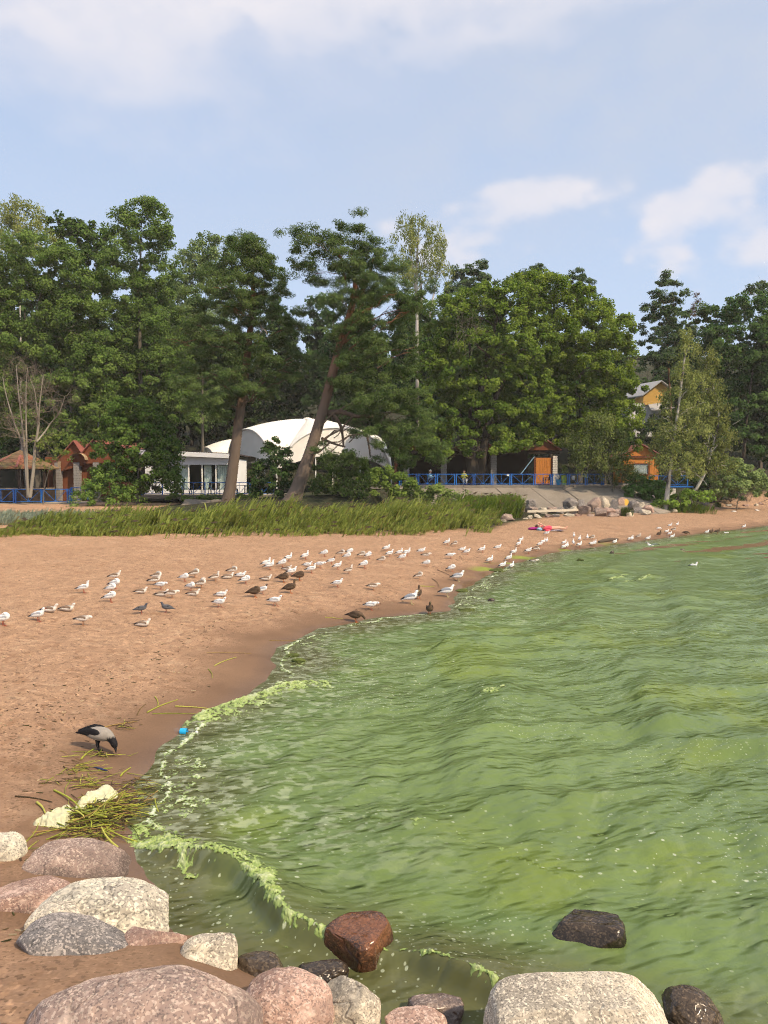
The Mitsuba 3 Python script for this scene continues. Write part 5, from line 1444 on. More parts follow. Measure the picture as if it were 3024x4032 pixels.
X2 = rng.uniform(-20, 5.5, n)
Y2 = np.interp(X2, VEG[:, 0], VEG[:, 1]) + 0.2 + rng.normal(0, 0.45, n)
o2 = nz(X2, Y2, 0.8, 47) > 0.45
X, Y, hh = np.append(X, X2[o2]), np.append(Y, Y2[o2]), np.append(hh, rng.uniform(0.15, 0.5, o2.sum()))
rm, rc = blades(X, Y, hh, 0.45, rng, (0.17, 0.235, 0.04), (0.44, 0.49, 0.13), 0.06, 4, 0.02)
put(thing("reed_bed", "wind-bent green reeds growing in a band between beach and bushes", "reeds", kind="stuff"), ply(rm, "m_leaf", color=rc))
n = 2600
X = rng.uniform(-23, -14.5, n)
Y = 40 + rng.uniform(-0.7, 2.6, n) + rng.normal(0, 0.5, n)
m_, c_ = blades(X, Y, rng.uniform(0.35, 0.6, n), 0.25, rng, (0.24, 0.30, 0.21), (0.42, 0.48, 0.37), 0.05, 3)
put(thing("lyme_grass", "patch of pale blue green grass at the left edge below the railing", "grass", kind="stuff"), ply(m_, "m_leaf", color=c_))
n = 2600
X = rng.uniform(4.5, 9.0, n)
Y = np.interp(X, [4.5, 9], [47.5, 53.5]) + rng.uniform(-3.4, 2.6, n)
m_, c_ = blades(X, Y, rng.uniform(0.7, 1.6, n), 0.22, rng, (0.085, 0.15, 0.022), (0.22, 0.30, 0.05), 0.06, 4, 0.02)
put(thing("tall_grass", "tall bright green grass at the left end of the concrete bank", "grass", kind="stuff"), ply(m_, "m_leaf", color=c_))
n = 900
X, Y = rng.uniform(20.5, 26, n), rng.uniform(60, 65.5, n)
m_, c_ = blades(X, Y, rng.uniform(0.3, 0.8, n), 0.2, rng, (0.085, 0.15, 0.022), (0.20, 0.28, 0.05), 0.06, 3)
put(thing("weed_patch", "green weeds around the birches' feet", "grass", kind="stuff"), ply(m_, "m_leaf", color=c_))
for i, (s, r, w, lab) in enumerate([(2462, 2030, 20, "grass tuft at the right end of the stone heap"), (2826, 1996, 8, "small grass tuft alone on the far beach"), (2236, 2000, 14, "weeds growing between the stones of the heap"), (2195, 1978, 8, "thin upright weed on the left part of the stone heap")]):
    g = ground(s, r)
    n = 160
    X, Y = g[0] + rng.normal(0, w / ppm(g[1]) * 0.5, n), g[1] + rng.normal(0, 0.25, n)
    m_, c_ = blades(X, Y, rng.uniform(0.3, 0.75, n) * (0.6 if i == 1 else 1), 0.1, rng, (0.05, 0.085, 0.015), (0.12, 0.165, 0.03), 0.05, 3)
    put(thing("grass_tuft", lab, "grass"), ply(m_, "m_leaf", color=c_))

# weeds on the broken terrace edge
m_ = []
X = rng.uniform(5.5, 14.5, 420)
pr, pc = blades(X, np.full(420, 65.05) + rng.normal(0, 0.12, 420), rng.uniform(0.2, 0.55, 420) * (nz(X, X * 0, 1.2, 5) > 0.5), 0.1, rng, (0.05, 0.085, 0.015), (0.12, 0.16, 0.03), 0.07, 3)
pr[0][:, 2] += 0.2
put(thing("edge_weeds", "tufts of weeds hanging on the broken terrace edge", "weeds", kind="stuff"), ply(pr, "m_leaf", color=pc))

# ------------------------------------------------------------------ birds
HEADS = {"stand": [(.105, .190, .030, .033), (.118, .214, .025, .027), (.130, .232, .027, .027), (.148, .236, .023, .022), (.163, .232, .008, .009)],
         "upright": [(.100, .195, .030, .033), (.108, .228, .023, .026), (.118, .256, .026, .027), (.136, .262, .023, .022), (.152, .258, .008, .009)],
         "tuck": [(.085, .190, .040, .036), (.060, .214, .034, .030), (.030, .220, .028, .026), (.005, .212, .022, .020), (-.015, .200, .010, .010)],
         "forage": [(.125, .150, .034, .036), (.150, .128, .025, .027), (.172, .104, .026, .026), (.184, .086, .021, .022), (.190, .070, .008, .009)],
         "stoop": [(.118, .180, .033, .035), (.142, .186, .026, .027), (.166, .182, .027, .026), (.184, .172, .022, .022), (.196, .162, .008, .009)]}
BILL = {"stand": ((.158, .232), (.196, .222)), "upright": ((.148, .258), (.187, .250)), "tuck": ((-.012, .200), (-.045, .182)), "forage": ((.189, .076), (.196, .040)), "stoop": ((.192, .165), (.222, .142))}
LOOK = {  # body, wing, wing tip, bill, leg, head
    "adult": ((.78, .78, .77), (.40, .43, .47), (.03, .03, .035), (.30, .05, .03), (.32, .06, .035), (.80, .80, .79)),
    "hooded": ((.78, .78, .77), (.40, .43, .47), (.03, .03, .035), (.30, .05, .03), (.32, .06, .035), (.10, .07, .06)),
    "juvenile": ((.70, .66, .60), (.22, .16, .12), (.035, .03, .03), (.25, .12, .06), (.35, .16, .08), (.66, .60, .53)),
    "common": ((.80, .80, .79), (.27, .30, .35), (.02, .02, .022), (.45, .40, .10), (.42, .38, .20), (.80, .80, .79)),
    "duck": ((.105, .070, .045), (.070, .046, .030), (.045, .03, .022), (.13, .12, .06), (.45, .12, .03), (.085, .058, .036)),
    "pigeon": ((.13, .135, .15), (.10, .105, .12), (.03, .03, .035), (.05, .05, .05), (.28, .08, .06), (.075, .08, .10))}
BIRDS = {}


def bird_parts(kind, pose, flip_wing=False):
    key = (kind, pose)
    if key in BIRDS:
        return BIRDS[key]
    body, wing, tipc, bill, leg, head = (np.array(c) for c in LOOK[kind])
    sit = pose in ("sit", "swim")
    hp = {"sit": "stand", "walk": "stand", "swim": "upright", "flap": "stand"}.get(pose, pose)
    dz = -0.082 if pose == "sit" else -0.105 if pose == "swim" else 0.0
    duck = kind == "duck"
    fat = 1.22 if duck else 1.0
    B = [(-.200, .128, .006, .004), (-.165, .132, .026, .010), (-.125, .138, .038, .024), (-.075, .142, .052 * fat, .044 * fat), (-.02, .143, .060 * fat, .054 * fat), (.035, .147, .061 * fat, .058 * fat), (.075, .160, .052 * fat, .052 * fat)]
    path = np.array(B + HEADS[hp])
    if duck:
        path[:2, 0] += 0.035
        path[-5:, 2:] *= 0.9
    path[:, 1] += dz
    fine = np.stack([np.interp(np.linspace(0, 1, 23), np.linspace(0, 1, len(path)), path[:, i]) for i in range(4)], 1)
    v, f = loft(fine, 10)
    neck0 = 7 * 2 * 10
    hx = path[-3, :2]
    dist = np.hypot(v[:, 0] - hx[0], v[:, 2] - hx[1])
    c = np.tile(body, (len(v), 1))
    if kind in ("hooded", "pigeon", "duck"):
        c = np.where((dist < (0.045 if kind != "pigeon" else 0.07))[:, None], head, c)
    elif kind == "adult":
        spot = (np.hypot(v[:, 0] - hx[0] + 0.004, v[:, 2] - hx[1]) < 0.011) & (np.abs(v[:, 1]) > 0.015)
        c = np.where(spot[:, None], [.08, .07, .07], c)
    mott = meshkit.noise(v * 90, 3)[:, None]
    if kind in ("juvenile", "duck"):
        c = c * (0.72 + 0.56 * mott)
    if kind == "juvenile":
        c = np.where(((v[:, 2] > path[4, 1] + 0.03) & (v[:, 0] > 0.0) & (v[:, 0] < 0.09))[:, None], c * 0.6, c)
    c = np.where((v[:, 0] < -0.155)[:, None], tipc if kind == "juvenile" else c * 0.95, c)
    if duck:
        c = np.where(((v[:, 0] < -0.11) & (v[:, 2] < path[2, 1]))[:, None], [.6, .55, .48], c)
    out = [("body", ply((v, f), "m_vertex", smooth=True, color=np.clip(c, 0, 1)))]
    for sgn in (-1, 1):
        if pose == "flap":
            W = np.array([(.05, .04, .165), (.02, .20, .235), (-.04, .36, .250), (-.12, .47, .215), (-.16, .44, .213), (-.09, .30, .240), (-.07, .12, .205), (-.06, .03, .155)]) * [1, sgn, 1]
            wv_, wf_ = slab(W if sgn > 0 else W[::-1], 0.008)
            wc = np.where((np.abs(wv_[:, 1]) > 0.42)[:, None], tipc, [.62, .64, .66])
        else:
            t = np.linspace(0, 1, 12)
            cx = 0.085 - 0.305 * t
            cz = (0.165 - 0.028 * t + 0.012 * np.sin(np.pi * t)) + dz
            cyy = sgn * (0.050 * fat - 0.044 * t ** 1.6)
            hh = np.interp(t, [0, .12, .4, .75, 1], [.012, .036, .044, .018, .003]) * fat
            ww = np.interp(t, [0, .2, .6, 1], [.006, .014, .013, .003])
            ang = np.arange(8) * 2 * np.pi / 8
            vv_ = np.stack([np.repeat(cx, 8), (cyy[:, None] + ww[:, None] * np.cos(ang)[None]).ravel(), (cz[:, None] + hh[:, None] * np.sin(ang)[None]).ravel()], 1)
            i, j = np.meshgrid(np.arange(11), np.arange(8), indexing="ij")
            q = np.stack([i * 8 + j, i * 8 + (j + 1) % 8, (i + 1) * 8 + (j + 1) % 8, (i + 1) * 8 + j], -1).reshape(-1, 4)
            wv_, wf_ = vv_, np.vstack([q[:, [0, 1, 2]], q[:, [0, 2, 3]]])
            wc = np.where((wv_[:, 0] < -0.115)[:, None], tipc, wing)
            if kind in ("juvenile", "duck"):
                wc = wc * (0.6 + 0.8 * meshkit.noise(wv_ * 70, 8)[:, None])
            if kind == "pigeon":
                wc = np.where((np.abs(wv_[:, 0] + 0.05) < 0.012)[:, None], tipc, wing)
            if kind == "adult":
                wc = np.where((np.abs(wv_[:, 2] - cz.mean()) > 0.036)[:, None], body, wc)
        out.append(("wing", ply((wv_, wf_), "m_vertex", smooth=pose != "flap", color=np.clip(wc, 0, 1))))
    (bx, bz_), (ex, ez) = BILL[hp]
    bm = tube([(bx, 0, bz_ + dz), ((bx + ex) / 2, 0, (bz_ + ez) / 2 + dz + .001), (ex, 0, ez + dz)], [.008, .006, .0015] if not duck else [.011, .010, .007], 6)
    out.append(("bill", ply(bm, "m_vertex", smooth=True, color=vcol(bm, bill))))
    if not sit and pose != "flap":
        for sgn in (-1, 1):
            fx = 0.045 * sgn if pose == "walk" else 0.004 * sgn
            lm_ = join(tube([(.005, .022 * sgn, .105), (-.002 + fx * .5, .022 * sgn, .055), (.004 + fx, .022 * sgn, .004)], [.007, .0055, .0055], 5), slab([(.0 + fx, .018 * sgn, .006), (.042 + fx, .004 * sgn, .004), (.046 + fx, .022 * sgn, .004), (.040 + fx, .042 * sgn, .004)][::sgn], .004))
            out.append(("leg", ply(lm_, "m_vertex", smooth=False, color=vcol(lm_, leg))))
    BIRDS[key] = out
    return out


# photograph position of the feet, pose, plumage, facing (degrees: 0 right, 180 left, -90 towards the camera), size
A_, J_, H_, C_, D_, G_ = "adult", "juvenile", "hooded", "common", "duck", "pigeon"
GULLS = [
    (13, 2466, "tuck", A_, 10), (151, 2444, "stand", A_, 0), (197, 2413, "sit", J_, 5), (266, 2404, "sit", J_, -5), (326, 2460, "stoop", J_, -10), (330, 2340, "upright", A_, 15), (454, 2285, "stand", J_, 0), (454, 2316, "tuck", A_, 0), (439, 2336, "tuck", A_, 5),
    (436, 2371, "tuck", A_, 12), (557, 2340, "sit", J_, -5), (564, 2467, "sit", J_, -8),
    (619, 2284, "tuck", J_, 0), (611, 2303, "stand", J_, 20), (633, 2323, "stoop", A_, -10), (677, 2359, "stoop", J_, 0), (638, 2351, "sit", J_, 10), (727, 2290, "tuck", A_, 0), (768, 2275, "tuck", J_, 10), (752, 2327, "tuck", A_, -15), (793, 2314, "tuck", J_, 5), (763, 2349, "sit", J_, 0),
    (847, 2289, "upright", J_, 25), (872, 2349, "sit", A_, 0), (865, 2406, "walk", A_, -8), (918, 2263, "tuck", J_, 15), (899, 2280, "sit", J_, 20), (948, 2272, "sit", A_, 0), (968, 2294, "tuck", A_, 20), (1049, 2284, "sit", J_, -5), (1035, 2340, "stand", H_, 10), (1083, 2395, "walk", A_, -5),
    (1063, 2246, "upright", A_, 15), (1050, 2238, "upright", A_, 30), (1113, 2236, "tuck", A_, 10), (1137, 2217, "upright", A_, 35), (1203, 2210, "upright", A_, 30), (1278, 2199, "tuck", A_, 5), (1345, 2190, "tuck", J_, 0), (1379, 2184, "tuck", A_, 30), (1370, 2204, "tuck", A_, 10),
    (1305, 2225, "stand", H_, 25), (1330, 2249, "stand", A_, 20), (1374, 2265, "upright", J_, 30), (1211, 2235, "sit", A_, 0), (1260, 2240, "stoop", A_, -5), (1227, 2258, "upright", A_, 10), (1150, 2267, "stand", A_, 30), (1131, 2248, "sit", J_, -20), (1435, 2245, "tuck", A_, 15),
    (1426, 2198, "tuck", J_, 15), (1452, 2200, "tuck", A_, 40), (1330, 2314, "stand", A_, 5), (1470, 2327, "stoop", J_, 5), (1461, 2401, "stoop", A_, 10),
    (1523, 2172, "stand", A_, 25), (1535, 2189, "stand", A_, 25), (1574, 2188, "upright", A_, 15), (1603, 2188, "upright", A_, 30), (1586, 2208, "stand", A_, 5), (1505, 2217, "tuck", J_, 10), (1660, 2184, "stand", A_, 10), (1678, 2203, "stoop", J_, 0), (1681, 2236, "tuck", A_, 5), (1651, 2285, "tuck", J_, 10), (1619, 2379, "stand", C_, 5), (1761, 2352, "stand", C_, 5),
    (1761, 2146, "upright", A_, 15), (1791, 2150, "tuck", J_, 20), (1821, 2177, "stand", A_, 10), (1839, 2187, "stand", A_, 5), (1774, 2208, "stoop", A_, 15), (1899, 2179, "upright", A_, 10), (1961, 2172, "stand", A_, 15), (1930, 2219, "upright", A_, 25), (1780, 2254, "tuck", A_, 10), (1804, 2290, "stand", C_, 10), (1980, 2240, "stand", A_, 30), (2016, 2241, "upright", A_, 55),
    (2043, 2152, "stand", A_, 40), (2052, 2139, "stand", A_, 30), (2024, 2187, "upright", A_, 35), (2005, 2210, "upright", A_, 20), (2081, 2181, "stand", A_, 20), (2110, 2171, "forage", J_, 10), (2127, 2154, "stand", A_, 25), (2139, 2144, "upright", A_, 30), (2153, 2139, "upright", A_, 75), (2153, 2110, "stand", A_, 5), (2103, 2221, "stoop", J_, 0),
    (2221, 2164, "stand", A_, 25), (2233, 2160, "upright", A_, 55), (2222, 2147, "upright", A_, 30), (2260, 2118, "upright", A_, 85), (2282, 2131, "upright", A_, 60), (2258, 2148, "upright", A_, 90), (2282, 2156, "upright", A_, 25), (2313, 2125, "upright", A_, 80), (2333, 2125, "tuck", J_, 10), (2331, 2151, "stand", A_, 20), (2341, 2149, "upright", A_, 35), (2421, 2145, "stand", A_, 40),
    (2481, 2131, "stand", A_, 20), (2489, 2131, "upright", A_, 50), (2515, 2121, "stand", J_, 10), (2552, 2130, "stand", A_, 10), (2594, 2090, "forage", A_, 10), (2639, 2080, "stand", A_, 5), (2667, 2078, "upright", A_, 40), (2626, 2102, "stand", A_, 15), (2637, 2110, "stand", A_, 5), (2648, 2122, "stand", A_, 15), (2654, 2095, "tuck", J_, 10), (2784, 2104, "stand", A_, 15), (2930, 2082, "upright", A_, 25)]
DUCKS = [(1004, 2354, "tuck", 5, "brown duck preening on dry sand, leftmost of the four ducks on the open beach"), (1117, 2290, "tuck", 10, "brown duck with head tucked back, uppermost left of the four ducks on dry sand"), (1179, 2283, "tuck", 30, "brown duck with head turned back, right of the uppermost ducks"),
         (1144, 2335, "upright", 10, "brown duck standing with raised neck below the two sleeping ducks"), (1400, 2450, "forage", -15, "dark brown duck bending to feed at the water's edge"), (1648, 2357, "upright", 85, "brown duck seen from behind beside the big grey-winged gull"), (1691, 2424, "upright", -80, "brown duck facing the viewer in the shallow wet pool"),
         (2596, 2113, "upright", 40, "brown duck left of the far gull cluster at the water line"), (2701, 2108, "forage", 10, "pale brown duck feeding right of the far gull cluster"), (2800, 2103, "stand", 30, "dark duck beside a gull on the far wet sand, left of two"), (2825, 2102, "stand", 20, "dark duck on the far wet sand, right of two")]
POSEW = {"stand": "standing", "upright": "standing tall", "tuck": "preening", "forage": "bending to feed", "stoop": "stooping forward", "sit": "sitting", "walk": "walking"}
KINDW = {A_: "grey-winged white gull", J_: "brown-mottled young gull", H_: "dark-headed white gull", C_: "large slate-winged gull"}
CLUST = [(0, 345, "the leftmost group"), (345, 600, "the group above the pigeons"), (600, 830, "the group right of the pigeons"), (830, 1000, "the group left of the ducks"), (1000, 1190, "the group around the ducks"),
         (1190, 1480, "the group right of the ducks"), (1480, 1700, "the middle beach group"), (1700, 2035, "the group by the weed lumps"), (2035, 2200, "the group below the sunbather"), (2200, 2450, "the group past the sunbather"), (2450, 3024, "the farthest group")]


def place_bird(name, label, cat, group, kind, pose, sx, sy, face, size, tail=(), rng=np.random.default_rng(12)):
    g = ground(sx, sy)
    z = max(g[2], 0.012)
    if name != "gull" or pose != "swim":
        sh = float(shore_signed_np(np.array([g[0]]), np.array([g[1]]))[0])
        if sh < 0.25:
            z = max(float(terrain(g[0], g[1])), -0.05)
    p = np.array([g[0], g[1], z + (0.004 if pose == "sit" else -0.003)])
    k = thing(name, label, cat, group)
    rz = math.radians(face + rng.uniform(-8, 8))
    lean = T().translate([0, 0, .12]).rotate([0, 1, 0], -9 + rng.uniform(-4, 4)).translate([0, 0, -.12])      # chest up, tail down
    for nm, sh_ in bird_parts(kind, pose):
        part(k, nm, sh_, to_world=xf(p, rz, size) @ lean if nm != "leg" and pose in ("stand", "upright", "tuck") else xf(p, rz, size))
    return k


done = {}
for sx, sy, pose, kind, face in sorted(GULLS, key=lambda q: q[0]):
    ci = next(i for i, q in enumerate(CLUST) if q[0] <= sx < q[1])
    done[ci] = done.get(ci, 0) + 1
    lab = f"{KINDW[kind]} {POSEW[pose]}, {ORD[done[ci] - 1]} from left in {CLUST[ci][2]}"
    place_bird("gull", lab, "gull", "gulls resting on the beach", kind, pose, sx, sy, face, 1.28 if kind == C_ else 1.0 + 0.05 * math.sin(sx))
for sx, sy, pose, face, lab in DUCKS:
    place_bird("duck", lab, "duck", "brown ducks along the water line", D_, pose, sx, sy, face, 1.17)
place_bird("pigeon", "grey pigeon facing right, left of the two pigeons on the sand", "pigeon", "pigeons on the dry sand", G_, "stand", 557, 2424, 15, 0.86)
place_bird("pigeon", "dark grey pigeon facing left, right of the two pigeons on the sand", "pigeon", "pigeons on the dry sand", G_, "stand", 655, 2421, 170, 0.86)
# one afloat, one on the wing
for pose, sx, sy, z, lab, face in (("swim", 2731, 2229, 0.05, "white gull swimming alone on the green water", 0), ("flap", 2560, 2149, 0.30, "white gull flying low over the water by the far beach", 200)):
    p = at_z(sx, sy, z)
    k = thing("gull", lab, "gull")
    for nm, sh_ in bird_parts(A_, pose):
        part(k, nm, sh_, to_world=xf((p[0], p[1], p[2] - (0.12 if pose == "flap" else 0.02)), math.radians(face)))

# hooded crow
g = ground(385, 2962)
ck = thing("crow", "grey and black hooded crow pecking at weed near the water line", "crow")
S_ = 1.42
path = np.array([(-.165, .150, .034, .006), (-.13, .153, .034, .010), (-.09, .155, .038, .026), (-.05, .154, .048, .044), (.0, .152, .055, .055), (.05, .150, .056, .055), (.09, .140, .046, .047), (.118, .122, .034, .034), (.136, .100, .029, .029), (.148, .076, .027, .027), (.154, .056, .020, .020), (.156, .046, .010, .010)])
fine = np.stack([smooth_path(path[:, i:i + 1], 34)[:, 0] for i in range(4)], 1)
v, f = loft(fine, 16)
grey, blk_ = np.array([.30, .275, .245]), np.array([.012, .012, .015])
isb = (v[:, 0] < -0.085) | ((v[:, 0] > 0.105) & (v[:, 2] < 0.135)) | ((v[:, 0] > 0.06) & (v[:, 2] < 0.108))
cc = np.where(isb[:, None], blk_, grey) * (0.85 + 0.3 * meshkit.noise(v * 120)[:, None])
W2 = xf(g + [0, 0, -0.004], math.radians(-12), S_)
part(ck, "body", ply((v, f), "m_vertex", smooth=True, color=cc), to_world=W2)
for sgn in (-1, 1):
    t = np.linspace(0, 1, 16)
    cx, cz_ = 0.058 - 0.245 * t, 0.168 - 0.012 * t + 0.012 * np.sin(np.pi * t) + 0.004 * sgn
    cyy = sgn * (0.046 - 0.030 * t ** 1.5)
    hh, ww = np.interp(t, [0, .15, .45, .8, 1], [.008, .030, .037, .016, .004]), np.interp(t, [0, .2, .6, 1], [.006, .014, .012, .003])
    ang = np.arange(10) * 2 * np.pi / 10
    vv_ = np.stack([np.repeat(cx, 10), (cyy[:, None] + ww[:, None] * np.cos(ang)[None]).ravel(), (cz_[:, None] + hh[:, None] * np.sin(ang)[None]).ravel()], 1)
    i, j = np.meshgrid(np.arange(15), np.arange(10), indexing="ij")
    q = np.stack([i * 10 + j, i * 10 + (j + 1) % 10, (i + 1) * 10 + (j + 1) % 10, (i + 1) * 10 + j], -1).reshape(-1, 4)
    part(ck, "wing", ply((vv_, np.vstack([q[:, [0, 1, 2]], q[:, [0, 2, 3]]])), "m_vertex", smooth=True, color=vcol((vv_, 0), blk_)), to_world=W2)
    fx = 0.035 if sgn < 0 else -0.012
    lm_ = join(tube([(.008, .024 * sgn, .112), (-.004 + fx * .4, .025 * sgn, .058), (.006 + fx, .026 * sgn, .006)], [.014, .007, .006], 7), *[tube([(.006 + fx, .026 * sgn, .006), (.006 + fx + .030 * math.cos(a), .026 * sgn + .030 * math.sin(a), .004)], [.005, .003], 5) for a in (-.5, 0, .5, 3.14)])
    part(ck, "leg", ply(lm_, "m_vertex", smooth=True, color=vcol(lm_, blk_)), to_world=W2)
bm = tube([(.152, 0, .062), (.160, 0, .036), (.163, 0, .006)], [.013, .010, .003], 8)
part(ck, "bill", ply(bm, "m_vertex", smooth=True, color=vcol(bm, blk_ * 1.6)), to_world=W2)
for sgn in (-1, 1):
    ev, ef = ICO[2]
    part(ck, "eye", ply((ev * .0045 + [.150, .024 * sgn, .078], ef), "m_black_plastic", smooth=True), to_world=W2)


# ------------------------------------------------------------------ people
M3 = manifold3d.Manifold


def flesh(bones, fine=0.04, it=5):
    """bones: rows of (point, radius, point, radius); one continuous skin over all of them"""
    total = None
    for a, ra, b, rb in bones:
        h = M3.batch_hull([M3.sphere(ra, 14).translate([float(q) for q in a]), M3.sphere(rb, 14).translate([float(q) for q in b])])
        total = h if total is None else total + h
    m = total.refine_to_length(fine).to_mesh()
    t = trimesh.Trimesh(m.vert_properties[:, :3], m.tri_verts, process=True)
    trimesh.smoothing.filter_taubin(t, iterations=it)
    return np.array(t.vertices), np.array(t.faces)


def hand(w, d, s, spread=0.35, size=0.17):
    """palm and five fingers from the wrist w in direction d; s is the sideways direction of the thumb"""
    w, d, s = (np.asarray(q, float) for q in (w, d, s))
    pm = w + d * size * 0.45
    out = [(w, .028, pm, .030)]
    for i, (o, L) in enumerate(((-.9, .34), (-.3, .44), (.3, .46), (.9, .40))):
        b = pm + s * o * .022
        out += [(b, .0105, b + d * size * L * .6 + s * o * .006, .0095), (b + d * size * L * .6 + s * o * .006, .0095, b + d * size * L + s * o * .008 + np.array([0, 0, -.012]), .008)]
    th = w + d * size * .16 + s * .022
    out.append((th, .013, th + d * size * .26 + s * .035, .010))
    return out


# sunbather lying on her back, head to the left, one arm bent over the face
gp = ground(2180, 2092)
sb = thing("person", "person in a pink swimsuit lying on the sand with an arm over the face", "person")
px_ = 1.0 / ppm(gp[1])
B0 = np.array([gp[0] - 0.10, gp[1], gp[2] + 0.07])
P3 = lambda x, y, z: B0 + np.array([x, y, z])
head = P3(-.76, .0, .17)
bones = [(P3(-.72, 0, .12), .055, P3(-.60, 0, .09), .06), (P3(-.55, -.13, .09), .085, P3(-.55, .13, .09), .085), (P3(-.55, -.10, .09), .10, P3(-.28, -.08, .09), .095), (P3(-.55, .10, .09), .10, P3(-.28, .08, .09), .095), (P3(-.50, -.07, .14), .075, P3(-.50, .07, .14), .075),
         (P3(-.28, -.07, .09), .095, P3(-.10, -.09, .08), .115), (P3(-.28, .07, .09), .095, P3(-.10, .09, .08), .115),
         (P3(-.08, -.09, .08), .10, P3(.34, -.10, .085), .062), (P3(.34, -.10, .085), .062, P3(.70, -.12, .06), .040), (P3(.70, -.12, .055), .036, P3(.745, -.13, .045), .036), (P3(.74, -.13, .05), .034, P3(.80, -.15, .15), .026),
         (P3(-.08, .09, .08), .10, P3(.36, .13, .12), .062), (P3(.36, .13, .12), .062, P3(.74, .17, .06), .040), (P3(.74, .17, .055), .036, P3(.785, .175, .045), .036), (P3(.78, .175, .05), .034, P3(.84, .19, .15), .026),
         (P3(-.56, -.16, .10), .052, P3(-.44, -.30, .20), .040), (P3(-.44, -.30, .20), .040, P3(-.62, -.16, .30), .030),
         (P3(-.56, .18, .10), .052, P3(-.50, .34, .28), .040), (P3(-.50, .34, .28), .040, P3(-.68, .16, .36), .030),
         (head + [.01, 0, .0], .098, head + [.035, 0, .035], .088), (head + [.10, 0, .03], .055, head + [.11, 0, .05], .05), (head + [.045, 0, .12], .016, head + [.06, 0, .118], .018), (head + [.0, -.095, .02], .022, head + [.01, -.09, .03], .02), (head + [.0, .095, .02], .022, head + [.01, .09, .03], .02)]
bones += hand(P3(-.62, -.16, .30), np.array([-.85, .45, -.25]), np.array([.3, .8, .3]))
bones += hand(P3(-.68, .16, .36), np.array([-.75, -.55, -.35]), np.array([.4, -.7, .3]))
bm = flesh(bones)
part(sb, "body", ply(bm, "m_skin", smooth=True))
suit = flesh([(P3(-.52, -.10, .10), .108, P3(-.28, -.08, .09), .102), (P3(-.52, .10, .10), .108, P3(-.28, .08, .09), .102), (P3(-.49, -.07, .145), .083, P3(-.49, .07, .145), .083), (P3(-.28, -.07, .09), .102, P3(-.10, -.09, .085), .121), (P3(-.28, .07, .09), .102, P3(-.10, .09, .085), .121), (P3(-.10, -.06, .08), .115, P3(-.02, .0, .08), .10), (P3(-.10, .06, .08), .115, P3(-.02, .0, .08), .10)])
part(sb, "swimsuit", ply(suit, "m_pink_cloth", smooth=True))
hm = flesh([(head + [-.035, 0, .01], .105, head + [-.01, 0, -.02], .104), (head + [-.09, 0, -.03], .07, head + [-.13, .03, -.06], .05)])
part(sb, "hair", ply(hm, "m_hair", smooth=True))
for sgn in (-1, 1):
    ev, ef = ICO[2]
    part(sb, "eye", ply((ev * .013 + head + [.015, .035 * sgn, .118], ef), "m_white_cloth", smooth=True))
part(sb, "mouth", ply(tube([head + [.088, -.025, .088], head + [.092, 0, .092], head + [.088, .025, .088]], .007, 5), "m_pink_cloth", smooth=True))
tw = thing("beach_towel", "dark patterned beach towel under the sunbather", "towel")
n = 30
tx, ty = np.meshgrid(np.linspace(-.75, .62, n), np.linspace(-.36, .36, n), indexing="ij")
tv = np.stack([gp[0] - .1 + tx, gp[1] + ty, gp[2] + .022 + .02 * nz(tx, ty, 6, 3)], -1).reshape(-1, 3)
i, j = np.meshgrid(np.arange(n - 1), np.arange(n - 1), indexing="ij")
q = np.stack([i * n + j, (i + 1) * n + j, (i + 1) * n + j + 1, i * n + j + 1], -1).reshape(-1, 4)
st = (nz(tx.ravel(), ty.ravel(), 7, 8) > .62)
tc = np.where(st[:, None], [.55, .50, .55], [.03, .035, .09])
part(tw, "cloth", ply((tv, np.vstack([q[:, [0, 1, 2]], q[:, [0, 2, 3]]])), "m_vertex", smooth=True, color=tc))
bx_ = thing("pink_cloth", "bright pink cloth bundled at the sunbather's side", "cloth")
v, f = boulder(901, (.15, .08, .06), 3, 2.4, 3, .25)
put(bx_, ply((v + [gp[0] - .40, gp[1] - .36, gp[2] + .05], f), "m_pink_cloth", smooth=True))
bx_ = thing("blue_bundle", "light blue patterned bundle by the sunbather's head", "cloth")
v, f = boulder(902, (.15, .12, .10), 3, 2.4, 3, .25)
put(bx_, ply((v + [gp[0] - .83, gp[1] - .28, gp[2] + .10], f), "m_lightblue_cloth", smooth=True))
ring = thing("swim_mattress", "purple inflatable pillow behind the sunbather's head", "inflatable")
v, f = boulder(903, (.36, .30, .11), 3, 2.6, 1, .05)
put(ring, ply((v + [gp[0] - 1.02, gp[1] + .05, gp[2] + .09], f), "m_magenta_vinyl", smooth=True))


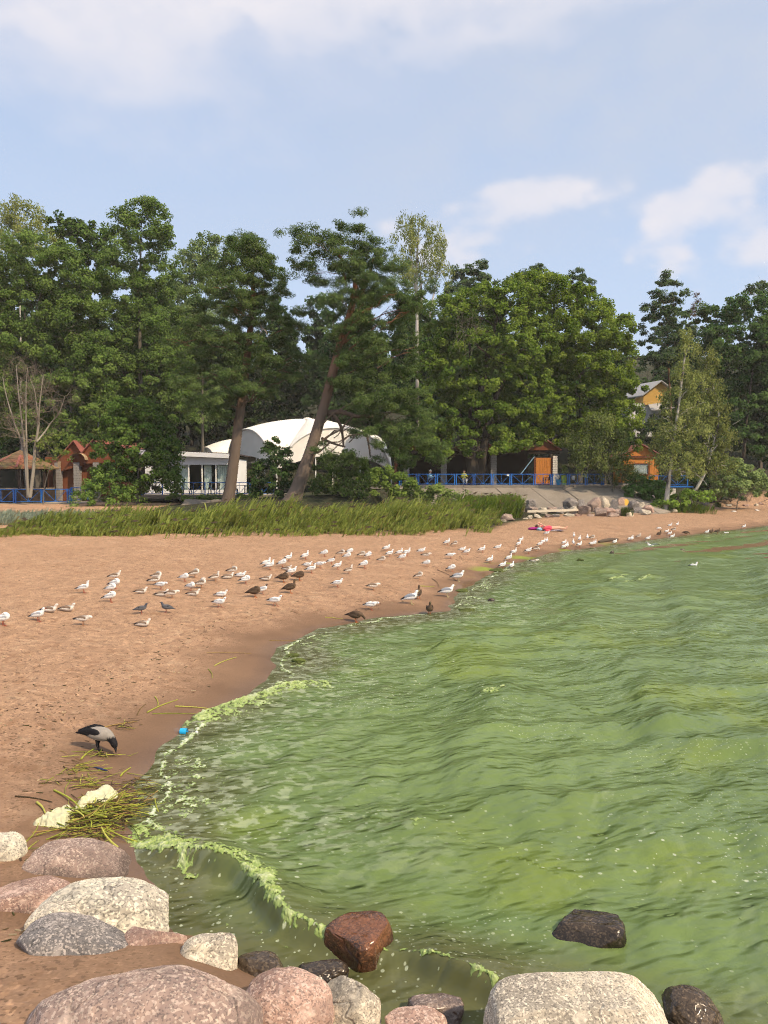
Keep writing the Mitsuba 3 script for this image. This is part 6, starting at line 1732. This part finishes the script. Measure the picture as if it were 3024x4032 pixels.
def seated(label, x, y, z, face, shirt, hat, trousers, arm_up):
    k = thing("person", label, "person")
    R = lambda a, b, c: np.array([x, y, z]) + np.array([math.cos(face) * a - math.sin(face) * b, math.sin(face) * a + math.cos(face) * b, c])
    hd = R(.06, 0, 1.18)
    legs = [(R(0, s * .09, .50), .095, R(.42, s * .12, .50), .068) for s in (-1, 1)] + [(R(.42, s * .12, .50), .066, R(.44, s * .12, .10), .045) for s in (-1, 1)]
    feet = [(R(.43, s * .12, .07), .038, R(.60, s * .13, .04), .03) for s in (-1, 1)]
    torso = [(R(0, 0, .50), .15, R(.02, 0, .80), .14), (R(.03, -.15, .92), .075, R(.03, .15, .92), .075), (R(.02, -.08, .88), .12, R(.02, .08, .88), .12)]
    hb = [(R(.04, 0, .98), .055, R(.05, 0, 1.08), .055), (hd, .10, hd + [0, 0, .03], .095), (R(.13, 0, 1.13), .045, R(.12, 0, 1.10), .04), (R(.15, 0, 1.17), .018, R(.165, 0, 1.155), .016), (R(.05, -.10, 1.17), .02, R(.05, .10, 1.17), .02)]
    arms, hands = [], []
    for s in (-1, 1):
        el = R(.16, s * .26, .68)
        wr = R(.20, s * .06, 1.06) if (arm_up and s < 0) else R(.42, s * .12, .76)
        arms += [(R(.03, s * .17, .92), .055, el, .043), (el, .043, wr, .032)]
        dd = (wr - el) / np.linalg.norm(wr - el)
        hands += hand(wr, dd, R(0, -s, 0) - R(0, 0, 0))
    part(k, "body", ply(flesh(hb + torso + arms + hands + legs + feet), "m_skin", smooth=True))
    cl = [(a, ra + .012, b, rb + .012) for a, ra, b, rb in torso + arms]
    part(k, "shirt", ply(flesh(cl), shirt, smooth=True))
    part(k, "trousers", ply(flesh([(a, ra + .012, b, rb + .012) for a, ra, b, rb in legs]), trousers, smooth=True))
    if hat:
        part(k, "hat", ply(join(flesh([(hd + [0, 0, .06], .098, hd + [0, 0, .10], .08)]), tube([hd + [0, 0, .055], hd + [0, 0, .075]], [.165, .13], 18)), hat, smooth=True))
    else:
        part(k, "hair", ply(flesh([(hd + [0, 0, .035], .102, R(.02, 0, 1.22), .098)]), "m_hair", smooth=True))
    for s in (-1, 1):
        ev, ef = ICO[2]
        part(k, "eye", ply((ev * .012 + R(.152, s * .035, 1.195), ef), "m_white_cloth", smooth=True))
    part(k, "mouth", ply(tube([R(.165, -.02, 1.115), R(.17, .02, 1.115)], .007, 5), "m_pink_cloth", smooth=True))
    return k


def chair(label, x, y, z, face, mat, group="plastic terrace chairs", arms=True):
    k = thing("chair", label, "chair", group)
    c, s = math.cos(face), math.sin(face)
    rot = np.array([[c, -s, 0], [s, c, 0], [0, 0, 1.0]])
    P = lambda a, b, h: np.array([x, y, z]) + rot @ np.array([a, b, h])
    part(k, "seat", ply(box(P(0, 0, .44), (.44, .46, .04), rot=rot), mat))
    bk = rot @ np.array([[math.cos(.2), 0, -math.sin(.2)], [0, 1, 0], [math.sin(.2), 0, math.cos(.2)]])
    part(k, "backrest", ply(join(box(P(-.25, 0, .84), (.03, .42, .10), rot=bk), *[box(P(-.235, b, .64), (.03, .05, .40), rot=bk) for b in (-.18, -.06, .06, .18)]), mat))
    for a, b in ((-.2, -.2), (-.2, .2), (.2, -.2), (.2, .2)):
        part(k, "leg", ply(beam(P(a, b, .43), P(a * 1.2, b * 1.15, 0), .04), mat))
    if arms:
        for b in (-.24, .24):
            part(k, "armrest", ply(join(beam(P(-.25, b, .66), P(.2, b, .66), .05, .03), beam(P(.2, b, .65), P(.22, b, .40), .04)), mat))
    return k


def table(label, x, y, z, w, d, mat, h=.72):
    k = thing("table", label, "table", "terrace tables")
    part(k, "table_top", ply(box((x, y, z + h), (w, d, .04)), mat))
    for a, b in ((-1, -1), (-1, 1), (1, -1), (1, 1)):
        part(k, "leg", ply(beam((x + a * w * .42, y + b * d * .4, z + h - .02), (x + a * w * .42, y + b * d * .4, z), .05), mat))
    return k


ty = 66.5
seated("seated person in white hat and pale blue top behind the left of the terrace railing", xat(1692, ty), ty, ZT, -.3, "m_lightblue_cloth", "m_white_cloth", "m_navy_cloth", False)
seated("seated person in lime green top holding a hand to the mouth behind the terrace railing", xat(1826, ty), ty, ZT, -1.45, "m_lime_cloth", None, "m_white_cloth", True)
chair("dark chair under the person in the white hat", xat(1690, ty), ty, ZT, -.3, "m_black_plastic", arms=False)
chair("dark chair under the person in the lime green top", xat(1826, ty), ty + .05, ZT, -1.45, "m_black_plastic", arms=False)
table("small dark table before the person in the lime green top", xat(1822, 65.95), 65.98, ZT, .95, .5, "m_dark_wood")
table("long low table in the shade of the pavilion, middle of the terrace", xat(2030, 67), 67.2, ZT, 1.3, .7, "m_dark_wood")
chair("black plastic armchair in front of the orange door", xat(2152, 66.6), 66.6, ZT, 2.6, "m_black_plastic")
chair("white plastic chair right of the black armchair", xat(2185, 66.5), 66.5, ZT, 2.2, "m_white_plastic")
for s, mt, lab, hh_ in ((2198, "m_cyan_plastic", "bright blue plastic crate behind the terrace railing", .45), (2219, "m_lime_plastic", "yellow green bin behind the terrace railing", .78), (2256, "m_white_plastic", "white bucket hanging on the right part of the terrace railing", .32)):
    x = xat(s, 66.1)
    k = thing("crate" if "crate" in lab else "bin" if "bin" in lab else "bucket", lab, "crate" if "crate" in lab else "bin" if "bin" in lab else "bucket")
    z0_ = ZT + (.45 if "bucket" in lab else 0)
    w0, w1 = (.13, .17) if "bucket" in lab else (.19, .22)
    yb = 65.72 if "bucket" in lab else 66.1
    x = xat(s, yb)
    part(k, "vessel", ply(tube([(x, yb, z0_), (x, yb, z0_ + hh_ * .5), (x, yb, z0_ + hh_)], [w0, (w0 + w1) / 2, w1], 14), mt, smooth=40))
    part(k, "rim", ply(tube([(x, yb, z0_ + hh_ - .02), (x, yb, z0_ + hh_ + .03)], [w1 + .015, w1 + .015], 14), mt, smooth=40))
sg = thing("paper_notice", "small white paper tied to the terrace railing", "notice")
put(sg, ply(box((xat(1999, 65.42), 65.42, ZT + .84), (.2, .01, .13), rot=np.array([[math.cos(.1), 0, math.sin(.1)], [0, 1, 0], [-math.sin(.1), 0, math.cos(.1)]])), "m_white_cloth"))
tyy = 59.6
for i, (s, f_, lab) in enumerate([(735, .2, "dark chair at the café, first from the left"), (815, 3.0, "dark chair at the café, second from the left"), (850, 2.8, "dark chair at the café, nearest the straight pine"), (925, .3, "dark chair right of the straight pine at the café")]):
    chair(lab, xat(s, tyy), tyy, 2.03, f_, "m_black_plastic", "dark café chairs", arms=False)
for s, lab in ((775, "dark square café table between two chairs"), (945, "dark café table right of the straight pine")):
    table(lab, xat(s, tyy), tyy + .2, 2.03, .9, .8, "m_black_plastic")

# dish on a pole in the leaves
dk = thing("satellite_dish", "round grey dish on a thin pole among the leaves above the gabled house", "dish")
c = at_y(383, 1648, 63.2)
dz_ = smooth_path([(0.0, 0.0), (0.25, 0.03), (0.42, 0.1), (0.5, 0.16)], 8)
ang = np.arange(20) * 2 * np.pi / 20
v = np.vstack([np.stack([r * np.cos(ang), np.full(20, -h), r * np.sin(ang)], 1) for r, h in dz_])
i, j = np.meshgrid(np.arange(7), np.arange(20), indexing="ij")
q = np.stack([i * 20 + j, i * 20 + (j + 1) % 20, (i + 1) * 20 + (j + 1) % 20, (i + 1) * 20 + j], -1).reshape(-1, 4)
v = v @ np.array([[1, 0, 0], [0, .9, -.43], [0, .43, .9]])
part(dk, "reflector", ply((v * .75 + c, np.vstack([q[:, [0, 1, 2]], q[:, [0, 2, 3]]])), "m_grey_metal", smooth=True))
part(dk, "pole", ply(tube([c + [0, .15, 0], (c[0], c[1] + .15, 1.4)], .045, 8), "m_grey_metal", smooth=True))

# ------------------------------------------------------------------ things lying about
pl = thing("plank", "long pale wooden plank lying against the stones under the bank", "plank")
a, b = ground(2073, 2030), ground(2290, 2024)
put(pl, ply(beam(a + [0, -.3, .28], b + [0, -.3, .34], .05, .16), "m_drift"))
lg = thing("log", "dark driftwood log at the far water line", "log")
a, b = ground(2358, 2137), ground(2436, 2126)
put(lg, ply(tube(smooth_path([a + [0, 0, .05], (a + b) / 2 + [0, 0, .08], b + [0, 0, .05]], 9), [.05, .08, .09, .09, .1, .09, .08, .06, .03], 9), "m_log", smooth=True))
wl = thing("driftwood", "white driftwood branch by the stones left of the birches", "driftwood")
a, b = ground(2573, 2010), ground(2606, 2000)
put(wl, ply(join(tube(smooth_path([a + [0, 0, .1], (a + b) / 2 + [0, 0, .22], b + [0, 0, .3]], 8), np.linspace(.06, .11, 8), 8), tube([b + [0, 0, .3], b + [.3, 0, .42]], [.09, .05], 8)), "m_drift", smooth=True))
# weed lumps in the shallows
for i, (sx, sy, rx, ry, lab) in enumerate([(1182, 2600, 36, 16, "dark green weed lump at the water line, right of the nearest two"), (1150, 2580, 28, 12, "dark green weed lump on wet sand, left of the nearest two"), (1819, 2326, 30, 10, "dark weed lump beside the grey-winged gull"), (1839, 2400, 34, 9, "flat green weed lump in the wash right of the brown duck"),
                                           (1955, 2246, 42, 9, "weed heap under the gulls at the narrow sand tip"), (2064, 2182, 22, 5, "thin weed heap beside the gulls below the sunbather"), (2286, 2204, 16, 7, "small green weed lump out in the far water"), (2330, 2158, 10, 3, "tiny weed lump in the far shallows"), (1625, 2365, 30, 5, "strand of weed under the large gull on wet sand")]):
    g = at_z(sx, sy, 0.03)
    m = ppm(g[1])
    v, f = boulder(700 + i, (rx / m, rx / m * .8, ry / m * 1.1), 4, 2.2, 2, .34)
    v = v + np.array([g[0], g[1], 0.01])
    k = thing("weed_lump", lab, "seaweed", "weed lumps along the water line")
    tc = np.array([.045, .055, .015]) + (np.array([.11, .14, .03]) - np.array([.045, .055, .015])) * meshkit.noise(v * 14)[:, None]
    put(k, ply((v, f), "m_vertex", smooth=True, color=tc))
for i, (sx, sy, rx, ry, lab) in enumerate([(1934, 2362, 15, 7, "small dark stone just above the green water right of the weed lumps"), (2409, 2176, 10, 8, "dark pointed stone in the far shallows"), (2686, 2165, 12, 4, "dark flat stone in the far water near the swimming gull")]):
    g = at_z(sx, sy, 0.03)
    m = ppm(g[1])
    v, f = boulder(740 + i, (rx / m, rx / m * .8, ry / m * 1.4), 3, 2.3, 5, .12)
    k = thing("stone", lab, "stone")
    put(k, ply((v + np.array([g[0], g[1], 0.01]), f), "m_granite_wet", smooth=True, uv=uvc((v, f), 5, .5)))

# plastic bottle at the water's edge
bt = thing("plastic_bottle", "clear plastic bottle with bright blue label at the water's edge", "bottle")
g = ground(730, 2892)
a, b = np.array([-.125, 0, 0]), np.array([.13, -.02, 0])
prof = [(-.125, .020), (-.122, .032), (-.02, .034), (.05, .033), (.085, .022), (.11, .013), (.125, .013)]
rz = -.15
W3 = T().translate((g + [0, 0, .030]).tolist()).rotate([0, 0, 1], math.degrees(rz)).scale(1.15)
part(bt, "shell", ply(tube([(x, 0, 0) for x, _ in prof], [r for _, r in prof], 18), "m_plastic_film", smooth=40), to_world=W3)
part(bt, "label", ply(tube([(-.055, 0, 0), (.02, 0, 0)], .0352, 18, caps=False), "m_bottle_label", smooth=True), to_world=W3)
part(bt, "cap", ply(tube([(.122, 0, 0), (.142, 0, 0)], .015, 14), "m_white_plastic", smooth=40), to_world=W3)

# cast-up reed stems: a heap and loose ones
STEMC = np.array([(.33, .36, .05), (.42, .42, .09), (.24, .28, .04), (.12, .085, .03), (.06, .045, .025), (.30, .20, .07), (.19, .23, .05)])


def stem(p, ang, L, r, rng, rise=0.0, kink=True):
    d = np.array([math.cos(ang), math.sin(ang), 0])
    n = 5
    t = np.linspace(-.5, .5, n)
    bend = rng.normal() * .05 * L
    side = np.array([-d[1], d[0], 0])
    pts = [p + d * L * q + side * bend * (1 - 4 * q * q) + np.array([0, 0, rise * (q + .5) + rng.uniform(0, .006)]) for q in t]
    return tube(pts, np.linspace(r, r * .45, n), 5)


rng = np.random.default_rng(64)
ms, cs = [], []
for _ in range(300):
    sx = rng.normal(405, 95)
    sy = 3222 - (sx - 400) * .30 + rng.normal(0, 38)
    if sx > 660 or sx < 120:
        continue
    g = ground(sx, sy)
    ang = math.radians(rng.normal(8, 46)) if rng.random() < .75 else rng.uniform(0, 3.14)
    core = math.exp(-((sx - 405) / 130) ** 2 - ((sy - 3222 + (sx - 400) * .30) / 45) ** 2)
    m_ = stem(g + [0, 0, .01 + rng.random() * .10 * core], ang, rng.uniform(.12, .50), rng.choice([.004, .006, .009], p=[.45, .4, .15]), rng, rise=rng.normal() * .04 * core)
    m_[0][:, 2] = np.maximum(m_[0][:, 2], g[2] - .004)
    ms.append(m_)
    cs.append(vcol(m_, STEMC[rng.choice(7, p=[.20, .13, .16, .16, .14, .11, .10])] * rng.uniform(.7, 1.25)))
ms = join(*ms)
put(thing("reed_heap", "tangled heap of green and brown cast-up reed stems by the pale foam", "reed stems", kind="stuff"), ply(ms, "m_vertex", smooth=True, color=np.vstack(cs)))
ms, cs = [], []
for cx_, cy_, sx_, sy_, n_, dark in ((330, 3085, 70, 18, 55, .7), (560, 3105, 55, 16, 45, .75), (345, 3030, 60, 12, 28, .6), (400, 2978, 60, 8, 20, .5), (500, 2860, 35, 12, 14, .6)):
    for _ in range(n_):
        g = ground(rng.normal(cx_, sx_), rng.normal(cy_, sy_))
        m_ = stem(g + [0, 0, .006 + rng.random() * .02], math.radians(rng.normal(0, 45)), rng.uniform(.06, .32), rng.choice([.003, .005]), rng)
        ms.append(m_)
        cs.append(vcol(m_, (STEMC[rng.choice([3, 4, 5])] if rng.random() < dark else STEMC[rng.choice([0, 1, 2])]) * rng.uniform(.7, 1.2)))
ms = join(*ms)
put(thing("reed_litter", "strands of dark rotting reed and weed along the wet sand by the crow", "reed stems", kind="stuff"), ply(ms, "m_vertex", smooth=True, color=np.vstack(cs)))
LOOSE = [((320, 3000), (372, 2955), 0, .010, "thick yellow green reed stem under the crow"), ((475, 3060), (515, 3028), 0, .009, "short yellow green reed stub on wet sand right of the rotting strands"), ((450, 3300), (400, 3290), 2, .008, "green reed stem at the lower right of the heap pointing to the water"), ((463, 3345), (400, 3288), 1, .012, "thick pale reed stem sticking out below the heap"),
         ((655, 3245), (610, 3170), 0, .008, "yellow reed stem hanging from the heap into the water"), ((540, 3320), (420, 3290), 0, .007, "long green reed stem running from the heap to the foam"), ((60, 3135), (205, 3162), 4, .008, "dark twig on dry sand left of the pale foam"), ((145, 3165), (178, 3210), 1, .012, "thick yellow reed stem left of the pale foam"),
         ((213, 3118), (325, 3225), 0, .010, "long yellow reed stem leaning over the pale foam"), ((580, 2810), (700, 2758), 0, .008, "bright reed stem on wet sand above the bottle, upper one"), ((690, 2785), (820, 2795), 1, .009, "bright reed stem reaching to the water above the bottle"), ((600, 2815), (790, 2815), 2, .006, "thin reed stem lowest of the three above the bottle"),
         ((540, 2820), (575, 2775), 3, .006, "thin curved brown stem left of the bright stems"), ((610, 2745), (620, 2790), 0, .007, "short yellow stem crossing the bright ones above the bottle"), ((400, 2870), (540, 2845), 5, .008, "straw coloured stem on sand above the crow"), ((845, 2625), (930, 2590), 1, .008, "pale stem on damp sand below the nearest weed lumps"), ((815, 2570), (990, 2575), 5, .006, "long straw stem on sand far above the bottle"),
         ((820, 2640), (835, 2675), 2, .006, "short green stem curled on damp sand"), ((1110, 2569), (1165, 2566), 4, .012, "dark stick at the water line beside the weed lumps"), ((1280, 2432), (1350, 2440), 1, .008, "pale stem left of the feeding duck"), ((1060, 2523), (1175, 2525), 5, .006, "thin straw stem at the edge of damp sand"), ((1655, 2310), (1710, 2314), 1, .012, "yellow stem right of the brown duck seen from behind"),
         ((1700, 2282), (1726, 2315), 4, .010, "dark stick on sand near the large gulls"), ((1722, 2250), (1795, 2288), 4, .010, "long dark stick left of the slate-winged gull")]
for (ax, ay), (bx2, by), ci, r, lab in LOOSE:
    a, b = ground(ax, ay), ground(bx2, by)
    lift = .05 if "heap" in lab or "leaning" in lab or "under the crow" in lab else .008
    n = 7
    t = np.linspace(0, 1, n)[:, None]
    sd = np.array([-(b - a)[1], (b - a)[0], 0]) * .05
    pts = a + (b - a) * t + sd * np.sin(np.pi * t) + np.array([0, 0, 1.0]) * (r + lift * (t if "heap" in lab or "leaning" in lab else .3))
    m_ = tube(pts, np.linspace(r, r * .55, n), 6)
    put(thing("stick" if "stick" in lab or "twig" in lab else "reed_stem", lab, "stick" if "stick" in lab or "twig" in lab else "reed stem"), ply(m_, "m_vertex", smooth=True, color=vcol(m_, STEMC[ci])))
# bits strewn over the sand
rng = np.random.default_rng(5)
ms, cs = [], []
for _ in range(800):
    sx, sy = rng.uniform(0, 1700), 2130 + 1500 * rng.random() ** 1.6
    if rng.random() < 0.35:                              # a thin line of dry weed along the upper edge of the wet sand
        yy_ = rng.uniform(8.5, 30)
        p = np.array([np.interp(yy_, SHORE[:, 1], SHORE[:, 0]) - rng.normal(1.9, .25), yy_, 0])
    else:
        p = at_z(sx, sy, .5)
    sd_ = float(shore_signed_np(p[:1], p[1:2])[0])
    if sd_ < 0.7 or p[1] < 4.4 or p[1] > np.interp(p[0], VEG[:, 0], VEG[:, 1]):
        continue
    p[2] = float(terrain(p[0], p[1]))
    L_ = rng.uniform(.02, .075)
    m_ = box((0, 0, 0), (L_, rng.uniform(.005, .018), rng.uniform(.004, .01)), rng.uniform(0, 3.14))
    ms.append(move(m_, p + [0, 0, .004]))
    cs.append(vcol(m_, np.array([(.07, .045, .03), (.10, .07, .04), (.36, .29, .18), (.05, .05, .02)][rng.integers(0, 4)]) * rng.uniform(.7, 1.3)))
put(thing("beach_debris", "small dark and straw coloured bits strewn over the sand", "debris", kind="stuff"), ply(join(*ms), "m_vertex", color=np.vstack(cs)))
# feather and cream scum
fe = thing("feather", "dark feather with a white vane on the wet sand below the crow", "feather")
a, b = ground(365, 3022), ground(430, 3042)
put(fe, ply(slab([a + [0, 0, .01], (a + b) / 2 + [0, .02, .014], b + [0, 0, .01], (a + b) / 2 + [0, -.02, .014]], .004), "m_navy_cloth"))
for i, (poly, lab) in enumerate([([(175, 3215), (215, 3190), (285, 3180), (300, 3215), (270, 3265), (190, 3262), (130, 3250)], "lower patch of thick pale cream algae foam on the sand by the reed heap"), ([(290, 3185), (330, 3135), (400, 3112), (470, 3112), (480, 3150), (430, 3180), (330, 3190)], "upper patch of thick pale cream algae foam above the reed heap")]):
    P = np.array([ground(*q)[:2] for q in poly])
    lo, hi = P.min(0) - .05, P.max(0) + .05
    n = 110
    X, Y = np.meshgrid(np.linspace(lo[0], hi[0], n), np.linspace(lo[1], hi[1], n), indexing="ij")
    from shapely import Polygon, contains_xy, distance, points
    pg = Polygon(P)
    dd = distance(points(X.ravel(), Y.ravel()), pg.exterior).reshape(X.shape)
    ins = np.where(contains_xy(pg, X, Y), dd, -dd) + .05 * (nz(X, Y, 14, 31) - .5) + .03 * (nz(X, Y, 40, 32) - .5)
    Zz = terrain(X, Y) + .085 * smst(0, .09, ins) * (.45 + .9 * nz(X, Y, 9, 33)) + .012 * nz(X, Y, 28, 34) * smst(0, .03, ins) - .01
    v = np.stack([X, Y, Zz], -1).reshape(-1, 3)
    i_, j_ = np.meshgrid(np.arange(n - 1), np.arange(n - 1), indexing="ij")
    q = np.stack([i_ * n + j_, (i_ + 1) * n + j_, (i_ + 1) * n + j_ + 1, i_ * n + j_ + 1], -1).reshape(-1, 4)
    fq = np.vstack([q[:, [0, 1, 2]], q[:, [0, 2, 3]]])
    fq = fq[(ins.ravel()[fq] > 0).all(1)]
    v2, f2 = compact(v, fq)
    cc = np.array([.62, .60, .44]) * (.82 + .3 * meshkit.noise(v2 * 24)[:, None]) + np.array([0, .02, -.06]) * meshkit.noise(v2 * 7)[:, None]
    put(thing("foam_patch", lab, "foam"), ply((v2, f2), "m_froth", smooth=True, color=cc))
for i, (s, r, lab) in enumerate([(2860, 2099, "tiny white litter at the far water line"), (2890, 2014, "pale litter on the far upper beach, left one"), (2980, 2012, "pale litter on the far upper beach, right one"), (800, 2279, "small white paper scrap among the gulls right of the pigeons")]):
    g = ground(s, r)
    w = 10 / ppm(g[1])
    v, f = boulder(950 + i, (w, w * .6, w * .22), 2, 2.4, 3, .2)
    put(thing("litter", lab, "litter"), ply((v + g + [0, 0, w * .15], f), "m_white_cloth", smooth=True))

tri = sum(len(meshkit.WRITTEN[d["filename"]][1]) for d in scene.values() if isinstance(d, dict) and d.get("type") == "ply")
print("entries", len(scene), "triangles", tri)
